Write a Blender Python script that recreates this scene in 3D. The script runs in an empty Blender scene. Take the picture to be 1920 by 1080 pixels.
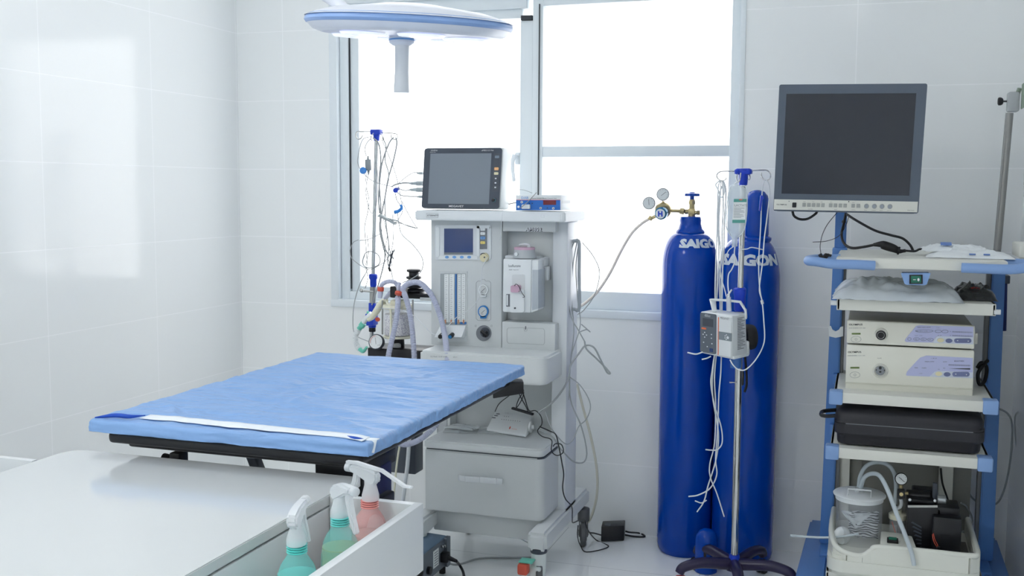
import bpy, bmesh, math, random
from mathutils import Vector, Matrix
random.seed(4)
V = Vector
scene = bpy.context.scene
COL = scene.collection

# ---------------------------------------------------------------- camera
cam_data = bpy.data.cameras.new('camera')
cam = bpy.data.objects.new('camera', cam_data)
COL.objects.link(cam)
cam_data.sensor_width = 36.0
cam_data.lens = 2000.0 / 1920.0 * 36.0
cam_data.clip_start = 0.05
cam_data.clip_end = 100
YAW, PITCH, ROLL = 0.3202, 0.0923, 0.0053
cam.matrix_world = (Matrix.Translation((2.6868, -4.1956, 1.4032)) @ Matrix.Rotation(YAW, 4, 'Z')
                    @ Matrix.Rotation(math.pi / 2 - PITCH, 4, 'X') @ Matrix.Rotation(ROLL, 4, 'Z'))
scene.camera = cam

# ---------------------------------------------------------------- world, light, exposure
world = bpy.data.worlds.new('world')
scene.world = world
world.use_nodes = True
wn = world.node_tree
bg = wn.nodes['Background']
bg.inputs['Color'].default_value = (0.975, 0.99, 1.0, 1)
bg.inputs['Strength'].default_value = 2.5
scene.view_settings.view_transform = 'Standard'
scene.view_settings.look = 'None'
scene.view_settings.gamma = 1.0
scene.view_settings.exposure = 0.48
scene.view_settings.use_curve_mapping = False
scene.cycles.max_bounces = 10
scene.cycles.diffuse_bounces = 8
scene.cycles.glossy_bounces = 5
scene.cycles.transmission_bounces = 8
scene.cycles.transparent_max_bounces = 16
scene.cycles.caustics_reflective = False
scene.cycles.caustics_refractive = False
scene.cycles.sample_clamp_indirect = 6.0

def area(name, loc, rot, sx, sy, power, col=(1, 1, 1), portal=False):
    d = bpy.data.lights.new(name, 'AREA')
    d.shape = 'RECTANGLE'; d.size = sx; d.size_y = sy
    d.energy = power; d.color = col
    if portal: d.cycles.is_portal = True
    o = bpy.data.objects.new(name, d)
    o.location = loc; o.rotation_euler = rot
    COL.objects.link(o)
    return o
# daylight comes in through the window opening
area('window_portal', (1.34, 0.14, 1.75), (-math.pi / 2, 0, 0), 1.75, 1.72, 1, portal=True)

# ---------------------------------------------------------------- materials
MATS = {}
def M(name, col, rough=0.5, metal=0.0, spec=0.5, trans=0.0, alpha=1.0, noise=0.0, nscale=40.0, bump=0.0, bscale=200.0,
      emit=0.0, coat=0.0, ior=1.45, sub=0.0):
    m = bpy.data.materials.new(name)
    m.use_nodes = True
    nt = m.node_tree
    b = nt.nodes['Principled BSDF']
    b.inputs['Base Color'].default_value = (*col, 1)
    b.inputs['Roughness'].default_value = rough
    b.inputs['Metallic'].default_value = metal
    b.inputs['Specular IOR Level'].default_value = spec
    b.inputs['Transmission Weight'].default_value = trans
    b.inputs['Alpha'].default_value = alpha
    b.inputs['IOR'].default_value = ior
    b.inputs['Coat Weight'].default_value = coat
    if sub: b.inputs['Subsurface Weight'].default_value = sub; b.inputs['Subsurface Radius'].default_value = (.02, .02, .02)
    if emit:
        b.inputs['Emission Color'].default_value = (*col, 1)
        b.inputs['Emission Strength'].default_value = emit
    tc = nt.nodes.new('ShaderNodeTexCoord')
    if noise:
        n = nt.nodes.new('ShaderNodeTexNoise'); n.inputs['Scale'].default_value = nscale; n.inputs['Detail'].default_value = 3
        nt.links.new(tc.outputs['Object'], n.inputs['Vector'])
        mx = nt.nodes.new('ShaderNodeMix'); mx.data_type = 'RGBA'
        mx.inputs['A'].default_value = (*[c * (1 - noise) for c in col], 1)
        mx.inputs['B'].default_value = (*[min(1, c * (1 + noise)) for c in col], 1)
        nt.links.new(n.outputs['Fac'], mx.inputs['Factor'])
        nt.links.new(mx.outputs['Result'], b.inputs['Base Color'])
    if bump:
        n = nt.nodes.new('ShaderNodeTexNoise'); n.inputs['Scale'].default_value = bscale; n.inputs['Detail'].default_value = 2
        nt.links.new(tc.outputs['Object'], n.inputs['Vector'])
        bp = nt.nodes.new('ShaderNodeBump'); bp.inputs['Strength'].default_value = bump; bp.inputs['Distance'].default_value = .002
        nt.links.new(n.outputs['Fac'], bp.inputs['Height'])
        nt.links.new(bp.outputs['Normal'], b.inputs['Normal'])
    MATS[name] = m
    return m

def s(r, g, b):   # 8-bit sRGB to linear
    f = lambda c: (c / 255 / 12.92) if c <= 10 else ((c / 255 + .055) / 1.055) ** 2.4
    return (f(r), f(g), f(b))

def tile_mat(name, axes, size, off, col, grout, rough, gw=0.003, wav=0.08):
    """glazed tiles: cells on two object axes with thin grout lines and a faint waviness of the glaze"""
    m = bpy.data.materials.new(name); m.use_nodes = True
    nt = m.node_tree; b = nt.nodes['Principled BSDF']; N = nt.nodes.new; L = nt.links.new
    tc = N('ShaderNodeTexCoord'); sp = N('ShaderNodeSeparateXYZ'); L(tc.outputs['Object'], sp.inputs[0])
    masks = []
    cells = []
    for ax, sz, of in zip(axes, size, off):
        a = N('ShaderNodeMath'); a.operation = 'SUBTRACT'; L(sp.outputs[ax], a.inputs[0]); a.inputs[1].default_value = of - gw / 2
        d = N('ShaderNodeMath'); d.operation = 'DIVIDE'; L(a.outputs[0], d.inputs[0]); d.inputs[1].default_value = sz
        f = N('ShaderNodeMath'); f.operation = 'FRACT'; L(d.outputs[0], f.inputs[0])
        fl = N('ShaderNodeMath'); fl.operation = 'FLOOR'; L(d.outputs[0], fl.inputs[0]); cells.append(fl)
        lt = N('ShaderNodeMath'); lt.operation = 'LESS_THAN'; L(f.outputs[0], lt.inputs[0]); lt.inputs[1].default_value = gw / sz
        masks.append(lt)
    mxm = N('ShaderNodeMath'); mxm.operation = 'MAXIMUM'; L(masks[0].outputs[0], mxm.inputs[0]); L(masks[1].outputs[0], mxm.inputs[1])
    mix = N('ShaderNodeMix'); mix.data_type = 'RGBA'
    mix.inputs['A'].default_value = (*col, 1); mix.inputs['B'].default_value = (*grout, 1)
    L(mxm.outputs[0], mix.inputs['Factor']); L(mix.outputs['Result'], b.inputs['Base Color'])
    # each tile sits at a hair's different tilt, and the glaze is slightly uneven
    cb = N('ShaderNodeCombineXYZ'); L(cells[0].outputs[0], cb.inputs[0]); L(cells[1].outputs[0], cb.inputs[1])
    ad = N('ShaderNodeVectorMath'); ad.operation = 'ADD'
    sc = N('ShaderNodeVectorMath'); sc.operation = 'SCALE'; sc.inputs['Scale'].default_value = 7.31
    L(cb.outputs[0], sc.inputs[0]); L(tc.outputs['Object'], ad.inputs[0]); L(sc.outputs[0], ad.inputs[1])
    n = N('ShaderNodeTexNoise'); n.inputs['Scale'].default_value = 2.2; n.inputs['Detail'].default_value = 1; L(ad.outputs[0], n.inputs['Vector'])
    bp = N('ShaderNodeBump'); bp.inputs['Strength'].default_value = wav; bp.inputs['Distance'].default_value = .02
    L(n.outputs['Fac'], bp.inputs['Height'])
    g2 = N('ShaderNodeBump'); g2.invert = True; g2.inputs['Strength'].default_value = .4; g2.inputs['Distance'].default_value = .001
    L(mxm.outputs[0], g2.inputs['Height']); L(bp.outputs['Normal'], g2.inputs['Normal']); L(g2.outputs['Normal'], b.inputs['Normal'])
    b.inputs['Roughness'].default_value = rough
    b.inputs['Specular IOR Level'].default_value = .4
    return m

# ---------------------------------------------------------------- mesh builder
class MB:
    def __init__(self, smooth=35):
        self.bm = bmesh.new(); self.i = 0; self.ang = smooth
    def mat(self, i): self.i = i; return self
    def _add(self, vs, fs):
        bv = [self.bm.verts.new(v) for v in vs]
        for f in fs:
            try:
                fc = self.bm.faces.new([bv[k] for k in f]); fc.material_index = self.i
            except ValueError: pass
        return bv
    def _merge(self, tmp):
        idx = {}
        for v in tmp.verts: idx[v] = self.bm.verts.new(v.co)
        for f in tmp.faces:
            try:
                nf = self.bm.faces.new([idx[v] for v in f.verts]); nf.material_index = self.i
            except ValueError: pass
        tmp.free()
    def hexa(self, c, bev=0, seg=2):
        """c: 8 corners: front tl,tr,br,bl then back tl,tr,br,bl"""
        t = bmesh.new(); v = [t.verts.new(p) for p in c]
        for f in ((0, 3, 2, 1), (4, 5, 6, 7), (0, 1, 5, 4), (3, 7, 6, 2), (0, 4, 7, 3), (1, 2, 6, 5)): t.faces.new([v[k] for k in f])
        bmesh.ops.recalc_face_normals(t, faces=t.faces)
        if bev: bmesh.ops.bevel(t, geom=list(t.edges), offset=bev, segments=seg, profile=.5, affect='EDGES', clamp_overlap=True)
        self._merge(t); return self
    def box(self, x0, x1, y0, y1, z0, z1, bev=0, seg=2):
        return self.hexa([(x0, y0, z1), (x1, y0, z1), (x1, y0, z0), (x0, y0, z0), (x0, y1, z1), (x1, y1, z1), (x1, y1, z0), (x0, y1, z0)], bev, seg)
    def obox(self, c, size, R=None, bev=0):
        R = R or Matrix.Identity(3); c = V(c); a, b, d = [x / 2 for x in size]
        P = [c + R @ V(p) for p in ((-a, -b, d), (a, -b, d), (a, -b, -d), (-a, -b, -d), (-a, b, d), (a, b, d), (a, b, -d), (-a, b, -d))]
        return self.hexa(P, bev)
    def slab(self, tl, tr, br, bl, back, bev=0):
        tl, tr, br, bl, back = V(tl), V(tr), V(br), V(bl), V(back)
        return self.hexa([tl, tr, br, bl, tl + back, tr + back, br + back, bl + back], bev)
    def bar(self, p0, p1, w, h, up=(0, 0, 1), bev=0):
        p0, p1 = V(p0), V(p1); d = (p1 - p0).normalized(); x = d.cross(V(up)).normalized(); z = x.cross(d)
        x *= w / 2; z *= h / 2
        return self.hexa([p0 - x + z, p0 + x + z, p0 + x - z, p0 - x - z, p1 - x + z, p1 + x + z, p1 + x - z, p1 - x - z], bev)
    def rings(self, rs, closed_ends=True, n=None):
        n = len(rs[0]); vs = [p for r in rs for p in r]; fs = []
        for k in range(len(rs) - 1):
            for j in range(n): fs.append((k * n + j, k * n + (j + 1) % n, (k + 1) * n + (j + 1) % n, (k + 1) * n + j))
        if closed_ends: fs.append(tuple(reversed(range(n)))); fs.append(tuple((len(rs) - 1) * n + j for j in range(n)))
        self._add(vs, fs); return self
    def lathe(self, prof, c=(0, 0, 0), axis=(0, 0, 1), n=32, caps=True):
        """prof: (radius, distance along axis)"""
        c = V(c); a = V(axis).normalized(); u = a.orthogonal().normalized(); w = a.cross(u)
        rs = [[c + a * h + (u * math.cos(2 * math.pi * j / n) + w * math.sin(2 * math.pi * j / n)) * max(r, 1e-5) for j in range(n)] for r, h in prof]
        return self.rings(rs, caps)
    def cyl(self, p0, p1, r0, r1=None, n=20, bev=0):
        p0, p1 = V(p0), V(p1); r1 = r0 if r1 is None else r1; L = (p1 - p0).length
        pr = [(r0, 0), (r1, L)] if not bev else [(r0 - bev, 0), (r0 - bev * .3, bev * .3), (r0, bev), (r1, L - bev), (r1 - bev * .3, L - bev * .3), (r1 - bev, L)]
        return self.lathe(pr, p0, p1 - p0, n)
    def ball(self, c, r, n=16, sc=(1, 1, 1)):
        c = V(c); rs = []
        for k in range(n // 2 + 1):
            t = math.pi * k / (n // 2); rr = max(math.sin(t), 1e-4)
            rs.append([c + V((math.cos(2 * math.pi * j / n) * rr * r * sc[0], math.sin(2 * math.pi * j / n) * rr * r * sc[1], -math.cos(t) * r * sc[2])) for j in range(n)])
        return self.rings(rs)
    def tube(self, pts, r, n=8, res=6, smooth=True, rf=None, caps=True):
        P = spline(pts, res) if smooth and len(pts) > 2 else [V(p) for p in pts]
        m = len(P); T = [(P[min(k + 1, m - 1)] - P[max(k - 1, 0)]).normalized() for k in range(m)]
        u = T[0].orthogonal().normalized(); rs = []
        for k in range(m):
            u = (u - T[k] * u.dot(T[k]))
            u = u.normalized() if u.length > 1e-6 else T[k].orthogonal().normalized()
            w = T[k].cross(u); rr = rf(k / (m - 1)) if rf else r
            rs.append([P[k] + (u * math.cos(2 * math.pi * j / n) + w * math.sin(2 * math.pi * j / n)) * rr for j in range(n)])
        return self.rings(rs, caps)
    def corrugated(self, pts, r, pitch=.0055, n=12):
        P = spline(pts, 24); L = [0]
        for k in range(1, len(P)): L.append(L[-1] + (P[k] - P[k - 1]).length)
        Q = []; cnt = int(L[-1] / (pitch / 4)); k = 0
        for q in range(cnt + 1):
            d = L[-1] * q / cnt
            while k < len(L) - 2 and L[k + 1] < d: k += 1
            t = (d - L[k]) / max(1e-9, L[k + 1] - L[k]); Q.append(P[k].lerp(P[k + 1], t))
        return self.tube(Q, r, n, smooth=False, rf=lambda t: r * (1 + .13 * (1, .3, -1, .3)[int(round(t * cnt)) % 4]))
    def prism(self, poly, org, ux, uy, depth, bev=0):
        """polygon (list of 2-D points) on the plane org + a*ux + b*uy, extruded along ux x uy by depth"""
        o, ux, uy = V(org), V(ux), V(uy); nrm = ux.cross(uy).normalized() * depth
        t = bmesh.new(); a = [t.verts.new(o + ux * p[0] + uy * p[1]) for p in poly]; b = [t.verts.new(v.co + nrm) for v in a]
        t.faces.new(a); t.faces.new(list(reversed(b))); n = len(a)
        for k in range(n): t.faces.new((a[k], b[k], b[(k + 1) % n], a[(k + 1) % n]))
        bmesh.ops.recalc_face_normals(t, faces=t.faces)
        if bev: bmesh.ops.bevel(t, geom=[e for e in t.edges if e.calc_face_angle(0) > .6], offset=bev, segments=2, affect='EDGES', clamp_overlap=True)
        self._merge(t); return self
    def grid(self, fn, nu, nv):
        vs = [fn(i / nu, j / nv) for j in range(nv + 1) for i in range(nu + 1)]
        fs = [(j * (nu + 1) + i, j * (nu + 1) + i + 1, (j + 1) * (nu + 1) + i + 1, (j + 1) * (nu + 1) + i) for j in range(nv) for i in range(nu)]
        self._add(vs, fs); return self
    def text(self, txt, org, ux, uy, h, stretch=1.0, bold=0.0, fn=None, lift=.0004):
        """lettering: org = lower left corner, ux = reading direction, uy = up, h = cap height"""
        cu = bpy.data.curves.new('t', 'FONT'); cu.body = txt; cu.size = 1; cu.resolution_u = 2; cu.offset = bold
        ob = bpy.data.objects.new('t', cu); COL.objects.link(ob)
        bpy.context.view_layer.update()
        me = bpy.data.meshes.new_from_object(ob.evaluated_get(bpy.context.evaluated_depsgraph_get()))
        ux, uy = V(ux).normalized(), V(uy).normalized(); nn = ux.cross(uy)
        k = h / .69
        if fn: vs = [fn(v.co.x * k * stretch, v.co.y * k) for v in me.vertices]
        else: vs = [V(org) + ux * v.co.x * k * stretch + uy * v.co.y * k + nn * lift for v in me.vertices]
        self._add(vs, [tuple(p.vertices) for p in me.polygons])
        bpy.data.objects.remove(ob); bpy.data.meshes.remove(me); bpy.data.curves.remove(cu)
        return self

def spline(pts, res=6):
    P = [V(p) for p in pts]; out = []
    if len(P) < 3: return P
    Q = [P[0] * 2 - P[1]] + P + [P[-1] * 2 - P[-2]]
    for k in range(1, len(Q) - 2):
        a, b, c, d = Q[k - 1], Q[k], Q[k + 1], Q[k + 2]
        for q in range(res):
            t = q / res
            out.append(.5 * ((2 * b) + (c - a) * t + (2 * a - 5 * b + 4 * c - d) * t * t + (3 * b - a - 3 * c + d) * t ** 3))
    out.append(P[-1]); return out

class Frame:
    """a flat instrument face: four world corners, read off in the panel's own (u, v) units, v downward"""
    def __init__(self, tl, tr, br, bl, u0, v0, u1, v1):
        self.c = [V(p) for p in (tl, tr, br, bl)]; self.r = (u0, v0, u1, v1)
        self.ux = ((self.c[1] - self.c[0]) + (self.c[2] - self.c[3])).normalized()
        self.uy = ((self.c[0] - self.c[3]) + (self.c[1] - self.c[2])).normalized()
        self.n = self.ux.cross(self.uy).normalized(); self.uy = self.n.cross(self.ux)
        self.k = ((self.c[1] - self.c[0]).length + (self.c[2] - self.c[3]).length) / 2 / (u1 - u0)
    def p(self, u, v, off=0):
        a = (u - self.r[0]) / (self.r[2] - self.r[0]); b = (v - self.r[1]) / (self.r[3] - self.r[1])
        t = self.c[0].lerp(self.c[1], a); q = self.c[3].lerp(self.c[2], a)
        return t.lerp(q, b) + self.n * off
    def rect(self, mb, u0, v0, u1, v1, d=.001, bev=0, base=0):
        mb.hexa([self.p(u0, v0, base + d), self.p(u1, v0, base + d), self.p(u1, v1, base + d), self.p(u0, v1, base + d),
                 self.p(u0, v0, base - .0005), self.p(u1, v0, base - .0005), self.p(u1, v1, base - .0005), self.p(u0, v1, base - .0005)], bev)
    def rrect(self, mb, u0, v0, u1, v1, r, d=.001, base=0, n=6):
        pts = []
        for cx, cy, a0 in ((u1 - r, v0 + r, -90), (u1 - r, v1 - r, 0), (u0 + r, v1 - r, 90), (u0 + r, v0 + r, 180)):
            for k in range(n + 1):
                a = math.radians(a0 + 90 * k / n); pts.append((cx + r * math.cos(a), cy + r * math.sin(a)))
        self.poly(mb, pts, d, base)
    def poly(self, mb, pts, d=.001, base=0):
        a = [self.p(u, v, base + d) for u, v in pts]; b = [self.p(u, v, base - .0005) for u, v in pts]; n = len(a)
        mb._add(a + b, [tuple(range(n)), tuple(reversed(range(n, 2 * n)))] + [(k, k + n, (k + 1) % n + n, (k + 1) % n) for k in range(n)])
    def ell(self, mb, u, v, ru, rv=None, d=.001, base=0, n=24):
        rv = rv or ru
        self.poly(mb, [(u + ru * math.cos(2 * math.pi * k / n), v + rv * math.sin(2 * math.pi * k / n)) for k in range(n)], d, base)
    def outline(self, mb, pts, w=.0006, closed=True, off=.0005):
        P = [self.p(u, v, off) for u, v in pts]
        if closed: P.append(P[0])
        for a, b in zip(P, P[1:]): mb.cyl(a, b, w, n=5)
    def text(self, mb, t, u, v, h, stretch=1.0, off=.001, bold=0.0):
        """u, v: lower left corner, h: cap height in panel units"""
        mb.text(t, self.p(u, v, off), self.ux, self.uy, h * self.k, stretch, bold)

# ---------------------------------------------------------------- objects
def thing(name, label, cat, loc=(0, 0, 0), group=None, kind=None):
    o = bpy.data.objects.new(name, None); COL.objects.link(o); o.location = loc; o.empty_display_size = .05
    if kind: o['kind'] = kind
    if label: o['label'] = label
    if cat: o['category'] = cat
    if group: o['group'] = group
    return o
def rootloc(p):
    q = V((0, 0, 0))
    while p: q += p.location; p = p.parent
    return q
def part(name, mb, mats, parent=None, label=None, loc=None):
    me = bpy.data.meshes.new(name); bm = mb.bm
    bmesh.ops.recalc_face_normals(bm, faces=bm.faces)
    o = bpy.data.objects.new(name, me); COL.objects.link(o)
    off = rootloc(parent) if parent else V(loc or (0, 0, 0))
    if not parent: o.location = off
    bmesh.ops.translate(bm, verts=bm.verts, vec=-off)
    bm.to_mesh(me); bm.free()
    for f in me.polygons: f.use_smooth = True
    me.set_sharp_from_angle(angle=math.radians(mb.ang))
    for m in (mats if isinstance(mats, (list, tuple)) else [mats]): me.materials.append(m)
    if parent: o.parent = parent
    if label: o['label'] = label
    return o
def solo(name, mb, mats, label, cat, loc=(0, 0, 0), group=None, kind=None):
    o = part(name, mb, mats, None, label, loc); o['category'] = cat
    if group: o['group'] = group
    if kind: o['kind'] = kind
    return o
def struct(name, mb, mats, parent=None):
    o = part(name, mb, mats, parent)
    if not parent: o['kind'] = 'structure'
    return o
def off(pts, d): return [V(p) + V(d) for p in pts]

WALLC = s(241, 243, 243)
m_white = M('white_plastic', s(224, 228, 230), .35)
m_grey = M('machine_grey_paint', s(203, 207, 208), .38, noise=.01)
m_grey2 = M('machine_light_grey', s(212, 216, 217), .35)
m_grey3 = M('column_grey', s(212, 216, 220), .3)
m_dgrey = M('dark_grey_plastic', s(70, 76, 86), .4)
m_bezel = M('monitor_bezel', s(62, 71, 84), .4)
m_black = M('black_plastic', s(24, 25, 30), .35)
m_rubber = M('black_rubber', s(22, 22, 25), .55)
m_screen = M('dark_screen', s(88, 97, 110), .22)
m_screen2 = M('large_dark_screen', s(42, 46, 56), .18)
m_lcd = M('blue_lcd', s(62, 78, 122), .2)
m_chrome = M('chrome_steel', s(200, 200, 200), .12, 1.0)
m_steel = M('brushed_steel', s(175, 175, 172), .3, 1.0)
m_brass = M('brass', s(186, 170, 128), .3, .8)
m_blue = M('royal_blue_plastic', s(20, 60, 190), .3)
m_cyl = M('blue_cylinder_paint', s(0, 64, 166), .14, spec=.38, noise=.04, nscale=9)
m_stencil = M('white_stencil_paint', s(205, 214, 225), .5, noise=.18, nscale=70)
m_hose = M('lilac_grey_hose', s(190, 194, 214), .35)
m_cable = M('grey_cable', s(165, 170, 172), .4)
m_wcable = M('white_cable', s(222, 226, 230), .35)
m_clear = M('clear_plastic', s(240, 244, 246), .08, trans=.0, alpha=.22)
m_fog = M('frosted_plastic', s(232, 236, 240), .3, alpha=.58)
m_ink = M('black_ink', s(50, 52, 58), .5)
m_gink = M('grey_ink', s(120, 124, 130), .5)
m_wink = M('white_ink', s(225, 228, 232), .5)
m_red = M('orange_red_rubber', s(214, 92, 72), .4)
m_pap = M('paper_label', s(225, 229, 230), .5)

# ================================================================ THE ROOM
W, H, D = 3.212, 2.75, -5.4
RZ = 0.2865
m_wall_b = tile_mat('glazed_wall_tile_back', (0, 2), (.6, .3), (.230, RZ), WALLC, s(252, 253, 254), .10, wav=.05)
m_wall_s = tile_mat('glazed_wall_tile_side', (1, 2), (.6, .3), (-.612, RZ), WALLC, s(252, 253, 254), .10, wav=.05)
m_floor = tile_mat('glazed_floor_tile', (0, 1), (.6, .6), (.35, -.42), s(246, 248, 248), s(205, 208, 210), .08, wav=.03)
m_ceil = M('ceiling_paint', s(246, 247, 248), .8, noise=.01)
m_trim = M('white_window_trim', s(228, 234, 238), .4)
m_alu = M('white_aluminium_frame', s(226, 233, 237), .35)
m_gasket = M('dark_gasket', s(50, 55, 60), .5)
WX0, WX1, WZ0, WZ1 = .475, 2.215, .905, 2.20
b = MB(); b.box(-.1, W + .1, D - .1, .3, -.1, 0); struct('floor', b, m_floor)
b = MB(); b.box(-.1, W + .1, D - .1, .3, H, H + .1); struct('ceiling', b, m_ceil)
b = MB()
for x0, x1, z0, z1 in ((-.1, WX0, 0, H), (WX1, W + .1, 0, H), (WX0, WX1, 0, WZ0), (WX0, WX1, WZ1, 2.27), (WX0, WX1, 2.6, H)): b.box(x0, x1, 0, .16, z0, z1)
struct('wall_back', b, m_wall_b)
b = MB(); b.box(-.1, 0, D, 0, 0, H); struct('wall_left', b, m_wall_s)
b = MB(); b.box(W, W + .1, D, 0, 0, H); struct('wall_right', b, m_wall_s)
b = MB(); b.box(-.1, W + .1, D - .1, D, 0, H); struct('wall_front', b, m_wall_b)
# white surround of the window opening, with its sill
b = MB()
b.box(WX0 - .017, WX0 + .02, -.006, .15, WZ0 - .015, WZ1 + .03, .002)
b.box(WX1 - .008, WX1 + .012, -.006, .15, WZ0 - .015, WZ1 + .03, .002)
b.box(WX0, WX1, -.006, .15, WZ1 - .01, WZ1 + .03, .002)
struct('trim_1', b, m_trim)
b = MB(); b.box(WX0 - .017, WX1 + .012, -.012, .15, WZ0 - .02, WZ0 + .012, .003); struct('trim_2', b, m_trim)
# left leaf, opened a crack: its own frame sits on the left half
FY0, FY1 = .035, .085
m_pane = M('window_glass', (1, 1, 1), .02, alpha=.06)
w1 = thing('window_1', None, None, (.95, .06, .93), kind='structure')
b = MB()
b.box(.497, .535, .02, .10, .917, 2.19, .002); b.box(.5352, 1.345, .02, .10, 2.138, 2.19, .002); b.box(.5352, 1.345, .02, .10, .917, .952, .002)
struct('window_frame', b, m_alu, w1)
b = MB(); b.box(.5355, .5395, .03, .085, .962, 2.138); struct('gasket', b, m_gasket, w1)
b = MB()
b.box(.5395, .580, FY0, FY1, .952, 2.138, .003); b.box(1.318, 1.372, FY0 - .012, FY1 - .012, .948, 2.088, .003)
b.box(.58, 1.32, FY0, FY1, .952, .975, .003); b.box(.58, 1.32, FY0, FY1, 2.10, 2.138, .003)
sh = struct('sash', b, m_alu, w1)
b = MB(); b.box(1.322, 1.370, .015, .06, 2.088, 2.108, .001); struct('sash_cap', b, m_gasket, sh)
b = MB(); b.box(.58, 1.318, .058, .063, .975, 2.10); struct('pane', b, m_pane, w1)
b = MB()
b.box(1.298, 1.318, .018, .04, 1.505, 1.555, .004); b.cyl((1.306, .03, 1.535), (1.306, -.01, 1.535), .009)
b.tube([(1.306, -.008, 1.545), (1.300, -.012, 1.52), (1.300, -.013, 1.48), (1.306, -.012, 1.435)], .009, rf=lambda t: .010 - .003 * t)
struct('window_handle', b, m_trim, w1)
w2 = thing('window_2', None, None, (1.8, .06, .93), kind='structure')
b = MB()
b.box(1.372, 1.416, .02, .10, .917, 2.19, .002); b.box(2.172, 2.207, .02, .10, .917, 2.19, .002)
b.box(1.416, 2.172, .02, .10, 2.142, 2.19, .002); b.box(1.416, 2.172, .02, .10, .917, .990, .002)
b.box(1.416, 2.172, .025, .09, 1.535, 1.578, .002)
struct('window_frame', b, m_alu, w2)
b = MB(); b.box(1.4, 1.403, .012, .03, .96, 2.15); struct('gasket', b, m_gasket, w2)
b = MB(); b.box(1.416, 2.172, .058, .063, .99, 1.535); struct('pane', b, m_pane, w2)
b = MB(); b.box(1.416, 2.172, .058, .063, 1.578, 2.142); struct('pane', b, m_pane, w2)
w3 = thing('window_3', None, None, (1.34, .06, 2.27), kind='structure')
b = MB(); b.box(WX0, WX1, .02, .10, 2.27, 2.30, .002); b.box(WX0, WX1, .02, .10, 2.57, 2.60, .002); b.box(WX0, WX0 + .04, .02, .10, 2.3, 2.57, .002); b.box(WX1 - .04, WX1, .02, .10, 2.3, 2.57, .002); b.box(1.325, 1.365, .02, .10, 2.3, 2.57, .002)
struct('window_frame', b, m_alu, w3)
b = MB(); b.box(WX0 + .04, WX1 - .04, .058, .063, 2.30, 2.57); struct('pane', b, m_pane, w3)
# ceiling light panels of the room (behind and above the picture)
m_tubelamp = M('tube_diffuser', (1, 1, 1), .5, emit=5.0)
m_lamp = M('lamp_diffuser', (1, 1, 1), .5, emit=17.0)
for x, y, hx, hy in ((.80, -4.0, .30, .30), (.75, -1.9, .13, .13), (2.56, -4.25, .03, .35)):
    t = thing('ceiling_light', ('square ceiling light panel behind the white cabinet' if y < -3 else 'square ceiling light panel beside the surgical lamp, near the left wall') if hx > .1 else 'narrow tube ceiling light near the right wall', 'ceiling light', (x, y, H - .03))
    b = MB(); b.box(x - hx - .02, x + hx + .02, y - hy - .02, y + hy + .02, H - .02, H, .004); part('frame', b, m_white, t)
    b = MB(); b.box(x - hx, x + hx, y - hy, y + hy, H - .026, H - .018); part('diffuser', b, m_lamp if hx > .1 else m_tubelamp, t)

# ================================================================ OPERATING TABLE AND ITS DRAPE
m_drape = M('blue_nonwoven_drape', s(130, 168, 218), .42, noise=.03, nscale=300, bump=.12, bscale=900)
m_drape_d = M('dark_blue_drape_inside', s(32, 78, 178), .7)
m_tape = M('white_tape', s(232, 238, 244), .6)
TX0, TX1, TY0, TY1, TZ = .965, 1.692, -2.165, -1.065, .86
tb = thing('operating_table', 'adjustable surgical table with a black tray top on a black column, under the blue sheet', 'operating table', (1.40, -1.75, 0))
b = MB()
b.box(1.00, 1.665, -2.145, -1.10, .800, .829, .011, 3); b.box(1.03, 1.635, -2.11, -1.13, .785, .81, .008)
part('tray_top', b, m_black, tb)
b = MB(); b.box(1.53, 1.625, -2.06, -1.93, .30, .79, .004); b.box(1.515, 1.64, -2.08, -1.91, .755, .79, .004); b.box(1.62, 1.66, -2.055, -1.96, .66, .70, .006)
part('column', b, m_black, tb)
m_navy = M('navy_plastic', s(20, 24, 70), .35)
b = MB(); b.box(1.625, 1.642, -2.045, -1.94, .30, .765, .003); part('column_cover', b, m_navy, tb)
b = MB(); b.bar((1.30, -2.0, .77), (1.36, -1.98, .60), .05, .02, bev=.003); part('strut', b, m_dgrey, tb)
b = MB(); b.box(1.115, 1.145, -2.07, -2.03, .70, .77, .006); b.cyl((1.12, -2.05, .745), (1.085, -2.05, .75), .012, bev=.003); part('clamp', b, m_black, tb)
b = MB(); b.hexa([(1.62, -1.16, .812), (1.70, -1.10, .812), (1.70, -1.10, .775), (1.62, -1.16, .765), (1.60, -1.05, .812), (1.68, -1.05, .812), (1.68, -1.05, .775), (1.60, -1.05, .765)], .003)
part('side_bracket', b, m_black, tb)
b = MB(); b.box(1.15, 1.60, -2.05, -1.35, .0, .07, .02, 3); b.box(1.25, 1.55, -1.95, -1.5, .06, .30, .01); part('base', b, m_black, tb)
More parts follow.
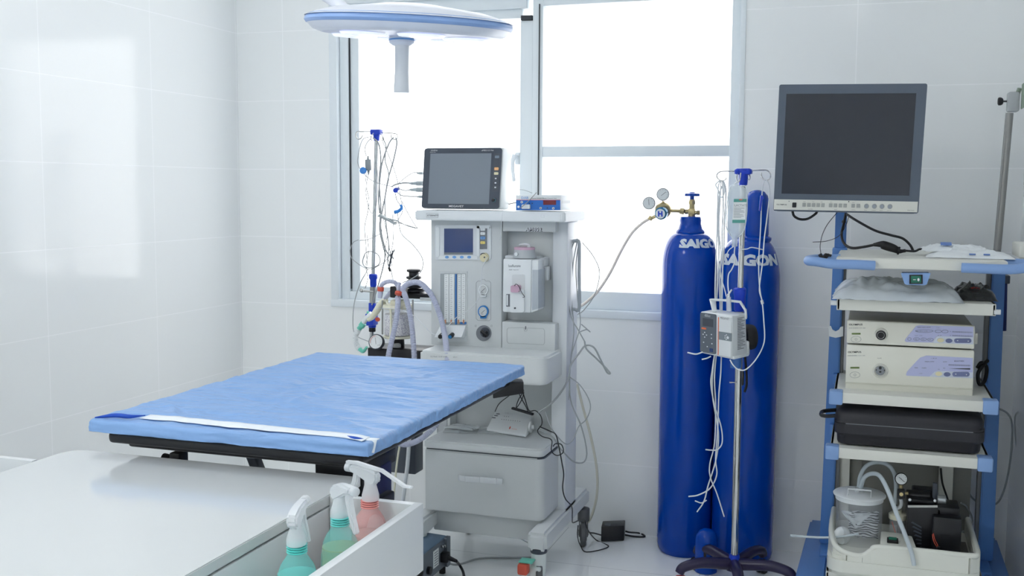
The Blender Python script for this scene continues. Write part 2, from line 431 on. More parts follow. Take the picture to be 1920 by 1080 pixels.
# the draped pad: a rounded slab with creases, hem folded under at the corners
def noise2(x, y):
    from mathutils import noise
    return noise.noise(V((x, y, 0)))
def crease(x, y):
    u = (x - TX0) / (TX1 - TX0); v = (y - TY0) / (TY1 - TY0)
    h = 0
    # long crossways wrinkles that fan out of the right edge, as cloth pulled over a pad
    for (x0, y0, x1, y1, w, a) in ((1.25, -1.20, 1.66, -1.30, .018, -.0045), (1.20, -1.42, 1.69, -1.47, .022, .0045), (1.30, -1.50, 1.68, -1.56, .013, -.005),
                                   (1.15, -1.65, 1.60, -1.72, .020, .0045), (1.05, -1.78, 1.45, -1.86, .018, -.004), (1.22, -1.86, 1.62, -1.92, .016, .004),
                                   (1.02, -1.45, 1.35, -1.38, .020, .0035), (1.35, -1.62, 1.66, -1.66, .012, -.004), (1.10, -1.98, 1.50, -2.05, .016, .004),
                                   (1.32, -1.28, 1.30, -2.0, .014, .003), (1.50, -1.2, 1.45, -1.6, .012, .0025), (1.18, -1.3, 1.22, -1.9, .02, -.003),
                                   (1.45, -1.93, 1.68, -2.10, .014, .0045), (1.0, -1.93, 1.18, -2.10, .013, .004), (1.40, -1.75, 1.68, -1.80, .011, .004)):
        dx, dy = x1 - x0, y1 - y0; L = dx * dx + dy * dy
        t = max(0, min(1, ((x - x0) * dx + (y - y0) * dy) / L)); d = math.hypot(x - x0 - dx * t, y - y0 - dy * t + .012 * noise2(x * 9, y * 9))
        h += 1.9 * a * math.exp(-(d / w) ** 2) * math.sin(math.pi * (t * .9 + .05))
    h += .0045 * noise2(x * 6 + 3, y * 20) + .0024 * noise2(x * 20, y * 45 + 9) + .0008 * noise2(x * 60 + 7, y * 60)
    return h
def drape_pt(a, c):
    # a, c in 0..1 run over the sheet; its outer 7 % turns down round the pad and under it
    def wrap(t, lo, hi):
        m = .07
        if t < m: return lo, (m - t) / m
        if t > 1 - m: return hi, (t - 1 + m) / m
        return lo + (hi - lo) * (t - m) / (1 - 2 * m), 0
    x, ex = wrap(a, TX0 + .008, TX1 - .008); y, ey = wrap(c, TY0 + .008, TY1 - .008)
    e = max(ex, ey); ang = min(1, e * 1.6) ; z = TZ + crease(x, y) * (1 - .4 * (e > 0))
    ox = oy = 0
    if e > 0:
        r = .010
        q = min(1, e / .3)
        out = r * math.sin(q * math.pi / 2); dn = r * (1 - math.cos(q * math.pi / 2))
        if e > .3: dn += (.021) * (min(e, .85) - .3) / .55
        inn = 0
        if e > .85: inn = .06 * (e - .85) / .15
        sx = (-1 if a < .5 else 1) if ex > 0 else 0; sy = (-1 if c < .5 else 1) if ey > 0 else 0
        wob = .004 * noise2(x * 12 + y * 12, e * 3)
        f = 1 if (sx == 0 or sy == 0) else .72
        ox = sx * f * (out - inn + wob) * (ex / e if sx and sy else 1); oy = sy * f * (out - inn + wob) * (ey / e if sx and sy else 1)
        z -= dn
    return (x + ox, y + oy, z)
b = MB(60); b.grid(drape_pt, 150, 210)
# fine pulled wrinkles of the cloth, mostly running across the table
_nt = m_drape.node_tree; _n1 = _nt.nodes.new('ShaderNodeTexNoise'); _n1.inputs['Scale'].default_value = 1.0; _n1.inputs['Detail'].default_value = 3; _n1.inputs['Distortion'].default_value = .6
_mp = _nt.nodes.new('ShaderNodeMapping'); _mp.inputs['Scale'].default_value = (5.5, 24, 6); _mp.inputs['Rotation'].default_value = (0, 0, .15)
_tc = _nt.nodes.new('ShaderNodeTexCoord'); _nt.links.new(_tc.outputs['Object'], _mp.inputs['Vector']); _nt.links.new(_mp.outputs[0], _n1.inputs['Vector'])
_bp = _nt.nodes.new('ShaderNodeBump'); _bp.inputs['Strength'].default_value = .85; _bp.inputs['Distance'].default_value = .022
_old = _nt.nodes['Principled BSDF'].inputs['Normal'].links[0].from_node; _nt.links.new(_n1.outputs['Fac'], _bp.inputs['Height']); _nt.links.new(_bp.outputs['Normal'], _old.inputs['Normal'])
dr = solo('surgical_drape', b, m_drape, 'wrinkled light blue sheet wrapped tight over the surgical table top', 'drape', (1.33, -1.6, TZ))
dr.modifiers.new('thickness', 'SOLIDIFY').thickness = .0015
# tucked corner folds, showing the darker inside of the sheet
for pts, r in (([(0.9755, -2.1545, 0.8620), (1.0156, -2.1346, 0.8660), (1.0646, -2.1395, 0.8680), (1.0796, -2.1066, 0.8650)], .0045), ([(1.6739, -1.1880, 0.8450), (1.6804, -1.1463, 0.8500), (1.6838, -1.0829, 0.8550)], .006), ([(1.6183, -2.1276, 0.8620), (1.6511, -2.1463, 0.8640), (1.6723, -2.1403, 0.8620)], .003)):
    b = MB(); b.tube(pts, .005, rf=lambda t: r * math.sin(math.pi * min(.97, t + .03)) + .001); part('folded_corner', b, m_drape_d, dr, 'darker blue inside of a folded corner')
# the white strip of tape along the near edge, running over the right-hand corner
tp = [(1.0826, -2.1105, 0.8660), (1.2108, -2.1082, 0.8660), (1.3437, -2.1148, 0.8660), (1.4716, -2.1211, 0.8660), (1.5947, -2.1272, 0.8660), (1.6458, -2.1306, 0.8660), (1.6750, -2.1430, 0.8640)]
b = MB()
b.grid(lambda a, c: (lambda p: (p[0], p[1] + .020 - .040 * c, TZ + .0035 + crease(p[0], p[1] + .020 - .040 * c) * .5))(spline(tp, 8)[min(48, int(a * 48))]), 48, 4)
b.grid(lambda a, c: (1.672 + .026 * c, -2.128 - .028 * min(1, a * 1.0) + (.0 if a < 1 else 0) + .006 * c, TZ + .0035 - .001 * c - (.026 * (max(0, a - .5) * 2))), 10, 3)
o = solo('tape_strip', b, m_tape, 'white adhesive tape strip along the near edge of the blue sheet', 'tape', (1.33, -2.13, TZ))
o.modifiers.new('thickness', 'SOLIDIFY').thickness = .0012

# ================================================================ WHITE CABINET IN FRONT, WITH A TROUGH ON EACH SIDE
m_lac = M('white_gloss_lacquer', s(204, 208, 209), .09, noise=.004)
m_lac_in = M('white_trough_edge', s(216, 220, 222), .3)
CZ, CY1, CY0 = .77, -2.115, -3.10
cb = thing('white_cabinet', 'white glossy cabinet with rounded back corner and a bottle trough along its right side', 'cabinet', (1.25, -2.6, 0))
b = MB()
pts = []
for cx, cy, r, a0 in ((.875 + .05, CY1 - .05, .05, 90), ):
    pts += [(cx + r * math.cos(math.radians(a0 + k * 15)), cy + r * math.sin(math.radians(a0 + k * 15))) for k in range(7)]
pts = [(1.648, CY1)] + pts + [(.875, CY0), (1.648, CY0)]
b.prism(pts, (0, 0, CZ - .022), (1, 0, 0), (0, 1, 0), .022, .002)
part('cabinet_top', b, m_lac, cb)
b = MB(); b.box(.90, 1.62, CY0 + .02, CY1 - .03, .0, CZ - .02, .003); part('cabinet_body', b, m_lac_in, cb)
def trough(xa, xb, ya, yb, inner):
    b = MB(); zb, zt = .617, .768
    b.box(xa, xb, ya, yb, zb, zb + .012, .001)
    b.box(xa, xa + .012, ya, yb, zb, zt, .001) if not inner == 'L' else b.box(xa, xa + .008, ya, yb, zb, zt - .024, .001)
    b.box(xb - .018, xb, ya, yb, zb, zt, .001) if not inner == 'R' else b.box(xb - .008, xb, ya, yb, zb, zt - .024, .001)
    b.box(xa + (.009 if inner == 'L' else .0115), xb - (.0085 if inner == 'R' else .0175), yb - .018, yb - .0004, zb + .0004, zt - .0003)
    part('side_trough', b, m_lac_in, cb)
trough(1.640, 1.852, CY0, -2.243, 'L')
trough(.66, .872, CY0, -2.22, 'R')

# ---------------------------------------------------------------- spray bottles
def spray(pos, ang, tilt, col, liq, liqz, label, lever=False):
    """bottle about 0.23 m tall; ang turns the nozzle direction"""
    t = thing('spray_bottle', label, 'spray bottle', pos, group='spray bottles in the trough')
    mc = M('tinted_bottle_plastic', col, .12, alpha=.34, spec=.6)
    ml = M('bottle_liquid', liq, .1, alpha=.5)
    hh = .133
    b = MB(50); b.lathe([(.034, 0), (.038, .004), (.0385, .04), (.037, .075), (.033, .100), (.028, .113), (.021, .123), (.0175, .129), (.0165, hh + .01)], pos, n=36); part('bottle', b, mc, t)
    b = MB(50); b.lathe([(.032, .003), (.036, .006), (.0367, .04), (.0352, .072), (.0345, liqz)], pos, n=30); part('liquid', b, ml, t)
    mn = M('tinted_neck_plastic', col, .15, alpha=.8)
    b = MB()
    for k in range(4): b.lathe([(.0165, hh + k * .0045), (.0187, hh + .0016 + k * .0045), (.0165, hh + .0032 + k * .0045)], pos, n=24)
    part('screw_neck', b, mn, t)
    R = Matrix.Rotation(ang, 3, 'Z') @ Matrix.Rotation(tilt, 3, 'Y'); o = V(pos) + V((0, 0, hh + .016))
    q = lambda p: o + R @ V(p)
    b = MB(45)
    b.rings([[q((-.002 + .0175 * sx * math.cos(a), .0175 * sy * math.sin(a), zz)) for a in [2 * math.pi * k / 20 for k in range(20)]]
             for zz, sx, sy in ((0, 1, 1), (.010, 1.0, 1.0), (.018, .9, .85), (.03, .75, .6), (.040, .8, .5))])
    prof = [(-.024, .046), (-.020, .058), (.0, .066), (.026, .068), (.046, .066), (.046, .054), (.03, .050), (.010, .040), (-.008, .030), (-.018, .034)]
    b.prism(prof, q((0, .010, 0)), R @ V((1, 0, 0)), R @ V((0, 0, 1)), .020, .004)
    b.cyl(q((.044, 0, .060)), q((.057, 0, .060)), .009, bev=.002)
    part('sprayer_head', b, m_fog, t)
    b = MB(); b.prism([(.024, .054), (.036, .053), (.040, .035), (.048, .010), (.060, -.018), (.053, -.022), (.038, .006), (.027, .033)], q((0, .006, 0)), R @ V((1, 0, 0)), R @ V((0, 0, 1)), .012, .002)
    part('trigger', b, m_fog, t)
    if lever:
        b = MB(45); b.prism([(.055, .074), (.030, .075), (-.030, .066), (-.085, .040), (-.100, .040), (-.100, .036), (-.083, .035), (-.030, .060), (.030, .069), (.055, .068)], q((0, .005, 0)), R @ V((1, 0, 0)), R @ V((0, 0, 1)), .010, .001)
        part('back_lever', b, m_fog, t)
zt = .630
spray((1.752, -2.575, zt), math.radians(100), -.1, s(105, 225, 218), s(150, 232, 228), .095, 'aqua spray bottle in the white trough, nearest of the three')
spray((1.752, -2.412, zt), math.radians(-30), 0, s(120, 225, 220), s(214, 216, 160), .092, 'spray bottle with aqua neck and yellowish liquid, middle one in the trough')
spray((1.755, -2.290, zt), math.radians(172), 0, s(246, 168, 164), s(240, 224, 222), .08, 'pink spray bottle at the far end of the white trough', True)

# ================================================================ ANAESTHESIA MACHINE
am = thing('anaesthesia_machine', 'tall grey anaesthesia machine with blue screen, flow tubes, drawer and casters', 'anaesthesia machine', (1.40, -.45, 0))
MX0, MX1 = 1.174, 1.632
YP = -.49           # plane of the instrument panel
# --- trolley base
b = MB()
for xa, xb in ((1.145, 1.205), (1.600, 1.668)):
    b.prism([(-.735, .205), (-.72, .215), (-.14, .215), (-.12, .203), (-.12, .150), (-.60, .152), (-.655, .145), (-.735, .145)], (xa, 0, 0), (0, 1, 0), (0, 0, 1), xb - xa, .010)
b.box(1.19, 1.615, -.60, -.25, .135, .225, .006)
part('trolley_base', b, m_grey2, am)
def caster(x, y, r, ang, parent, tread, hub, brake=None, zt=.165):
    b = MB(); ax = V((math.cos(ang), math.sin(ang), 0))
    b.lathe([(r * .55, -.012), (r * .93, -.012), (r, -.007), (r, .007), (r * .93, .012), (r * .55, .012)], (x, y, r), ax, 28)
    w = part('caster', b, tread, parent)
    b = MB(); b.cyl(V((x, y, r)) - ax * .014, V((x, y, r)) + ax * .014, r * .62, bev=.002); b.cyl(V((x, y, r)) - ax * .020, V((x, y, r)) + ax * .020, r * .22); part('hub', b, hub, w)
    b = MB(); d = V((-ax.y, ax.x, 0))
    for sg in (-1, 1):
        b.prism([(-r * .45, r * .8), (-r * .35, 2 * r + .004), (r * .30, 2 * r + .004), (r * .5, r * .9), (r * .25, r * .7)], V((x, y, 0)) + ax * (.016 * sg) - ax * .002, d, V((0, 0, 1)), .004)
    b.cyl((x, y, 2 * r - .004), (x, y, zt - .004), .024, bev=.003)
    part('fork', b, hub, w)
    return w
m_tread = M('smoke_grey_tread', s(88, 90, 92), .35, alpha=1)
m_wfork = M('white_caster_housing', s(215, 222, 222), .35)
m_teal = M('teal_plastic', s(110, 200, 180), .4)
c1 = caster(1.632, -.70, .050, .35, am, m_tread, m_wfork, zt=.155)
b = MB(); b.cyl((1.632, -.70, .132), (1.632, -.70, .151), .030, bev=.004); part('swivel_ring', b, m_dgrey, c1)
b = MB(45); b.cyl((1.632, -.70, .06), (1.632, -.70, .134), .027, bev=.003); b.box(1.607, 1.652, -.74, -.68, .02, .09, .008); part('caster_housing', b, m_wfork, c1)
b = MB(); b.box(1.575, 1.612, -.775, -.735, .068, .108, .008); part('brake_pedal', b, m_red, c1, 'red brake pedal')
b = MB(); b.box(1.578, 1.628, -.765, -.725, .110, .117, .002); part('release_tab', b, m_teal, c1, 'teal release tab')
caster(1.665, -.20, .052, .25, am, m_tread, m_tread, zt=.156)
caster(1.18, -.70, .050, .2, am, m_tread, m_wfork, zt=.155)
caster(1.18, -.20, .050, .2, am, m_tread, m_tread, zt=.156)
# --- drawer cabinet
def rcab(x0, x1, y0, y1, z0, z1, r, bev=.004):
    pts = [(x0, y1), (x0, y0)]
    pts += [(x1 - r + r * math.sin(math.radians(a)), y0 + r - r * math.cos(math.radians(a))) for a in range(0, 91, 15)] + [(x1, y1)]
    b.prism(pts, (0, 0, z0), (1, 0, 0), (0, 1, 0), z1 - z0, bev)
b = MB(); rcab(MX0 + .002, MX1 - .002, -.645, -.36, .224, .452, .035); dw = part('drawer', b, m_grey, am)
b = MB()
hp = [(1.3085, -0.6450, 0.3558), (1.3221, -0.6640, 0.3620), (1.3481, -0.6780, 0.3641), (1.4036, -0.6790, 0.3656), (1.4640, -0.6780, 0.3670), (1.4793, -0.6640, 0.3628), (1.4768, -0.6450, 0.3576)]
for p0, p1 in zip(hp, hp[1:]): b.bar(p0, p1, .004, .021, bev=.001)
o = part('handle', b, m_grey3, dw)
b = MB(); rcab(MX0, MX1, -.65, -.36, .457, .487, .035, .006); part('cabinet_top', b, m_grey2, am)
b = MB(); rcab(MX0 + .004, MX1 - .004, -.64, -.37, .225, .458, .03); part('cabinet_gap', b, m_dgrey, am)
# --- open bay above the drawer
b = MB(); b.box(MX0, 1.605, -.352, -.34, .48, .72); b.box(MX0, MX0 + .012, -.42, -.345, .48, .72, .002)
part('back_panel', b, m_grey, am)
# --- column on the right
b = MB(); b.box(1.600, 1.658, -.450, -.30, .16, 1.287, .006); part('column', b, m_grey3, am)
b = MB(); b.box(1.12, 1.165, -.40, -.28, .16, 1.287, .006); part('column', b, m_grey3, am)
# --- worktop, projecting
b = MB(); rcab(1.160, 1.640, -.655, -.345, .716, .818, .045, .008); part('worktop', b, m_grey2, am)
b = MB(); F = Frame((1.1776, -0.6560, 0.7977), (1.3940, -0.6560, 0.8095), (1.3942, -0.6560, 0.7479), (1.1774, -0.6560, 0.7349), 795, 668, 900, 700)
F.text(b, 'O2 Flush  0-25 L/min', 807, 670, 2.6, off=0); F.text(b, 'O2 +', 850, 671, 2.6, off=0); part('lettering', b, m_gink, am)
# --- upper body
PXL, PXM = (1.1360, -0.4900, 1.1116), (1.4182, -0.4900, 1.1194)
xl, xm, xr = PXL[0], PXM[0], (1.6263, -0.4900, 1.1252)[0]
b = MB(); b.box(xl, xm, YP, -.34, .815, 1.292, .004)
b.box(xm, xr, -.425, -.34, .815, 1.292, .002)
part('upper_body', b, m_grey, am)
# right-hand header with the machine's name
zh = (1.5385, -0.4900, 1.2491)[2]; zb = (1.5409, -0.4900, 0.9173)[2]
b = MB(); b.box(xm + .002, xr - .004, YP, -.42, zh, 1.292, .004); o = part('header', b, m_grey, am)
b = MB(); b.text('AM852', (1.5079, -0.4900, 1.2524), (1, 0, 0), (0, 0, 1), .0125, 1.15, .012); part('lettering', b, m_wink, o)
b = MB(); b.text('AM852', (1.5100, -0.4900, 1.2513), (1, 0, 0), (0, 0, 1), .0128, 1.15, .03, lift=.0002); part('lettering_shadow', b, m_ink, o)
b = MB(); b.box(xm + .002, xr, YP - .005, -.42, .815, zb, .005); o = part('absorber_door', b, m_grey, am)
F = Frame((1.4229, -0.4950, 0.9225), (1.6295, -0.4950, 0.9316), (1.6305, -0.4950, 0.8241), (1.4234, -0.4950, 0.8132), 525, 770, 885, 955)
b = MB()
F.outline(b, [(565, 820), (670, 818), (675, 840), (690, 840), (695, 820), (800, 825), (808, 835), (808, 915), (800, 926), (565, 916), (557, 905), (557, 830)], .0004); F.ell(b, 682, 820, 5, 12, .0006)
part('door_outline', b, m_gink, o)
# panel in the units of an enlarged view: 3.484 units per picture pixel from (790, 380)
F = Frame((1.0975, -0.4900, 1.3514), (1.7368, -0.4900, 1.3571), (1.7440, -0.4900, 0.7612), (1.0957, -0.4900, 0.7235), 0, 0, 1080, 1080)
b = MB(); F.rrect(b, 95, 145, 472, 370, 14, .004); scr = part('display_panel', b, m_grey3, am)
b = MB(); F.rrect(b, 104, 158, 128, 352, 8, .006); F.rect(b, 120, 343, 385, 366, .006); F.rrect(b, 378, 146, 470, 166, 8, .006); F.rrect(b, 378, 150, 396, 350, 7, .006); F.rect(b, 461, 158, 470, 310, .006); part('display_trim', b, m_white, scr)
b = MB(); F.rect(b, 159, 167, 352, 322, .0055, .0005); part('screen', b, m_lcd, scr)
b = MB(); F.rect(b, 159, 322, 352, 336, .0055); F.rect(b, 398, 162, 446, 300, .0052); part('display_strip', b, m_gink, scr)
mbl = M('blue_key', s(110, 160, 215), .4); mye = M('yellow_key', s(225, 205, 120), .4)
for k, (u, v) in enumerate(((418, 172), (418, 199), (418, 227), (418, 258))):
    b = MB(); F.rrect(b, 403, v - 9, 434, v + 9, 5, .0075); part('key', b, (m_white, m_white, mbl, mye)[k], scr)
for u in (179, 229, 279, 328):
    b = MB(); F.ell(b, u, 352, 13, 9, .0068); part('key', b, mbl, scr)
b = MB()
for v, t_ in ((176, '^'), (203, 'v'), (231, 'N0'), (262, 'o')): F.text(b, t_, 412, v, 7, 1, .0078)
F.text(b, 'ALARM', 403, 300, 5, .8, .0056); part('lettering', b, m_ink, scr)
m_cream = M('cream_port', s(222, 214, 180), .45)
b = MB(); F.ell(b, 430, 353, 28, 30, .012); F.ell(b, 430, 353, 22, 24, .018); pt = part('gas_port', b, m_cream, am)
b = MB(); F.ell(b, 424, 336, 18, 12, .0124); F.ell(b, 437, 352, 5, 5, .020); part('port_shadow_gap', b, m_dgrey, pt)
# flowmeter bay
b = MB(); 
for u0, u1, v0, v1 in ((122, 312, 445, 458), (122, 158, 458.4, 869.5), (303, 312, 458.4, 869)): F.rect(b, u0, v0, u1, v1, .003)
fm = part('flowmeter_frame', b, m_grey, am)
b = MB(); F.rect(b, 132, 460, 302.7, 869, .0036); part('recess', b, M('flowmeter_recess_grey', s(158, 165, 168), .4), fm)
m_tube = M('flow_tube', s(226, 230, 230), .15)
for k, (u0, u1) in enumerate(((160, 190), (194, 228), (248, 272), (276, 302))):
    b = MB(); F.rect(b, u0, 462, u1, 778, .0055, .001); ft = part('flow_tube', b, m_tube, am)
    b = MB()
    for q in range(22): F.rect(b, u0 + 9, 470 + q * 13.5, u0 + (20 if q % 2 else 15), 471.6 + q * 13.5, .0070)
    part('scale', b, m_gink, ft)
b = MB(); F.rect(b, 235, 461, 244, 792, .008); F.rect(b, 268, 776, 308, 790, .006); part('blue_divider', b, M('blue_stripe', s(50, 110, 175), .4), fm)
mco = M('copper_fitting', s(200, 150, 120), .3, .4)
b = MB()
for u in (168, 208, 257, 291): F.rect(b, u - 5, 760, u + 5, 785, .008)
part('needle_valve', b, mco, fm)
b = MB(); tl, tr, bl, br = F.p(135, 795, .002), F.p(308, 795, .002), F.p(118, 868, .045), F.p(302, 868, .045)
b.hexa([tl + V((0, -.006, 0)), tr + V((0, -.006, 0)), br, bl, tl + V((0, .004, 0)), tr + V((0, .004, 0)), F.p(302, 880, .002), F.p(118, 880, .002)], .003)
fp = part('knob_panel', b, m_white, am)
for u, m_ in ((170, m_black), (237, m_blue)):
    b = MB(); p0 = F.p(u, 850, .035); b.cyl(p0, p0 + V((0, -.028, -.006)), .0085, bev=.002); k_ = part('flow_knob', b, m_black, fp)
    b = MB(); b.cyl(p0 + V((0, -.026, -.0058)), p0 + V((0, -.0295, -.0066)), .0068); part('knob_cap', b, M('knob_cap_' + m_.name, s(40, 130, 190) if m_ is m_blue else s(30, 30, 34), .4), k_)
b = MB(); F.rect(b, 118, 870, 312, 905, .006); part('lower_ledge', b, m_grey2, fm)
# gauges
b = MB(); F.outline(b, [(383, 508), (405, 508), (408, 498), (428, 498), (432, 508), (458, 508), (468, 520), (468, 758), (458, 768), (383, 766), (371, 754), (371, 520)], .0005); part('gauge_outline', b, m_gink, am)
m_dial = M('dial_face', s(200, 204, 204), .3)
for v, m_, r in ((565, m_white, 32), (706, M('gauge_blue', s(40, 120, 190), .4), 34)):
    b = MB(); F.ell(b, 421, v, r, r * 1.12, .008, n=32); F.rrect(b, 402, v + 30, 440, v + 46, 4, .008); g = part('pressure_gauge', b, m_, am)
    b = MB(); F.ell(b, 421, v, r * .78, r * .9, .0092); part('dial', b, m_dial, g)
    b = MB(); p0, p1 = F.p(410, v + 12, .0096), F.p(434, v - 10, .0096); b.cyl(p0, p1, .0006, n=6)
    for k in range(9):
        a = math.radians(-30 + k * 30); b.cyl(F.p(421 - math.cos(a) * r * .6, v - math.sin(a) * r * .7, .0094), F.p(421 - math.cos(a) * r * .72, v - math.sin(a) * r * .84, .0094), .0004, n=5)
    F.text(b, '0.4', 410, v + 20, 7, 1, .0094)
    part('needle', b, m_ink, g)
# round selector in its dark well
b = MB(); F.ell(b, 422, 850, 50, 52, .003, n=36); sw = part('selector_well', b, m_gink, am)
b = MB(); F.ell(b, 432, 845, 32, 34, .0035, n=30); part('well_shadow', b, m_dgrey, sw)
b = MB(); p0 = F.p(442, 848, .004); b.cyl(p0, p0 + V((0, -.026, -.004)), .0085, bev=.002); b.bar(p0 + V((-.013, -.024, .011)), p0 + V((.010, -.024, -.010)), .012, .012, bev=.003); part('selector_switch', b, m_black, sw)
b = MB(); F.outline(b, [(368 + 5 * math.cos(a), 802 + 6 * math.sin(a)) for a in [k * .785 for k in range(8)]], .0004); F.outline(b, [(472 + 5 * math.cos(a), 802 + 6 * math.sin(a)) for a in [k * .785 for k in range(8)]], .0004); part('pictogram', b, m_gink, am)
# --- top shelf, chamfered right end
ys = -.56
a0, a1 = (1.1018, -0.5600, 1.3227), (1.6699, -0.5600, 1.3291)
b = MB(); zs0, zs1 = 1.288, 1.324
xr1 = (1.6720, -0.5677, 1.3293)
b.prism([(a0[0], ys), (1.662, ys), (1.676, ys + .01), (1.680, -.29), (a0[0] + .0, -.29)], (0, 0, zs0), (1, 0, 0), (0, 1, 0), zs1 - zs0, .004)
sh = part('top_shelf', b, m_white, am)
F2 = Frame((1.1018, -0.5600, 1.3227), (1.6699, -0.5600, 1.3291), (1.6702, -0.5600, 1.2953), (1.1017, -0.5600, 1.2873), 778, 395, 1056, 413)
b = MB(); F2.text(b, 'ETERNITY', 802.5, 405.5, 2.7, 1.25, .0007, .01); F2.outline(b, [(801, 400), (823, 400), (823, 408), (801, 408)], .0003); part('lettering', b, m_ink, sh)
b = MB(); F2.outline(b, [(1016, 402), (1022, 402), (1022, 408), (1016, 408)], .0006); part('pictogram', b, m_wink, sh)
# --- cable rail on the column side
b = MB(); b.tube([(1.655, -.38, (1.6799, -0.3800, 1.2121)[2]), (1.668, -.38, (1.6799, -0.3800, 1.2141)[2]), (1.6820, -0.3800, 1.2063), (1.6832, -0.3800, 1.0996), (1.6847, -0.3800, 0.9666), (1.668, -.38, (1.6827, -0.3800, 0.9606)[2]), (1.655, -.38, (1.6827, -0.3800, 0.9606)[2])], .0065, res=4, n=10)
part('side_rail', b, M('grey_rail', s(165, 172, 178), .35), am)

# ---------------------------------------------------------------- vaporiser, clipped to the machine's bracket
yv = -.56
vp = thing('vaporizer', 'white anaesthetic vaporizer with a mauve dial hanging in the right bay of the machine', 'vaporizer', (1.52, -.55, .92))
F = Frame((1.1275, -0.5600, 1.3524), (1.7547, -0.5600, 1.3580), (1.7618, -0.5600, 0.7733), (1.1258, -0.5600, 0.7363), 0, 0, 1080, 1080)
b = MB()
b.slab(F.p(547, 362), F.p(733, 368), F.p(727, 718), F.p(543, 712), (.0, .085, 0), .006)
b.slab(F.p(733, 372), F.p(775, 372), F.p(775, 700), F.p(727, 716), (.0, .075, 0), .004)
body = part('body', b, m_white, vp)
b = MB(); b.slab(F.p(738, 435, .0015), F.p(776, 435, .0015), F.p(776, 688, .0015), F.p(736, 700, .0015), (.0015, .078, 0), .001); part('side_panel', b, M('vaporizer_side_grey', s(178, 185, 192), .35), body)
m_ltdial = M('light_grey_dial', s(178, 183, 186), .35); m_mauve = M('mauve_plastic', s(200, 165, 185), .4)
c = F.p(662, 362) + V((0, .045, 0))
b = MB(); b.lathe([(.043, 0), (.040, .014), (.037, .028), (.037, .030)], c, n=36); dl = part('dial', b, m_ltdial, vp)
b = MB(); b.lathe([(.0385, .030), (.0385, .037), (.036, .039)], c, n=36); part('dial_ring', b, m_mauve, dl, 'mauve ring')
b = MB(); F3 = F; b.cyl(F.p(635, 333, -.002), F.p(635, 333, .006), .0065, n=20); part('lock_button', b, m_white, dl)
b = MB(); b.tube([c + V((.016, 0, .038)), c + V((.016, 0, .046)), c + V((.004, -.004, .050)), c + V((-.018, -.006, .047))], .005, rf=lambda t: .008 - .004 * t); part('lock_lever', b, m_grey3, dl)
b = MB(); F.text(b, 'Isoflurane', 583, 418, 17, .82, .0006); F.text(b, 'SN09  Vaporizer', 587, 438, 6.5, 1.0, .0006); part('lettering', b, m_gink, body)
b = MB(); F.rrect(b, 608, 465, 690, 570, 12, .0008); part('filler_recess', b, m_grey2, body)
b = MB(); F.rrect(b, 600, 560, 690, 712, 14, .012); fl = part('filler_block', b, m_white, body)
b = MB(); F.rrect(b, 614, 533, 666, 578, 10, .030); part('filler_cap', b, m_mauve, body, 'mauve cap')
b = MB(); b.tube([F.p(640, 535, .031), F.p(652, 523, .034), F.p(668, 540, .03), F.p(680, 580, .02), F.p(696, 608, .016), F.p(684, 612, .016)], .0011, n=6); part('tether', b, m_black, body)
b = MB(); F.rrect(b, 568, 593, 596, 676, 5, .001); part('level_window', b, m_gink, body)
b = MB(); F.rrect(b, 571, 598, 580, 668, 3, .0016); part('level_glass', b, m_white, body)
b = MB(); b.cyl(F.p(633, 683, .012), F.p(633, 683, .016), .0033); part('drain_screw', b, m_dgrey, fl)
b = MB(); b.box((1.5614, -0.4900, 1.1623)[0], (1.5796, -0.4900, 1.1627)[0], -.49, -.42, (1.5698, -0.4900, 1.1237)[2], (1.5696, -0.4900, 1.1547)[2], .002)
b.box((1.5638, -0.4900, 1.1235)[0], (1.5880, -0.4900, 1.1242)[0], -.47, -.42, (1.5703, -0.4700, 1.0715)[2], (1.5699, -0.4700, 1.1223)[2], .003)
b.box((1.4301, -0.4700, 1.1184)[0], (1.5574, -0.4700, 1.1610)[0], -.49, -.424, (1.5443, -0.4700, 1.0038)[2], (1.5431, -0.4700, 1.1607)[2], .002)
part('bracket', b, m_grey3, vp)

# ---------------------------------------------------------------- patient monitor on the top shelf
pm = thing('patient_monitor', 'patient monitor with grey screen and dark bezel standing on the shelf of the anaesthesia machine', 'monitor', (1.33, -.42, 1.324))
T, B_ = -.455, -.475
c = [(1.0939, -0.4550, 1.5574), (1.4104, -0.4550, 1.5571), (1.4059, -0.4750, 1.3286), (1.0888, -0.4750, 1.3281)]
b = MB(); b.slab(*[V(q) + V((0, .004, 0)) for q in c], (0, .10, -.002), .010)
b.slab(V(c[0]) + V((.02, .09, -.015)), V(c[1]) + V((-.02, .09, -.015)), V(c[2]) + V((-.02, .09, .01)), V(c[3]) + V((.02, .09, .01)), (0, .05, 0), .01)
hs = part('housing', b, m_white, pm)
F = Frame(*c, 0, 0, 100, 77)
b = MB(); F.rrect(b, 1.2, 1, 98.8, 76, 3.2, .003); bz = part('bezel', b, m_bezel, pm)
b = MB(); F.rect(b, 9.2, 7.6, 86, 70.6, .0034); part('screen', b, M('patient_screen', s(122, 131, 142), .25), bz)
b = MB(); F.rect(b, 89.3, 7.5, 97, 55, .0034); kp = part('key_strip', b, m_dgrey, bz)
for v, h, m_ in ((10.5, 3.2, M('indicator_grey', s(120, 135, 150), .4)), (25, 3.6, M('orange_key', s(240, 180, 120), .4)), (31, 3.2, m_cream), (37, 3, m_dgrey), (42.5, 3, m_dgrey), (48, 3, m_dgrey)):
    b = MB(); F.rrect(b, 90.6, v, 95.8, v + h, .8, .005); part('key', b, m_, kp)
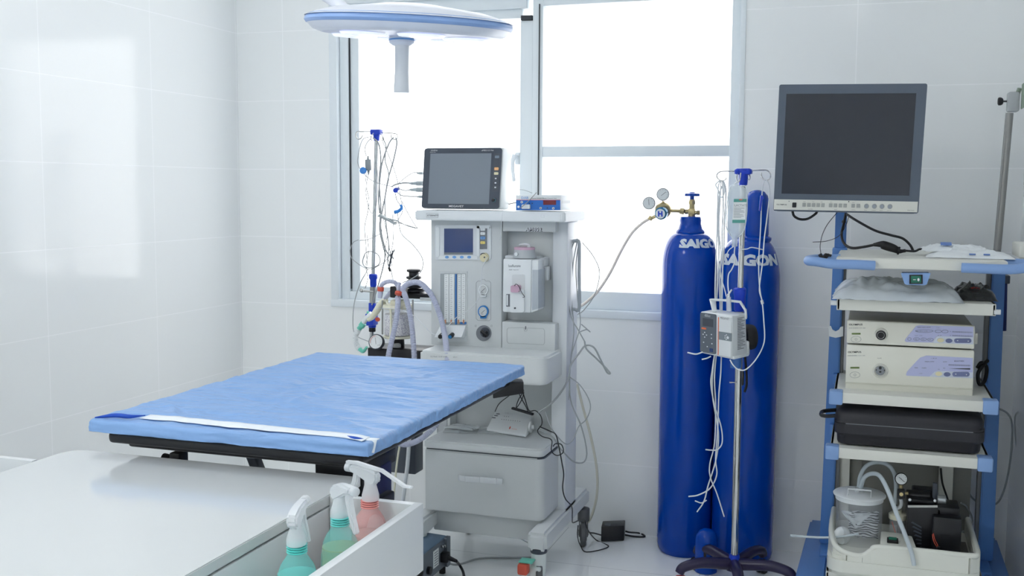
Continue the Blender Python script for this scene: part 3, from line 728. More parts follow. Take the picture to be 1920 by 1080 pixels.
b = MB(); F.rect(b, 92, 38, 94, 39.5, .0054); F.rect(b, 92, 43.5, 94, 45, .0054); F.rect(b, 92, 49, 94, 50.6, .0054); F.text(b, 'o', 92, 27.8, 1.5, 1, .0054)
F.text(b, 'mindray', 9.5, 4.3, 1.8, 1.0, .0034); F.text(b, 'animal care', 8.5, 6.2, 1.1, 1.0, .0034); F.text(b, 'uMEC12 Vet', 73.5, 4.8, 1.6, 1.25, .0034); F.text(b, 'MEGAVET', 36, 74.6, 2.2, 1.35, .0034, .01); part('lettering', b, m_wink, bz)
kb = F.p(91.8, 65.6)
b = MB(); b.cyl(kb, kb + F.n * .006, .0075 * .97, bev=.0005, n=28); kn = part('rotary_knob', b, M('knob_ring', s(90, 150, 165), .3), bz)
b = MB(); b.cyl(kb + F.n * .004, kb + F.n * .012, .0064, bev=.001, n=28); part('knob_cap', b, m_black, kn)
# plugs on the left side
for p1, L in (((1.0614, -0.4000, 1.4624), .012), ((1.0613, -0.4000, 1.4237), .034), ((1.0612, -0.4000, 1.3992), .034), ((1.0612, -0.4000, 1.3727), .01)):
    b = MB(); x, y, z = p1
    if L > .02: b.lathe([(.0085, .004), (.0085, -.022), (.0065, -.024), (.0055, -.040), (.003, -.052)], p1, (1, 0, 0), 16)
    else: b.lathe([(.005, .004), (.005, -.008), (.0025, -.02)], p1, (1, 0, 0), 14)
    part('plug', b, M('plug_grey', s(165, 175, 180), .4), pm)

# ---------------------------------------------------------------- blue-fronted controller
yb = -.50
ct = thing('control_unit', 'small white box with a blue front and red display on the machine shelf', 'control unit', (1.54, -.45, 1.324))
b = MB(); c = [(1.4737, -0.5000, 1.3819), (1.6426, -0.5000, 1.3830), (1.6431, -0.5000, 1.3287), (1.4740, -0.5000, 1.3268)]
b.slab(*c, (0, .15, 0), .001); part('case', b, m_white, ct)
F = Frame(*c, 1100, 562, 1552, 716)
b = MB(); F.rect(b, 1104, 613, 1550, 714, .001); fr = part('front_panel', b, M('blue_panel', s(30, 105, 190), .4), ct)
b = MB(); F.rect(b, 1104, 608, 1550, 613, .0012); part('red_line', b, M('red_line', s(190, 90, 100), .5), fr)
b = MB(); F.rect(b, 1380, 615, 1508, 660, .002); part('red_display', b, M('red_display', s(110, 28, 38), .2), fr)
b = MB()
for u, v in ((1163, 632), (1355, 693), (1482, 695), (1130, 680)): F.ell(b, u, v, 12, 12, .003)
F.rrect(b, 1170, 656, 1252, 700, 8, .012); part('button', b, m_white, fr)
b = MB()
for u, v in ((1163, 632), (1355, 693), (1482, 695), (1240, 645), (1270, 645), (1422, 692)): F.ell(b, u, v, 5, 5, .0034)
F.text(b, 'with Control Unit', 1385, 600, 12, 1.0, .0006); F.text(b, 'Animal WARMER', 1262, 600, 12, 1.0, .0006); part('lettering', b, m_ink, fr)
b = MB(); F.text(b, 'DAB', 1155, 600, 22, 1.2, .0006, .01); part('lettering', b, mbl, fr)
b = MB(); x0 = c[1][0]; b.box(x0, x0 + .0008, yb + .02, yb + .13, c[1][2] - .030, c[1][2] - .020); part('side_vent', b, m_grey, ct)
b = MB(); b.tube([(1.4962, -0.5120, 1.3359), (1.5269, -0.5200, 1.3594), (1.5587, -0.5200, 1.3921)], .0014, n=6); part('temperature_probe', b, m_steel, ct)
b = MB(); b.tube([(1.3874, -0.3600, 1.3708), (1.4236, -0.3800, 1.3971), (1.4743, -0.4200, 1.4013), (1.5209, -0.4500, 1.3898)], .001, n=6); part('probe_lead', b, m_cable, ct)
b = MB(); b.tube([(1.3875, -0.3600, 1.3446), (1.4134, -0.3800, 1.3491), (1.4476, -0.4200, 1.3538)], .002, n=6); part('power_lead', b, m_dgrey, ct)

# ---------------------------------------------------------------- white device, bags and black leads on the drawer cabinet
wd = thing('infusion_warmer', 'small white sloped device with rounded end lying on the drawer cabinet', 'medical device', (1.51, -.55, .487))
def wpt(u, v): return (780 + u / 4.154, 640 + v / 4.154)
fl_, fr_, bl_, br_ = V((1.3464, -0.4529, 0.4890)), V((1.5190, -0.5022, 0.4890)), V((1.3422, -0.3435, 0.5450)), V((1.4982, -0.3502, 0.5450))
f2, g2 = fl_ + V((0, 0, .010)), fr_ + V((0, 0, .010))
b = MB()
dn = V((0, .03, 0))
b.hexa([f2, g2, fr_, fl_, bl_, br_, V((br_.x, br_.y + .03, .489)), V((bl_.x, bl_.y + .03, .489))], .006, 3)
bd = part('body', b, m_white, wd)
b = MB(); n_ = (g2 - f2).normalized(); b.cyl(fr_ + V((-.005, .06, .028)), fr_ + V((.004, .06, .028)), .022, bev=.003); b.cyl(fr_ + V((.002, .06, .028)), fr_ + V((.012, .062, .028)), .008); part('heater_port', b, m_grey2, wd)
F = Frame(bl_, br_, g2, f2, 605, 548, 930, 745)
b = MB(); F.ell(b, 642, 575, 17, 5, .001); F.ell(b, 632, 596, 17, 5, .001); F.ell(b, 622, 620, 17, 5, .001); part('key', b, m_gink, bd)
b = MB()
for k in range(9): F.rect(b, 690 + k * 19, 625, 695 + k * 19, 629, .0006)
for k in range(3): F.rect(b, 700 + k * 18, 590, 705 + k * 18, 594, .0006)
F.text(b, 'barkey', 690, 560, 10, 1, .0006); part('lettering', b, m_gink, bd)
b = MB(); F.text(b, 'ANIMAL', 800, 712, 9, 1, .0006); F.ell(b, 786, 700, 5, 14, .001, n=6); part('logo', b, m_red, bd, 'small red printed mark')
# packets
m_bag = M('clear_film', s(232, 238, 240), .15, alpha=.45)
m_pk = M('grey_packet', s(188, 194, 196), .35, alpha=.85)
def packet(c, L, Wd, ang, h, mat, name, label, cat, group=None, seed=0, amp=.004, n=18):
    R = Matrix.Rotation(ang, 3, 'Z'); from_ = V(c)
    from mathutils import noise
    def P(top):
        def f(a, q):
            x, y = (a - .5) * L, (q - .5) * Wd; e = (1 - abs(2 * a - 1) ** 5) * (1 - abs(2 * q - 1) ** 5)
            z = h * e * (.65 + .35 * noise.noise(V((a * 4 + seed, q * 4, 0)))) + (amp * abs(noise.noise(V((a * 11, q * 9, seed + 3)))) * min(1, e + .25) if top else 0)
            return from_ + R @ V((x + .006 * noise.noise(V((a * 5, q * 5, seed))), y + .006 * noise.noise(V((q * 5, a * 5, seed + 5))), (z if top else 0) + .0005))
        return f
    b = MB(60); b.grid(P(True), n, n); b.grid(P(False), n, n)
    return solo(name, b, mat, label, cat, c, group)
packet((1.25, -.47, .4875), .13, .08, .25, .010, m_pk, 'sterile_packet', 'clear packet lying flat at the back left of the drawer cabinet, lowest of its pile', 'packet', 'packets on the drawer cabinet', 1)
packet((1.255, -.465, .500), .12, .07, -.15, .010, m_bag, 'sterile_packet', 'clear packet lying on another one at the back left of the drawer cabinet', 'packet', 'packets on the drawer cabinet', 2)
packet((1.36, -.44, .4875), .10, .07, .1, .006, m_bag, 'sterile_packet', 'flat clear film packet between the packet pile and the white device', 'packet', 'packets on the drawer cabinet', 3)
def wire(name, pts, r, mat, label, cat='cable', group=None, n=7, parent=None, corr=0):
    b = MB(60)
    if corr: b.corrugated(pts, r, corr)
    else: b.tube(pts, r, n=n)
    if parent: return part(name, b, mat, parent)
    return solo(name, b, mat, label, cat, pts[0], group)
lb = thing('extension_lead', 'tangled thin black lead looped behind the small white device and hanging to the floor', 'cord', (1.4373, -0.4200, 0.5690))
b = MB(); b.tube([(1.3759, -0.4400, 0.5645), (1.3859, -0.4200, 0.5920), (1.4133, -0.4000, 0.6169), (1.4440, -0.3900, 0.6397), (1.4589, -0.3900, 0.6509), (1.4738, -0.3900, 0.6375), (1.4688, -0.4000, 0.6083), (1.4542, -0.4200, 0.5804), (1.4560, -0.4000, 0.6074), (1.4738, -0.3900, 0.6437), (1.4492, -0.3800, 0.6485), (1.4591, -0.3900, 0.6222), (1.4922, -0.4200, 0.5892), (1.5102, -0.4500, 0.5760)], .0017)
b.tube([(1.4664, -0.3800, 0.6353), (1.4804, -0.3900, 0.6072), (1.5081, -0.4300, 0.5760), (1.5424, -0.4600, 0.5843), (1.5753, -0.5000, 0.5747), (1.5976, -0.5600, 0.5591), (1.5938, -0.6000, 0.5420), (1.6279, -0.6600, 0.5385), (1.6661, -0.6700, 0.5304), (1.6664, -0.6700, 0.4924), (1.6860, -0.6700, 0.4769), (1.7063, -0.6600, 0.4877), (1.7002, -0.6600, 0.5138), (1.6788, -0.6600, 0.5159), (1.6692, -0.6600, 0.5055)], .0019)
b.tube([(1.5956, -0.5800, 0.5534), (1.6434, -0.6200, 0.5501), (1.6785, -0.6600, 0.5482), (1.6934, -0.6700, 0.5079), (1.7084, -0.6800, 0.4509), (1.7145, -0.6800, 0.4135), (1.7112, -0.6800, 0.3657), (1.7184, -0.6700, 0.3255), (1.7285, -0.6200, 0.2836), (1.7122, -0.5500, 0.2224), (1.6957, -0.4800, 0.1798), (1.6919, -0.3800, 0.1575), (1.6943, -0.3000, 0.1359), (1.6981, -0.2800, 0.0986), (1.6993, -0.1346, 0.0060), (1.7657, -0.1935, 0.0040), (1.6998, -0.2822, 0.0040), (1.6557, -0.2118, 0.0040), (1.6727, -0.3200, 0.0766), (1.6691, -0.3000, 0.1122)], .0022)
part('lead', b, m_black, lb)
b = MB(); b.bar((1.4405, -0.4300, 0.5814), (1.5311, -0.4500, 0.5674), .014, .009, bev=.003); part('inline_plug', b, m_black, lb)
ad = thing('power_adapter', 'black box shaped power adapter on the floor beside the blue cylinder', 'power adapter', (1.77, -.13, 0))
b = MB(); fl_, fr_ = V((1.7229, -0.1414, 0.0020)), V((1.8068, -0.0983, 0.0020)); up = V((0, 0, .062)); bk = V((-.012, .075, 0))
b.slab(fl_ + up, fr_ + up, fr_, fl_, bk, .003); part('body', b, m_black, ad)
b = MB(); b.slab(fl_ + up + bk * .25 + V((.012, 0, .0015)), fl_ + up + bk * .25 + V((.035, 0, .0015)), fl_ + up + bk * .7 + V((.035, 0, .0015)), fl_ + up + bk * .7 + V((.012, 0, .0015)), (0, 0, -.001)); part('label_plate', b, m_dgrey, ad)
b = MB(); b.tube([fr_ + V((0, .03, .03)), (1.8189, -0.0550, 0.0250), (1.8510, 0.0031, 0.0060), (1.8764, -0.0244, 0.0040), (1.8376, -0.0380, 0.0040), (1.7977, -0.0370, 0.0060)], .0035); b.tube([fl_ + V((0, .02, .02)), (1.6803, -0.0759, 0.0120), (1.6505, -0.0462, 0.0040), (1.6264, 0.0040, 0.0040)], .003); part('lead', b, m_black, ad)

# ---------------------------------------------------------------- generator on the floor, behind the trough
gp = thing('generator_box', 'slate blue and grey electrical unit with rear plug, on the floor behind the trough', 'electrical unit', (1.15, -.75, .0))
m_slate = M('slate_blue_paint', s(92, 116, 140), .4); m_mg = M('mid_grey_plastic', s(98, 106, 116), .4)
c = [(1.2597, -0.8534, 0.0300), (1.2652, -0.6361, 0.0300)]
r0, r1 = V((1.2729, -0.6659, 0.0350)), V((1.2700, -0.9010, 0.0350))
q0, q1 = V((r0.x, r0.y, .145)), V((r1.x, r1.y, .145)); bk = V((-.24, .03, 0))
b = MB(); b.hexa([q1, q0, r0, r1, q1 + bk, q0 + bk, r0 + bk, r1 + bk], .008); part('body', b, m_slate, gp)
F = Frame(q1, q0, r0, r1, 0, 0, 100, 60); F.n = -F.n if F.n.x < 0 else F.n
b = MB(); F.rect(b, 2, 2, 98, 58, .002); F.rrect(b, 86, 0, 100, 60, 3, .012); rp = part('rear_panel', b, m_mg, gp)
b = MB(); F.rect(b, 42, 10, 62, 44, .0035); part('rating_label', b, m_pap, rp)
b = MB(); [F.rect(b, 45, 14 + 5 * k, 59, 15.5 + 5 * k, .004) for k in range(6)]; part('lettering', b, m_gink, rp)
b = MB(); p0 = F.p(22, 38, .002); b.cyl(p0, p0 + F.n * .012, .014); part('socket', b, m_black, rp)
b = MB(); p0 = F.p(76, 34, .002); b.obox(p0 + F.n * .012, (.03, .03, .035), None, .004); b.cyl(p0 + F.n * .02, p0 + F.n * .06 + V((0, -.01, -.006)), .010, .006); part('plug', b, m_black, rp)
b = MB(); b.cyl(F.p(72, 12, .002), F.p(72, 12, .012), .005); b.cyl(F.p(80, 14, .002), F.p(80, 14, .012), .005); part('terminal', b, m_chrome, rp)
b = MB(); e = p0 + F.n * .06 + V((0, -.01, -.006)); b.tube([e, (1.3243, -0.6744, 0.0400), (1.3469, -0.6952, 0.0200), (1.3821, -0.7818, 0.0060), (1.4164, -0.9221, 0.0050)], .005); part('lead', b, m_black, gp)
b = MB(); 
for q in (r0, r1, r0 + bk, r1 + bk): b.cyl((q.x + (.02 if q in (r0 + bk, r1 + bk) else -.02), q.y + .0, .0), (q.x + (.02 if q in (r0 + bk, r1 + bk) else -.02), q.y, .037), .012)
part('foot', b, m_black, gp)

# ================================================================ ABSORBER ASSEMBLY BESIDE THE MACHINE
ab = thing('absorber_assembly', 'black absorber block with clear granule canister and round pressure gauge, left of the anaesthesia machine', 'absorber', (.98, -.45, .74))
m_cream2 = M('cream_plastic', s(228, 226, 205), .35)
def gran(name):
    m = M(name, s(225, 222, 225), .8); nt = m.node_tree; b = nt.nodes['Principled BSDF']
    tc = nt.nodes.new('ShaderNodeTexCoord'); n = nt.nodes.new('ShaderNodeTexVoronoi'); n.inputs['Scale'].default_value = 230
    r = nt.nodes.new('ShaderNodeValToRGB'); r.color_ramp.elements[0].color = (*s(238, 236, 236), 1); r.color_ramp.elements[1].color = (*s(165, 160, 180), 1)
    r.color_ramp.elements[0].position = .35; r.color_ramp.elements[1].position = .75
    nt.links.new(tc.outputs['Object'], n.inputs['Vector']); nt.links.new(n.outputs['Distance'], r.inputs[0]); nt.links.new(r.outputs[0], b.inputs['Base Color'])
    return m
b = MB(); q0, q1 = (0.8748, -0.5000, 0.7913), (1.1002, -0.5000, 0.8031); b.box(q0[0], q1[0], -.50, -.36, .70, q0[2], .004); part('valve_block', b, m_black, ab)
b = MB(); b.box(q0[0] + .03, q1[0] - .04, -.47, -.39, .3, .70, .004); b.box(q1[0] - .05, 1.14, -.44, -.40, .62, .69, .004); part('support_bracket', b, m_dgrey, ab)
cx, cy = (0.9762, -0.4400, 0.8967)[0], -.44
zc = lambda p: p[2]
z0, z1 = (0.9759, -0.4400, 0.8362)[2], (0.9764, -0.4400, 0.9424)[2]
b = MB(); b.lathe([(.001, 0), (.052, 0), (.054, .003), (.054, z1 - z0 - .003), (.052, z1 - z0)], (cx, cy, z0), n=40, caps=False); part('canister', b, m_clear, ab, 'clear canister wall')
b = MB(); b.lathe([(.001, .004), (.050, .004), (.050, (z1 - z0) * .80), (.001, (z1 - z0) * .84)], (cx, cy, z0), n=40); part('absorbent_granules', b, gran('soda_lime'), ab)
b = MB(); b.lathe([(.056, -.008), (.058, -.004), (.056, 0)], (cx, cy, z0), n=40); part('canister_foot', b, m_cream2, ab)
b = MB(); b.lathe([(.001, z1 - z0), (.056, z1 - z0), (.059, z1 - z0 + .005), (.056, z1 - z0 + .014), (.03, z1 - z0 + .017), (.028, z1 - z0 + .030), (.022, z1 - z0 + .034)], (cx, cy, z0), n=40); part('canister_flange', b, m_cream2, ab)
b = MB(); b.cyl((cx, cy, q0[2]), (cx, cy, z0 - .006), .026, .024, n=30, bev=.002); part('pedestal', b, m_black, ab)
for p, q in (((0.9156, -0.4500, 0.9722), (0.9148, -0.4500, 0.8388)), ((1.0438, -0.4500, 0.9791), (1.0433, -0.4500, 0.8429))):
    b = MB(); b.cyl(q, p, .0035, n=12); part('clamp_rod', b, m_steel, ab)
b = MB(); p, q = (0.9569, -0.4700, 1.0293), (1.0104, -0.4700, 0.9860); b.box(p[0], q[0], -.47, -.42, q[2], p[2], .003); part('head_block', b, m_black, ab)
b = MB(); b.lathe([(.016, 0), (.016, .008), (.012, .014), (.001, .016)], (0.9940, -0.4900, 0.7982), n=24); part('valve_dome', b, m_clear, ab)
g0 = V((0.9208, -0.5200, 0.8192)); gd = V((.10, -.95, .25)).normalized()
b = MB(); b.lathe([(.028, -.022), (.030, -.016), (.030, 0), (.0275, .003), (.0265, .001)], g0, gd, 36); gg = part('pressure_gauge', b, m_dgrey, ab)
b = MB(); b.lathe([(.001, .0025), (.0262, .0025)], g0, gd, 36, caps=False); part('dial', b, m_pap, gg)
gu = V((0, 0, 1)); gu = (gu - gd * gu.dot(gd)).normalized(); gx = gu.cross(gd) * -1
gp_ = lambda a, r: g0 + gd * .0034 + (gx * math.sin(a) + gu * math.cos(a)) * r
b = MB(); b.cyl(gp_(3.35, .010), gp_(.2, .016), .0006, n=5)
for k in range(13): b.cyl(gp_(-2.2 + k * .366, .018), gp_(-2.2 + k * .366, .021), .0004, n=4)
b.text('cmH2O', gp_(3.6, .016), gx * -1 if gx.x < 0 else gx, gu, .0032); part('needle', b, m_ink, gg)
b = MB(); b.tube([gp_(.1 + k * .22, .0225) for k in range(9)], .0007, n=5); part('red_zone', b, m_red, gg)
# dark stack of rings and its plate (bellows base) with a faint clear dome
bl = thing('bellows', 'black ribbed bellows base with a clear dome before the window, left of the machine', 'bellows', (0.9934, -0.3300, 0.9699))
b = MB()
for (u0, v0, u1, v1) in (): pass
cb_ = V((0.9958, -0.3300, 1.0018)); bx = cb_.x
for z, r in (((0.9961, -0.3300, 1.0822)[2], .028), ((0.9960, -0.3300, 1.0547)[2], .030), ((0.9960, -0.3300, 1.0399)[2], .028), ((1.0005, -0.3300, 1.0210)[2], .042), ((1.0004, -0.3300, 1.0041)[2], .044)):
    b.lathe([(r * .8, -.007), (r, -.005), (r, .003), (r * .8, .006)], (bx, -.33, z), n=32)
b.cyl((bx, -.33, cb_.z - .02), (bx, -.33, (0.9961, -0.3300, 1.0822)[2]), .020); part('ribbed_stack', b, m_black, bl)
b = MB(); p, q = (0.9150, -0.3600, 0.9953), (1.0768, -0.3600, 0.9738); b.box(p[0], q[0], -.37, -.30, q[2], p[2], .004); part('base_plate', b, m_black, bl)
b = MB(); p, q = (1.0407, -0.3600, 0.9808), (1.0858, -0.3600, 0.9678); b.box(p[0], q[0] + .01, -.375, -.33, q[2], p[2], .002); part('mounting_arm', b, m_grey2, bl)
b = MB(); z1_, z0_ = (0.9601, -0.3300, 1.2437)[2], (0.9595, -0.3300, 1.0960)[2]; b.lathe([(.026, 0), (.026, z1_ - z0_ - .01), (.020, z1_ - z0_), (.002, z1_ - z0_ + .002)], ((0.9712, -0.3300, 1.1596)[0], -.33, z0_), n=30, caps=False); part('clear_dome', b, M('very_clear_plastic', s(235, 240, 242), .05, alpha=.10), bl)
# breathing circuit
hs_ = thing('breathing_circuit', 'lilac corrugated breathing hoses with red connectors arching from the black absorber to the blue table', 'breathing hoses', (0.9882, -0.4700, 1.0242))
HR = .0098
for pts in ([(1.0083, -0.4800, 1.0094), (1.0351, -0.4900, 1.0397), (1.0900, -0.5000, 1.0505), (1.1440, -0.5200, 1.0158), (1.1845, -0.5400, 0.9572), (1.2200, -0.5700, 0.8866), (1.2608, -0.6400, 0.8076), (1.2688, -0.6600, 0.7411), (1.2416, -0.6600, 0.5828), (1.1976, -0.6800, 0.5148), (1.1237, -0.6800, 0.4734), (1.0504, -0.6600, 0.4729)],
            [(1.0038, -0.4700, 1.0206), (1.0349, -0.5000, 0.9958), (1.0633, -0.5200, 0.9300), (1.0827, -0.5400, 0.8523), (1.0976, -0.5600, 0.7347), (1.1037, -0.6000, 0.5808), (1.0720, -0.6600, 0.4786)],
            [(0.9948, -0.4800, 0.9884), (1.0084, -0.5100, 0.9673), (1.0151, -0.5400, 0.9099), (1.0063, -0.5600, 0.8370), (0.9929, -0.5700, 0.7607), (0.9796, -0.6000, 0.5923), (1.0044, -0.6400, 0.4909)],
            [(0.9949, -0.4700, 1.0244), (0.9840, -0.4800, 1.0454), (0.9596, -0.4900, 1.0495), (0.9349, -0.4900, 1.0384), (0.9258, -0.4900, 1.0176)]):
    b = MB(60); b.corrugated(pts, HR if len(pts) > 5 else HR * .85, .0058, 12); part('corrugated_hose', b, m_hose, hs_)
b = MB(); b.cyl((0.9281, -0.4900, 1.0280), (0.9269, -0.4900, 1.0115), .0125, bev=.002); part('connector', b, m_red, hs_, 'red connector ring on the short hose')
b = MB(); b.cyl((0.9269, -0.4900, 1.0115), (0.9245, -0.4900, 0.9847), .0105, .0085, bev=.001); part('hose_end', b, m_hose, hs_)
b = MB(); b.lathe([(.010, -.006), (.0135, -.005), (.0135, .005), (.010, .006)], (1.0063, -0.5000, 1.0070), (0, -.5, -.8), 24); part('connector', b, m_red, hs_, 'red connector ring at the absorber outlet')
b = MB(); b.tube([(1.0063, -0.4850, 1.0465), (1.0018, -0.4900, 1.0325), (1.0017, -0.4900, 1.0100)], .007, n=12); part('elbow', b, m_hose, hs_)
# mask adaptor with cream elbow and green pieces
mk = thing('mask_adaptor', 'cream bent hose with teal and white catheter mount hanging beside the left stand', 'catheter mount', (0.8288, -0.4000, 0.8644))
b = MB(); b.cyl((0.9474, -0.4400, 1.0036), (0.9176, -0.4300, 0.9766), .009, .008); part('grey_coupling', b, m_hose, mk)
b = MB(60); b.tube([(0.9267, -0.4300, 0.9728), (0.9038, -0.4300, 0.9594), (0.8759, -0.4200, 0.9258), (0.8501, -0.4100, 0.8962), (0.8338, -0.4100, 0.8870)], .012, n=14, rf=lambda t: .008 + .006 * math.sin(math.pi * min(1, t * 1.2))); part('elbow_hose', b, m_cream2, mk)
b = MB(60); b.tube([(0.8454, -0.4000, 0.9118), (0.8173, -0.4000, 0.8851), (0.8008, -0.4000, 0.8589)], .009, n=14, rf=lambda t: .011 - .002 * t); part('white_adaptor', b, m_white, mk)
b = MB(60); b.tube([(0.8102, -0.4000, 0.8721), (0.8008, -0.4000, 0.8610), (0.7890, -0.4000, 0.8477)], .0125, n=14, rf=lambda t: .013 if t < .6 else .010); part('teal_joint', b, m_teal, mk)
b = MB(60); b.ball((0.8292, -0.4000, 0.9154), .006, 10); part('teal_port', b, m_teal, mk)
b = MB(60); b.corrugated([(0.7890, -0.4000, 0.8477), (0.7746, -0.4000, 0.8192), (0.7767, -0.4000, 0.7872), (0.7979, -0.4100, 0.7683)], .0105, .007, 12); part('flexible_section', b, m_white, mk)
b = MB(60); b.tube([(0.7956, -0.4100, 0.7704), (0.8168, -0.4200, 0.7622), (0.8382, -0.4300, 0.7818)], .006, n=10, rf=lambda t: .009 - .004 * t); part('teal_end', b, m_teal, mk)
b = MB(60); b.ball((0.8707, -0.4000, 0.8896), .011, 12, (1, .5, .8)); part('red_cap', b, m_red, mk)
b = MB(60); b.tube([(0.9384, -0.4600, 0.9678), (0.9726, -0.5000, 0.9444), (0.9791, -0.5100, 0.8844), (0.9788, -0.5200, 0.8037)], .0045, n=8); part('thin_cream_tube', b, m_cream2, mk)

# ================================================================ IV STAND WITH LEADS ON THE LEFT
def iv_stand(name, label, y, top, bot, hub, collars, hooks, pole_r, base_c, parent_extra=None):
    t = thing(name, label, 'IV stand', (base_c[0], base_c[1], 0))
    b = MB(); b.cyl(bot, top, pole_r, n=18); part('pole', b, m_chrome, t)
    return t
lst = thing('iv_stand', 'slim chrome IV stand with a blue top hub hung with tangled grey monitoring leads', 'IV stand', (.745, -.21, 0))
b = MB(); b.cyl((0.7524, -0.2100, 0.7712), (0.7802, -0.2100, 1.6014), .0085, n=16); b.cyl((.735, -.21, .08), (0.7524, -0.2100, 0.7712), .010, n=16); part('pole', b, M('pole_chrome', s(190, 194, 196), .25, .9), lst)
b = MB()
p = V((0.7804, -0.2100, 1.6315)); b.obox(p, (.044, .034, .022), None, .004); b.lathe([(.011, -.035), (.014, -.012), (.016, 0)], p, n=14); part('top_hub', b, m_blue, lst)
for sgn, pts in ((-1, [(0.7637, -0.2200, 1.6334), (0.7279, -0.2300, 1.6333), (0.7064, -0.2350, 1.6333), (0.6991, -0.2350, 1.6204), (0.7062, -0.2350, 1.6053), (0.7206, -0.2350, 1.6051), (0.7303, -0.2350, 1.6179)]),
                 (1, [(0.7995, -0.2000, 1.6297), (0.8401, -0.1900, 1.6276), (0.8591, -0.1850, 1.6233), (0.8614, -0.1850, 1.6082), (0.8495, -0.1850, 1.6019), (0.8353, -0.1850, 1.6106), (0.8330, -0.1850, 1.6236)]),
                 (0, [(0.7805, -0.2400, 1.6257), (0.7830, -0.2600, 1.6140), (0.7830, -0.2700, 1.6008), (0.7900, -0.2700, 1.5965)]), (0, [(0.8137, -0.2400, 1.6253), (0.8324, -0.2600, 1.6092), (0.8371, -0.2600, 1.5986), (0.8277, -0.2600, 1.5966)])):
    b = MB(); b.tube(pts, .0021, n=6); part('hook', b, m_steel, lst)
b = MB(); b.lathe([(.012, 0), (.014, .008), (.014, .03), (.018, .036), (.018, .050), (.014, .054)], (0.7614, -0.2100, 0.9985), n=20); part('upper_collar', b, m_blue, lst)
b = MB(); b.cyl((0.7572, -0.2100, 0.9318), (0.7602, -0.2100, 0.9984), .0125, n=18); b.cyl((0.7733, -0.2350, 0.9812), (0.7251, -0.2500, 0.9852), .0042); b.cyl((0.7323, -0.2500, 0.9855), (0.7227, -0.2500, 0.9863), .008, bev=.002); part('clamp', b, m_steel, lst)
b = MB(); p, q = (0.7552, -0.2100, 0.8294), (0.7560, -0.2100, 0.9318); b.cyl(p, q, .016, .015, bev=.002); b.box(p[0] - .018, p[0] + .018, -.24, -.19, p[2] + .01, p[2] + .06, .004); part('lower_collar', b, m_blue, lst)
b = MB(); b.cyl((0.7551, -0.2100, 0.8115), (0.7552, -0.2100, 0.8294), .014, bev=.002); part('rubber_ring', b, m_black, lst)
b = MB()
for k in range(5):
    a = k * 2 * math.pi / 5 + .3; b.tube([(.735, -.21 - .0, .09), (.735 + .08 * math.cos(a), -.21 + .08 * math.sin(a), .085), (.735 + .15 * math.cos(a), -.21 + .15 * math.sin(a), .05), (.735 + .165 * math.cos(a), -.21 + .165 * math.sin(a), .02)], .014, n=8)
part('base', b, M('plum_base_plastic', s(38, 32, 62), .35), lst)
gl = 'monitoring leads on the left stand'
YA = -.25
m_lead = M('grey_lead_cable', s(158, 162, 165), .45)
def lead(pts, r, lab, m=None): return wire('monitoring_lead', pts, max(.0016, r * 1.2), m or m_lead, lab, 'lead', gl)
LL = 'thin grey monitoring lead tangled round the chrome pole of the left stand'
lead([(0.7829, -0.2600, 1.6076), (0.7614, -0.2600, 1.5865), (0.7517, -0.2600, 1.5609), (0.7586, -0.2600, 1.5331)], .0015, LL)
lead([(0.7676, -0.2600, 1.4666), (0.7576, -0.2600, 1.4107), (0.7691, -0.2600, 1.3569), (0.7615, -0.2600, 1.3029), (0.7491, -0.2600, 1.2486), (0.7533, -0.2600, 1.1727), (0.7598, -0.2600, 1.0857)], .0014, LL)
lead([(0.7876, -0.2600, 1.6076), (0.8087, -0.2500, 1.5823), (0.8177, -0.2500, 1.5181), (0.8100, -0.2500, 1.4325), (0.8164, -0.2500, 1.3249), (0.8111, -0.2500, 1.2385), (0.8249, -0.2500, 1.1737), (0.8294, -0.2400, 1.1299), (0.8147, -0.2400, 1.0641), (0.7950, -0.2500, 0.9877), (0.7778, -0.2600, 0.9288)], .0024, LL)
lead([(0.8254, -0.2500, 1.6077), (0.8416, -0.2500, 1.5713), (0.8366, -0.2500, 1.5181), (0.8527, -0.2500, 1.4540), (0.8356, -0.2500, 1.3682), (0.8397, -0.2500, 1.2605), (0.8510, -0.2500, 1.1743), (0.8459, -0.2500, 1.1092), (0.8528, -0.2500, 1.0811)], .0020, LL)
lead([(0.8517, -0.2000, 1.6098), (0.8419, -0.2200, 1.5875), (0.8224, -0.2400, 1.5184), (0.8149, -0.2500, 1.4539), (0.8072, -0.2500, 1.3679), (0.8115, -0.2500, 1.3033)], .0026, LL)
lead([(0.8612, -0.2000, 1.6097), (0.8658, -0.2000, 1.5839), (0.8604, -0.2200, 1.5188), (0.8456, -0.2400, 1.4434), (0.8309, -0.2400, 1.3681), (0.8163, -0.2400, 1.3032), (0.8111, -0.2400, 1.2381), (0.8343, -0.2400, 1.1517), (0.8674, -0.2400, 1.1200)], .0026, LL)
lead([(0.8182, -0.2400, 1.5997), (0.8462, -0.2400, 1.5397), (0.8648, -0.2300, 1.4864), (0.8879, -0.2400, 1.4263), (0.9107, -0.2600, 1.3581), (0.9175, -0.2600, 1.3155), (0.8986, -0.2600, 1.2789)], .0012, LL)
lead([(0.7781, -0.2500, 1.6124), (0.7425, -0.2600, 1.5995), (0.7229, -0.2600, 1.5397), (0.7225, -0.2600, 1.4967), (0.7556, -0.2600, 1.4537), (0.8005, -0.2600, 1.4281), (0.8712, -0.2600, 1.4112)], .0009, LL)
lead([(0.8758, -0.2700, 1.4112), (0.9059, -0.3000, 1.4196), (0.9608, -0.3400, 1.4258), (1.0169, -0.3800, 1.4237)], .0026, LL)
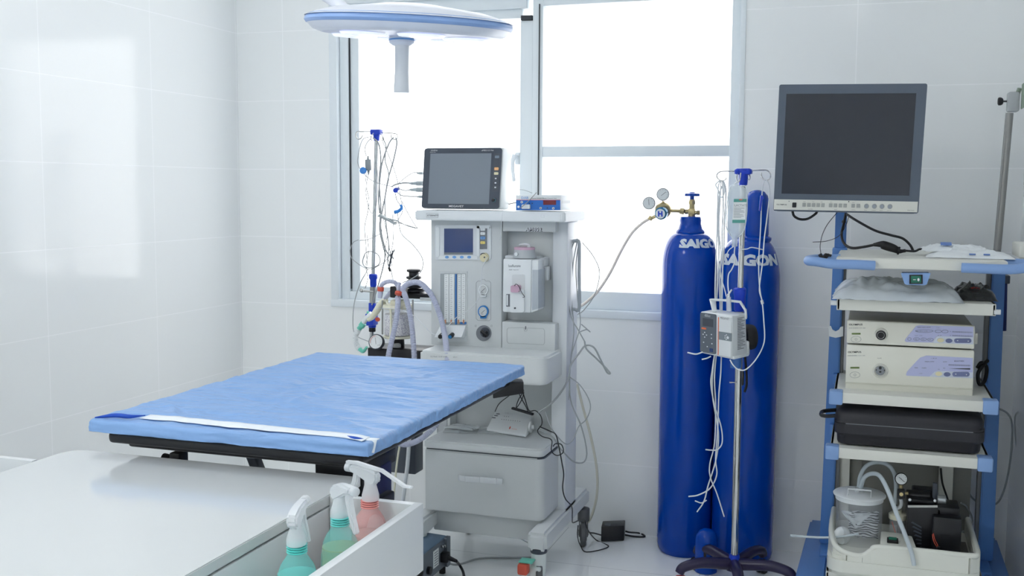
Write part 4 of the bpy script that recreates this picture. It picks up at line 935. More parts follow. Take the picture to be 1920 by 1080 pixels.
lead([(0.8921, -0.2700, 1.3942), (0.9333, -0.3100, 1.3776), (0.9854, -0.3600, 1.3740), (1.0589, -0.4000, 1.3726)], .0017, LL)
lead([(0.8921, -0.2700, 1.4070), (0.9517, -0.3200, 1.3966), (1.0012, -0.3700, 1.3989), (1.0323, -0.4000, 1.3991)], .0017, LL)
lead([(0.9061, -0.2800, 1.4219), (0.9521, -0.3100, 1.4470), (1.0083, -0.3600, 1.4650), (1.0548, -0.4000, 1.4644)], .0011, LL)
lead([(0.8897, -0.2700, 1.3857), (0.8965, -0.2700, 1.3581), (0.9104, -0.2700, 1.3390)], .0015, LL)
lead([(0.8986, -0.2700, 1.3090), (0.9099, -0.2800, 1.2625), (0.9327, -0.3000, 1.2210), (0.9986, -0.3400, 1.1818), (1.0456, -0.3600, 1.1317), (1.0496, -0.3800, 1.0852), (1.0264, -0.4200, 1.0564), (1.0061, -0.4600, 1.0445)], .0016, LL, m_cable)
lead([(0.8162, -0.2600, 1.2928), (0.8398, -0.2600, 1.2780), (0.9054, -0.2700, 1.2664), (0.9974, -0.3000, 1.2475)], .0012, LL)
lead([(0.9153, -0.2600, 1.3517), (0.9496, -0.2800, 1.3056), (0.9882, -0.3000, 1.2600), (0.9974, -0.3000, 1.2475), (0.9494, -0.2800, 1.2546), (0.9054, -0.2700, 1.2707)], .0012, LL)
lead([(0.8253, -0.2600, 1.2390), (0.8181, -0.2600, 1.2216), (0.7679, -0.2700, 1.1973), (0.7320, -0.2700, 1.1923)], .0013, LL)
lead([(0.7581, -0.2600, 1.4666), (0.7528, -0.2600, 1.4107), (0.7642, -0.2600, 1.3353), (0.7830, -0.2600, 1.3032), (0.7975, -0.2500, 1.3463), (0.8030, -0.2500, 1.4539), (0.7894, -0.2500, 1.5396)], .0010, LL)
lead([(0.6807, -0.2600, 1.1493), (0.6901, -0.2600, 1.1167), (0.7381, -0.2600, 1.0851), (0.7741, -0.2600, 1.0752), (0.8100, -0.2600, 1.0915), (0.8387, -0.2600, 1.1096), (0.8768, -0.2600, 1.1538)], .0012, LL)
lead([(0.6807, -0.2600, 1.1493), (0.6956, -0.2600, 1.1824), (0.7198, -0.2600, 1.1938)], .0008, LL)
loop = lambda cu: cu
lead([(0.7482, -0.2600, 1.1334), (0.7383, -0.2600, 1.1070), (0.7478, -0.2600, 1.0854), (0.7838, -0.2700, 1.0827), (0.8077, -0.2600, 1.0936), (0.8173, -0.2600, 1.1134), (0.8056, -0.2600, 1.1370), (0.7746, -0.2500, 1.1465), (0.7530, -0.2600, 1.1422), (0.7408, -0.2600, 1.1201)], .0018, LL)
lead([(0.7526, -0.2600, 1.0855), (0.7572, -0.2600, 1.0682), (0.7329, -0.2700, 1.0201), (0.7132, -0.2800, 0.9546), (0.7130, -0.3000, 0.8910), (0.7249, -0.3200, 0.8283), (0.7763, -0.3800, 0.8124), (0.8577, -0.4600, 0.8100)], .0015, LL)
lead([(0.8698, -0.2500, 1.1531), (0.8602, -0.2500, 1.1204), (0.8529, -0.2500, 1.0876)], .0035, LL, m_dgrey)
lead([(0.8769, -0.2500, 1.1576), (0.8650, -0.2500, 1.1357), (0.8720, -0.2500, 1.1185)], .0028, LL, m_cable)
lead([(0.8646, -0.2600, 1.0778), (0.8899, -0.3000, 1.0491), (0.9405, -0.4000, 1.0375)], .0018, LL)
lead([(0.8305, -0.2500, 1.3035), (0.8442, -0.2500, 1.2174), (0.8343, -0.2500, 1.1523), (0.8506, -0.2500, 1.1093)], .0011, LL)
lead([(0.8683, -0.2500, 1.3040), (0.8727, -0.2500, 1.2395), (0.8676, -0.2500, 1.1747), (0.8531, -0.2500, 1.1310)], .0011, LL)
lead([(0.7535, -0.2500, 1.2158), (0.7602, -0.2500, 1.1506), (0.7476, -0.2500, 1.0847), (0.7569, -0.2500, 1.0412), (0.7445, -0.2500, 0.9969)], .0010, LL)
lead([(0.8647, -0.2500, 1.0880), (0.8556, -0.2500, 1.1528), (0.8396, -0.2500, 1.2389), (0.8210, -0.2500, 1.3034)], .0010, LL)
b = MB(); b.cyl((0.8505, -0.2500, 1.0854), (0.8575, -0.2500, 1.0682), .005, bev=.001); solo('lead_plug', b, m_black, 'small black plug at the end of a lead below the ring of coiled cable', 'plug', (0.8528, -0.2500, 1.0768))
b = MB(); p, q = V((0.7656, -0.2600, 1.5202)), V((0.7676, -0.2600, 1.4752)); b.bar(q, p, .024, .010, (0, 1, 0), .002); b.lathe([(.005, 0), (.003, .014)], p, n=10); b.lathe([(.006, 0), (.003, -.016)], q, n=10)
solo('lead_box', b, M('lead_box_grey', s(140, 147, 152), .4), 'flat grey cable box hanging at the upper left of the chrome stand', 'cable box', p)
b = MB(); b.bar((0.8162, -0.2600, 1.2971), (0.8914, -0.2700, 1.2619), .010, .022, (0, 1, 0), .003); b.bar((0.8067, -0.2600, 1.2927), (0.9055, -0.2700, 1.2728), .006, .008, (0, 1, 0), .002); solo('lead_box', b, M('lead_block_grey', s(168, 175, 178), .4), 'tilted grey lead connector block hanging just left of the machine shelf', 'cable box', (0.8516, -0.2600, 1.2782))
m_bclip = M('light_blue_clip', s(50, 130, 210), .35)
b = MB(); b.lathe([(.006, -.008), (.013, -.008), (.0145, 0), (.013, .008), (.006, .008)], (0.7488, -0.2700, 1.4750), (.3, -.9, .2), 16); solo('lead_clip', b, m_bclip, 'round bright blue clip beside the flat grey cable box', 'clip', (0.7488, -0.2700, 1.4750))
b = MB(); b.lathe([(.004, -.006), (.010, -.006), (.010, .006), (.004, .006)], (0.8966, -0.2800, 1.3964), (.2, -.9, 0), 12); b.lathe([(.004, -.004), (.006, -.004), (.006, .004), (.004, .004)], (0.9083, -0.2800, 1.4028), (.2, -.9, 0), 12); solo('lead_clip', b, m_blue, 'small dark blue clip where the leads meet in front of the window', 'clip', (0.8966, -0.2800, 1.3964))
b = MB(); b.tube([(0.9128, -0.2700, 1.3390), (0.9174, -0.2700, 1.3263), (0.9033, -0.2700, 1.3133), (0.8869, -0.2700, 1.3089)], .006, n=10, rf=lambda t: .005 + .003 * t); solo('lead_clip', b, m_bclip, 'curved blue sensor clip, lowest of the blue clips by the monitor', 'clip', (0.9127, -0.2700, 1.3262))
# thin sampling line from the port to the flow panel and across the canister
wire('sampling_line', [(1.3746, -0.5200, 1.1555), (1.3576, -0.5300, 1.1204), (1.3515, -0.5300, 1.0614), (1.3412, -0.5300, 1.0020), (1.3057, -0.5300, 0.9611), (1.2674, -0.5400, 0.9368), (1.2417, -0.5500, 0.9110), (1.2247, -0.5500, 0.8923)], .0012, m_wcable, 'thin white sampling line falling from the cream port across the flow tubes', 'tube')
wire('sampling_line', [(1.2247, -0.5500, 0.8804), (1.1970, -0.5500, 0.8631), (1.1564, -0.5400, 0.8679), (1.1134, -0.5300, 0.9029), (1.0655, -0.5200, 0.9341), (1.0106, -0.5200, 0.9481), (0.9346, -0.5000, 0.9470), (0.8835, -0.4500, 0.9356)], .0012, m_wcable, 'thin white sampling line running across the clear granule canister', 'tube')
wire('hanging_wire', [(1.4484, -0.5750, 1.3250), (1.4465, -0.5750, 1.2887), (1.4272, -0.5300, 1.2486), (1.4129, -0.5000, 1.2179)], .0009, m_wcable, 'thin white wire hanging over the shelf edge below the patient monitor', 'wire')
# leads along the right of the machine
gr = 'grey leads on the machine side rail'
for k, (pts, r) in enumerate((
    ([(1.6787, -0.3600, 1.2092), (1.6656, -0.3800, 1.2138), (1.6513, -0.4000, 1.1593), (1.6456, -0.4200, 1.0620), (1.6631, -0.4200, 0.9442), (1.6942, -0.4200, 0.8862), (1.7169, -0.4200, 0.8477)], .0024),
    ([(1.6711, -0.3700, 1.2115), (1.6585, -0.3800, 1.1187), (1.6557, -0.3800, 0.9994), (1.6705, -0.4000, 0.8826), (1.6596, -0.4000, 0.7621), (1.6583, -0.4200, 0.6249)], .0020),
    ([(1.6747, -0.3600, 1.2072), (1.6707, -0.3800, 1.1191), (1.6782, -0.3800, 1.0002), (1.6896, -0.3800, 0.9010), (1.6707, -0.4200, 0.8056), (1.6667, -0.4400, 0.7289)], .0020),
    ([(1.6889, -0.3600, 1.2075), (1.7252, -0.3400, 1.1577), (1.7480, -0.3300, 1.0979), (1.7352, -0.3400, 1.0185), (1.7000, -0.3600, 0.9592), (1.6789, -0.3800, 0.9405)], .0018),
    ([(1.7169, -0.4200, 0.8477), (1.7253, -0.4200, 0.8185), (1.7571, -0.4000, 0.7835), (1.7891, -0.3800, 0.7464), (1.8055, -0.3800, 0.7274), (1.7934, -0.3800, 0.7307), (1.7753, -0.4000, 0.7766), (1.7534, -0.4200, 0.8259), (1.7211, -0.4200, 0.8321), (1.6998, -0.4300, 0.8047), (1.6732, -0.4500, 0.7606), (1.6671, -0.4700, 0.7042), (1.6277, -0.5000, 0.6378), (1.5731, -0.5200, 0.5904)], .0034),
    ([(1.6723, -0.4600, 0.7206), (1.7145, -0.4500, 0.6839), (1.7495, -0.4500, 0.6209), (1.7360, -0.4500, 0.5663), (1.7113, -0.4700, 0.5388), (1.6977, -0.5000, 0.4948), (1.6834, -0.5500, 0.4912), (1.6517, -0.5800, 0.5343), (1.6315, -0.5800, 0.5658), (1.6063, -0.5500, 0.6027)], .0022),
    ([(1.6692, -0.4500, 0.7505), (1.6746, -0.4500, 0.6316), (1.7136, -0.4400, 0.5326), (1.7349, -0.4400, 0.4442), (1.7279, -0.4500, 0.4039), (1.7006, -0.5000, 0.4158), (1.6720, -0.5800, 0.4815), (1.6534, -0.6200, 0.5316), (1.6078, -0.6200, 0.5512)], .0028),
    ([(1.6910, -0.3700, 0.9039), (1.7215, -0.3600, 0.8760), (1.7091, -0.3600, 0.8835), (1.6898, -0.3800, 0.8770)], .0022))):
    wire('equipment_lead', pts, r, m_cable, 'grey lead looping beside the right column of the anaesthesia machine', 'lead', gr)
wire('gas_hose', [(1.6059, -0.1000, 0.6264), (1.6263, -0.0900, 0.5390), (1.6608, -0.0800, 0.4085), (1.6867, -0.0800, 0.2791), (1.6881, -0.0800, 0.1691), (1.6649, -0.0800, 0.0783), (1.6410, -0.0900, 0.0455)], .0055, M('cream_gas_hose', s(214, 212, 198), .4), 'cream hose running down behind the right end of the machine to the floor', 'hose')
# hoses and wires under the table, beside the drawer cabinet
wire('drain_hose', [(1.0373, -0.5500, 0.4634), (1.0191, -0.5500, 0.3586), (1.0050, -0.5500, 0.2325), (0.9864, -0.5500, 0.1050)], .004, m_cream2, 'thin cream hose hanging between the table column and the drawer cabinet', 'hose')
wire('gas_line', [(1.0505, -0.5000, 0.4742), (1.0411, -0.5000, 0.3482), (1.0249, -0.5000, 0.2312), (1.0085, -0.5000, 0.0920)], .008, m_wcable, 'broad white hose hanging behind the cream one by the drawer cabinet', 'hose')
wire('floor_cable', [(1.1093, -0.4741, 0.0100), (1.2616, -0.5787, 0.0040), (1.3340, -0.4860, 0.0040), (1.4471, -0.4403, 0.0040), (1.5222, -0.4079, 0.0040)], .004, m_cable, 'grey cable lying on the floor under the anaesthesia machine', 'cable')
wire('floor_cable', [(1.4498, -0.4500, 0.0971), (1.4602, -0.3142, 0.0300), (1.5149, -0.3141, 0.0040)], .002, m_wcable, 'short white cable hanging from the machine base to the floor', 'cable')

# ================================================================ SURGICAL LIGHT
sl = thing('surgical_light', 'round white surgical lamp head with a blue rim band, hanging over the operating table', 'surgical light', (1.425, -1.30, 1.87))
lc = V((1.436, -1.36, 1.866)); ax = V((.068, -.072, 1.0)).normalized(); R = .295
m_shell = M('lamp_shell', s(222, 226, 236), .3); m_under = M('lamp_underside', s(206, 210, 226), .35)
b = MB(40); b.lathe([(R - .012, .016), (R - .03, .024), (R * .75, .036), (R * .4, .050), (.08, .056), (.001, .057)], lc, ax, 72); part('upper_shell', b, m_shell, sl)
b = MB(40); b.lathe([(R - .012, .017), (R - .002, .008), (R, .0), (R - .004, -.006), (R - .014, -.010)], lc, ax, 72, caps=False); part('rim_band', b, M('rim_band_blue', s(140, 172, 222), .35), sl)
b = MB(40); b.lathe([(R - .012, .016), (R - .0, .0115), (R - .0035, .0125)], lc, ax, 72, caps=False); b.lathe([(R - .008, -.008), (R - .022, -.022), (R - .045, -.030), (R - .06, -.030)], lc, ax, 72, caps=False); part('rim', b, m_shell, sl)
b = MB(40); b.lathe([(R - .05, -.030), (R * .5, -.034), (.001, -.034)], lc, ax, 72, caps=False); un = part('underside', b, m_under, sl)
u_ = ax.orthogonal().normalized(); w_ = ax.cross(u_)
m_lens = M('lamp_lens', s(240, 244, 255), .15, emit=.35)
for k in range(6):
    a = k * math.pi / 3 + .35; p = lc + (u_ * math.cos(a) + w_ * math.sin(a)) * R * .56 - ax * .033
    b = MB(40); b.lathe([(.066, .0), (.060, -.006), (.001, -.010)], p, ax, 32); part('lens', b, m_lens, un)
b = MB(40); hl = .12
hcc = V((1.4111, -1.3600, 1.8672)); b.lathe([(.034, -.030), (.036, -.036), (.036, -.050), (.030, -.054), (.024, -.058)], hcc, (0, 0, 1), 32); nk = part('handle_collar', b, m_shell, sl)
b = MB(); b.lathe([(.0365, -.040), (.0365, -.045)], hcc, (0, 0, 1), 32); part('collar_band', b, mbl, nk)
h0 = V((1.4126, -1.3600, 1.8238)); h1 = V((1.4104, -1.3600, 1.7054))
b = MB(40); b.lathe([(.0235, 0), (.0205, .02), (.0200, .09), (.0225, .145), (.0205, .147), (.001, .147)], h0, h1 - h0, 28); part('sterile_handle', b, m_grey3, sl)
b = MB(40); b.tube([lc + ax * .045, (1.2483, -1.3400, 1.9166), (1.1794, -1.3200, 1.9506), (1.0486, -1.3000, 2.0214), (0.8174, -1.2800, 2.1402)], .017, n=16); part('arm', b, m_shell, sl)
b = MB(40); b.cyl((0.8174, -1.2800, 2.1402), ((0.8174, -1.2800, 2.1402)[0], -1.28, 2.75), .03); part('ceiling_pole', b, m_shell, sl)

# ================================================================ OXYGEN CYLINDERS
def cylinder(name, label, x, y, r, zs, cap, neck):
    t = thing(name, label, 'gas cylinder', (x, y, 0), group='blue gas cylinders')
    b = MB(50); zt = neck
    prof = [(r * .55, .004), (r * .85, .0), (r * .96, .014), (r, .035), (r, zs)]
    prof += [(r * (.50 + .50 * math.cos(a)) if 0 else .042 + (r - .042) * math.cos(a) ** .85, zs + (zt - zs) * math.sin(a)) for a in [k * math.pi / 2 / 10 for k in range(1, 11)]]
    b.lathe(prof, (x, y, 0), n=64); part('body', b, m_cyl, t)
    return t, prof
def wrap_text(prof, x, y, txt, a0, z0, h, k=1.0):
    """stencilled word bent round the shoulder: a0 = angle of its left end, seen from the front"""
    P = [p for p in prof if p[1] > .2]
    # arc length up the profile starting at z0
    pts = []
    for p, q in zip(P, P[1:]):
        for t in range(12): pts.append((p[0] + (q[0] - p[0]) * t / 12, p[1] + (q[1] - p[1]) * t / 12))
    pts = [p for p in pts if p[1] >= z0]; L = [0]
    for p, q in zip(pts, pts[1:]): L.append(L[-1] + math.hypot(q[0] - p[0], q[1] - p[1]))
    def f(a, c):
        c = max(0, min(L[-1] - 1e-6, c)); i = max(j for j in range(len(L)) if L[j] <= c); i = min(i, len(pts) - 2)
        t = (c - L[i]) / (L[i + 1] - L[i]); r = pts[i][0] + (pts[i + 1][0] - pts[i][0]) * t; z = pts[i][1] + (pts[i + 1][1] - pts[i][1]) * t
        th = a0 + a / pts[0][0] * k; R = r + .0022
        return V((x + R * math.sin(th), y - R * math.cos(th), z + .0012))
    return f
CR, CRX = .105, .1155
lx, ly = (2.0509, -0.1250, 1.1125)[0], -.125
rx, ry = (2.2737, -0.1350, 1.1194)[0], -.135
lz = (2.0509, -0.1250, 1.1125)[2]; 
c1_, prof1 = cylinder('oxygen_cylinder', 'tall blue gas cylinder with the brass valve and regulator on top, by the window', lx, ly, CR, lz - .0, None, (2.0523, -0.1250, 1.2428)[2])
zr0, zr1 = (2.0523, -0.1250, 1.2428)[2], (2.0551, -0.1250, 1.3057)[2]
b = MB(50); b.lathe([(.050, -.008), (.055, 0), (.054, .006), (.046, .014), (.040, (zr1 - zr0) * .55), (.041, (zr1 - zr0) * .75), (.038, (zr1 - zr0) * .95), (.018, (zr1 - zr0))], (lx, ly, zr0), n=40); part('neck_ring', b, m_cyl, c1_)
b = MB(60); b.text('SAIGON', (0, 0, 0), (1, 0, 0), (0, 0, 1), .034, 1.15, .06, fn=wrap_text(prof1, lx, ly, '', -.27, (2.0644, -0.2200, 1.1870)[2], .04)); part('stencil_lettering', b, m_stencil, c1_)
# valve
vx = (2.0549, -0.1250, 1.3158)[0]; zb_ = zr1
b = MB(40); zt_ = (2.0538, -0.1250, 1.3683)[2]
b.lathe([(.012, -.006), (.014, 0), (.014, .006), (.010, .008)], (vx, ly, zb_), n=18)
b.box(vx - .013, vx + .013, ly - .012, ly + .012, zb_ + .006, zb_ + .028, .003)
b.cyl((vx, ly, zb_ + .02), (vx, ly, zt_), .011, n=8); b.cyl((vx, ly, zt_ - .018), (vx, ly, zt_ - .006), .0135, n=6)
p = V((2.0851, -0.1250, 1.3182)); b.cyl((vx, ly, p.z), p, .0075, n=12); b.cyl(p + V((-.010, 0, 0)), p + V((0, 0, 0)), .009, n=6)
va = part('valve', b, m_brass, c1_)
b = MB(40); zh_ = (2.0534, -0.1250, 1.3845)[2]
b.cyl((vx, ly, zt_), (vx, ly, zh_), .008)
nn = 40; rr = lambda a: .027 + .0022 * math.cos(a * 7)
b.rings([[V((vx + rr(2 * math.pi * j / nn) * f * math.cos(2 * math.pi * j / nn), ly + rr(2 * math.pi * j / nn) * f * math.sin(2 * math.pi * j / nn), zh_ + z)) for j in range(nn)] for f, z in ((.55, -.004), (.95, -.004), (1.0, .001), (.95, .006), (.45, .008), (.3, .012))])
part('hand_wheel', b, m_cyl, va)
# regulator
rg = thing('regulator', 'brass regulator with two round gauges and a blue H mark, screwed to the left cylinder', 'pressure regulator', (1.9474, -0.1400, 1.3189))
b = MB(40); a_, c_ = V((2.0292, -0.1300, 1.3217)), V((1.9718, -0.1400, 1.3252))
b.cyl(V((vx - .010, ly, a_.z)), a_, .009, n=12); b.cyl(a_ + V((-.002, 0, 0)), V((2.0109, -0.1300, 1.3235)), .0125, n=6); b.cyl(V((2.0109, -0.1300, 1.3235)), c_, .0065)
rc = V((1.9491, -0.1500, 1.3252)); fd = V((-.12, -.97, -.12)).normalized()
b.lathe([(.020, .035), (.028, .030), (.031, .010), (.031, -.006), (.027, -.012)], rc, -fd, 32)
b.cyl(rc + V((-.004, 0, .02)), V((1.9505, -0.1500, 1.3616)), .005); b.cyl(rc + V((-.015, 0, .012)), V((1.9222, -0.1500, 1.3411)), .0045)
p0, p1 = V((1.9288, -0.1600, 1.3069)), V((1.9044, -0.1600, 1.2944)); b.cyl(p0, p1, .0065, n=10); b.cyl(V((1.9083, -0.1600, 1.3026)) , V((1.9003, -0.1600, 1.2903)), .009, n=10); b.cyl(rc + V((-.01, -.01, -.012)), p0, .007)
part('regulator_body', b, m_brass, rg)
b = MB(40); kc = V((1.9496, -0.1850, 1.3157)); b.lathe([(.024, -.010), (.0235, .008), (.019, .012), (.001, .012)], kc, fd, 32); kb_ = part('adjusting_knob', b, M('teal_blue_band', s(40, 110, 150), .25, .3), rg)
b = MB(40); b.lathe([(.0185, .0125), (.001, .0128)], kc, fd, 32, caps=False); ds = part('disc', b, m_white, kb_)
ku = V((0, 0, 1)); ku = (ku - fd * ku.dot(fd)).normalized(); kx = ku.cross(fd); kx = kx if kx.x > 0 else -kx
b = MB(40); b.text('H', kc + fd * .0132 - kx * .0095 - ku * .009, kx, ku, .018, 1.0, .06); part('letter_mark', b, m_blue, ds)
for (u, v), a in (((1243, 364), .8), ((1217, 381), -.15)):
    pass
for gc, a, nm in (((1.9489, -0.1550, 1.3869), .9, 'upper'), ((1.8962, -0.1550, 1.3531), -.1, 'lower')):
    gc = V(gc); gfd = V((.10, -.99, .02)).normalized()
    b = MB(40); b.lathe([(.018, -.012), (.0235, -.010), (.0245, 0), (.0235, .004), (.0215, .003)], gc, gfd, 36); g = part('pressure_gauge', b, M('gauge_rim', s(120, 124, 130), .4, .5), rg)
    b = MB(40); b.lathe([(.0214, .0040), (.001, .0040)], gc, gfd, 36, caps=False); part('dial', b, m_pap, g)
    gu_ = V((0, 0, 1)); gx_ = V((1, 0, 0)); q_ = lambda t, r: gc + gfd * .0048 + (gx_ * math.sin(t) + gu_ * math.cos(t)) * r
    b = MB(); b.cyl(q_(a + math.pi, .008), q_(a, .015), .0007, n=5)
    for k in range(9): b.cyl(q_(-2.2 + .55 * k, .0165), q_(-2.2 + .55 * k, .019), .0005, n=4)
    part('needle', b, m_ink, g)
wire('oxygen_hose', [(1.9043, -0.1600, 1.2964), (1.8717, -0.1500, 1.2774), (1.8244, -0.1200, 1.2366), (1.7744, -0.0800, 1.1650), (1.7281, -0.0600, 1.0780), (1.6790, -0.0600, 1.0017), (1.6288, -0.0500, 0.9538), (1.6024, -0.0500, 0.9355)], .006, M('cream_oxygen_hose', s(225, 216, 208), .4), 'cream hose curving down from the brass regulator across the window', 'hose')
# right-hand cylinder with its domed cap on
zc0 = (2.2711, -0.1350, 1.2252)[2]
zrs = (2.2753, -0.1350, 1.0593)[2]
c2_, prof2 = cylinder('oxygen_cylinder', 'tall blue gas cylinder still wearing its domed cap, standing right of the valved one', rx, ry, CRX, zrs, None, zc0)
b = MB(50); ztop = (2.2976, -0.1350, 1.4058)[2]; cxx = (2.2979, -0.1350, 1.3189)[0]; q = ztop - zc0
cxx = (2.2979, -0.1350, 1.3189)[0]
b.lathe([(.052, -.012), (.056, -.004), (.056, .004), (.044, .010), (.0455, .016), (.0445, q - .044), (.039, q - .022), (.027, q - .007), (.010, q - .001), (.001, q)], (cxx, ry, zc0), n=48); part('valve_cap', b, m_cyl, c2_)
b = MB(60); b.text('SAIGON', (0, 0, 0), (1, 0, 0), (0, 0, 1), .040, 1.15, .06, fn=wrap_text(prof2, rx, ry, '', -.95, (2.2844, -0.2400, 1.1267)[2], .04, 1.0)); part('stencil_lettering', b, m_stencil, c2_)
# loose cap on the floor
kx_, ky_ = (2.1658, -0.3300, 0.0630)[0], -.33
b = MB(50); hz = (2.1637, -0.3300, 0.1618)[2]
b.lathe([(.036, 0), (.041, .002), (.041, hz - .045), (.037, hz - .024), (.027, hz - .008), (.012, hz - .001), (.001, hz)], (kx_, ky_, 0), n=40)
lcap = solo('cylinder_cap', b, m_cyl, 'loose blue domed cylinder cap with a slot, standing on the floor before the two cylinders', 'cylinder cap', (kx_, ky_, 0))
b = MB(); b.box(kx_ - .004, kx_ + .007, ky_ - .0415, ky_ - .035, .04, hz - .065, .002); part('slot', b, m_black, lcap)

# ================================================================ RIGHT IV STAND
yp = -.46
st = thing('iv_stand', 'chrome IV stand with a five-legged plum base in front of the blue cylinders', 'IV stand', (2.28, yp, 0))
pt_, pb_ = V((2.2817, -0.4600, 1.4254)), V((2.2826, -0.4600, 0.1196)); pm_ = V((2.2803, -0.4600, 1.0452))
b = MB(); b.cyl(pm_, pt_, .0095, n=20); b.cyl(pb_, pm_, .0125, n=20); part('pole', b, m_chrome, st)
hc = V((2.2807, -0.4600, 1.4654))
b = MB(40); b.obox(hc + V((0, 0, .002)), (.050, .034, .022), None, .005); b.lathe([(.014, -.044), (.016, -.02), (.016, 0)], hc, n=18)
for k in range(4):
    b.lathe([(.010, 0), (.011, .012), (.008, .016)], hc + V((.019 * (1 if k % 2 else -1), .010 * (1 if k < 2 else -1), -.006)), n=12)
part('top_hub', b, m_blue, st)
for pts in ([(2.2554, -0.4600, 1.4690), (2.2205, -0.4700, 1.4689), (2.2031, -0.4750, 1.4670), (2.1931, -0.4800, 1.4560), (2.1970, -0.4800, 1.4432), (2.2099, -0.4800, 1.4360), (2.2225, -0.4800, 1.4396), (2.2259, -0.4800, 1.4469)],
            [(2.3057, -0.4600, 1.4708), (2.3403, -0.4500, 1.4728), (2.3595, -0.4450, 1.4711), (2.3701, -0.4400, 1.4585), (2.3669, -0.4400, 1.4440), (2.3546, -0.4400, 1.4385), (2.3419, -0.4400, 1.4476), (2.3379, -0.4400, 1.4639)],
            [(2.2638, -0.4700, 1.4670), (2.2612, -0.4900, 1.4468), (2.2663, -0.5000, 1.4323), (2.2733, -0.5000, 1.4377), (2.2762, -0.5000, 1.4629)],
            [(2.2904, -0.4500, 1.4674), (2.2995, -0.4300, 1.4531), (2.2970, -0.4200, 1.4404), (2.2896, -0.4200, 1.4459)]):
    b = MB(); b.tube(pts, .0021, n=8); part('hook', b, m_chrome, st)
b = MB(40); q = V((2.2786, -0.4600, 1.0377)); b.lathe([(.014, -.052), (.019, -.046), (.020, .0), (.022, .010), (.022, .026), (.017, .031)], q, n=24); part('height_collar', b, m_blue, st)
q = V((2.2716, -0.4600, 0.8003))
b = MB(40); b.lathe([(.020, -.012), (.0205, -.008), (.0205, .03), (.016, .034)], q, n=22); part('lower_collar', b, M('clear_blue_collar', s(60, 110, 180), .2), st)
b = MB(40); q = V((2.2855, -0.4400, 0.7432)); b.box(q.x - .010, q.x + .012, -.45, -.42, q.z - .02, q.z + .03, .005); part('cable_hook', b, m_black, st)
b = MB(40); q = V((2.2621, -0.4750, 0.7383)); b.cyl(q, q + V((-.008, -.004, 0)), .003); b.cyl(q + V((.01, 0, 0)), q, .002); part('screw', b, m_chrome, st)
b = MB(40); bc = V((pb_.x, pb_.y, 0)); b.lathe([(.022, .075), (.020, .105), (.018, .120)], bc, n=24); part('base_collar', b, m_blue, st)
m_plum = M('plum_base', s(40, 34, 66), .3)
for k, a in enumerate([math.radians(x) for x in (-150, -78, -6, 66, 138)]):
    d = V((math.cos(a), math.sin(a), 0)); b = MB(50)
    b.tube([bc + V((0, 0, .085)), bc + d * .06 + V((0, 0, .092)), bc + d * .13 + V((0, 0, .098)), bc + d * .19 + V((0, 0, .086)), bc + d * .205 + V((0, 0, .066))], .016, n=12, rf=lambda t: .022 - .006 * t)
    lg = part('leg', b, m_plum, st)
    w = bc + d * .200 + V((0, 0, .025)); n_ = V((-d.y, d.x, 0))
    b = MB(50)
    for sg in (-1, 1): b.lathe([(.010, -.006), (.023, -.006), (.025, -.003), (.025, .003), (.023, .006), (.010, .006)], w + n_ * .011 * sg, n_, 22)
    b.cyl(w - n_ * .012, w + n_ * .012, .006); cs = part('caster', b, m_rubber, lg)
    b = MB(40); b.prism([(-.02, .0), (-.02, .022), (.0, .03), (.018, .022), (.02, .0)], w - n_ * .004, d, V((0, 0, 1)), .008); part('caster_housing', b, m_black if k else m_black, cs)
    if k == 0:
        b = MB(40); b.obox(w + V((0, 0, .03)) + n_ * .0, (.03, .014, .006), Matrix.Rotation(a, 3, 'Z'), .002); part('brake', b, m_red, cs, 'red brake lever')
b = MB(50); b.lathe([(.001, .064), (.03, .066), (.036, .085), (.024, .102), (.001, .104)], bc, n=30); part('hub', b, m_plum, st)
# --- fluid bag / bottle on the front hook
fb = thing('fluid_bottle', 'clear drip bottle with green and white label hanging on the right chrome stand', 'drip bottle', (2.2696, -0.5100, 1.4161))
y_ = -.505
def flat(pts_l, pts_r, depth, y, n=14):
    rs = []
    for (a, c) in zip(pts_l, pts_r):
        a, c = V(a), V(c); m = (a + c) / 2; w = (c - a) / 2
        rs.append([m + w * math.cos(2 * math.pi * j / n) + V((0, depth * math.sin(2 * math.pi * j / n), 0)) for j in range(n)])
    return rs
Lf = [(2.2582, -0.5050, 1.4233), (2.2440, -0.5050, 1.4160), (2.2373, -0.5050, 1.3979), (2.2346, -0.5050, 1.3617), (2.2318, -0.5050, 1.3254), (2.2309, -0.5050, 1.2890), (2.2368, -0.5050, 1.2673), (2.2461, -0.5050, 1.2529), (2.2517, -0.5050, 1.2439), (2.2525, -0.5050, 1.2130)]
Rf = [(2.2796, -0.5050, 1.4197), (2.2940, -0.5050, 1.4126), (2.2998, -0.5050, 1.3947), (2.3006, -0.5050, 1.3623), (2.2997, -0.5050, 1.3262), (2.2971, -0.5050, 1.2901), (2.2923, -0.5050, 1.2683), (2.2819, -0.5050, 1.2536), (2.2714, -0.5050, 1.2443), (2.2722, -0.5050, 1.2134)]
m_btl = M('drip_bottle_plastic', s(222, 232, 236), .08, alpha=.42)
b = MB(60); b.rings(flat(Lf, Rf, .020, y_, 28)); part('bottle', b, m_btl, fb)
b = MB(60); b.tube([(2.2686, -0.5050, 1.4323), (2.2581, -0.5050, 1.4269), (2.2583, -0.5050, 1.4178)], .0022); part('hanger', b, m_white, fb)
m_edge = M('bottle_seam', s(232, 240, 244), .2)
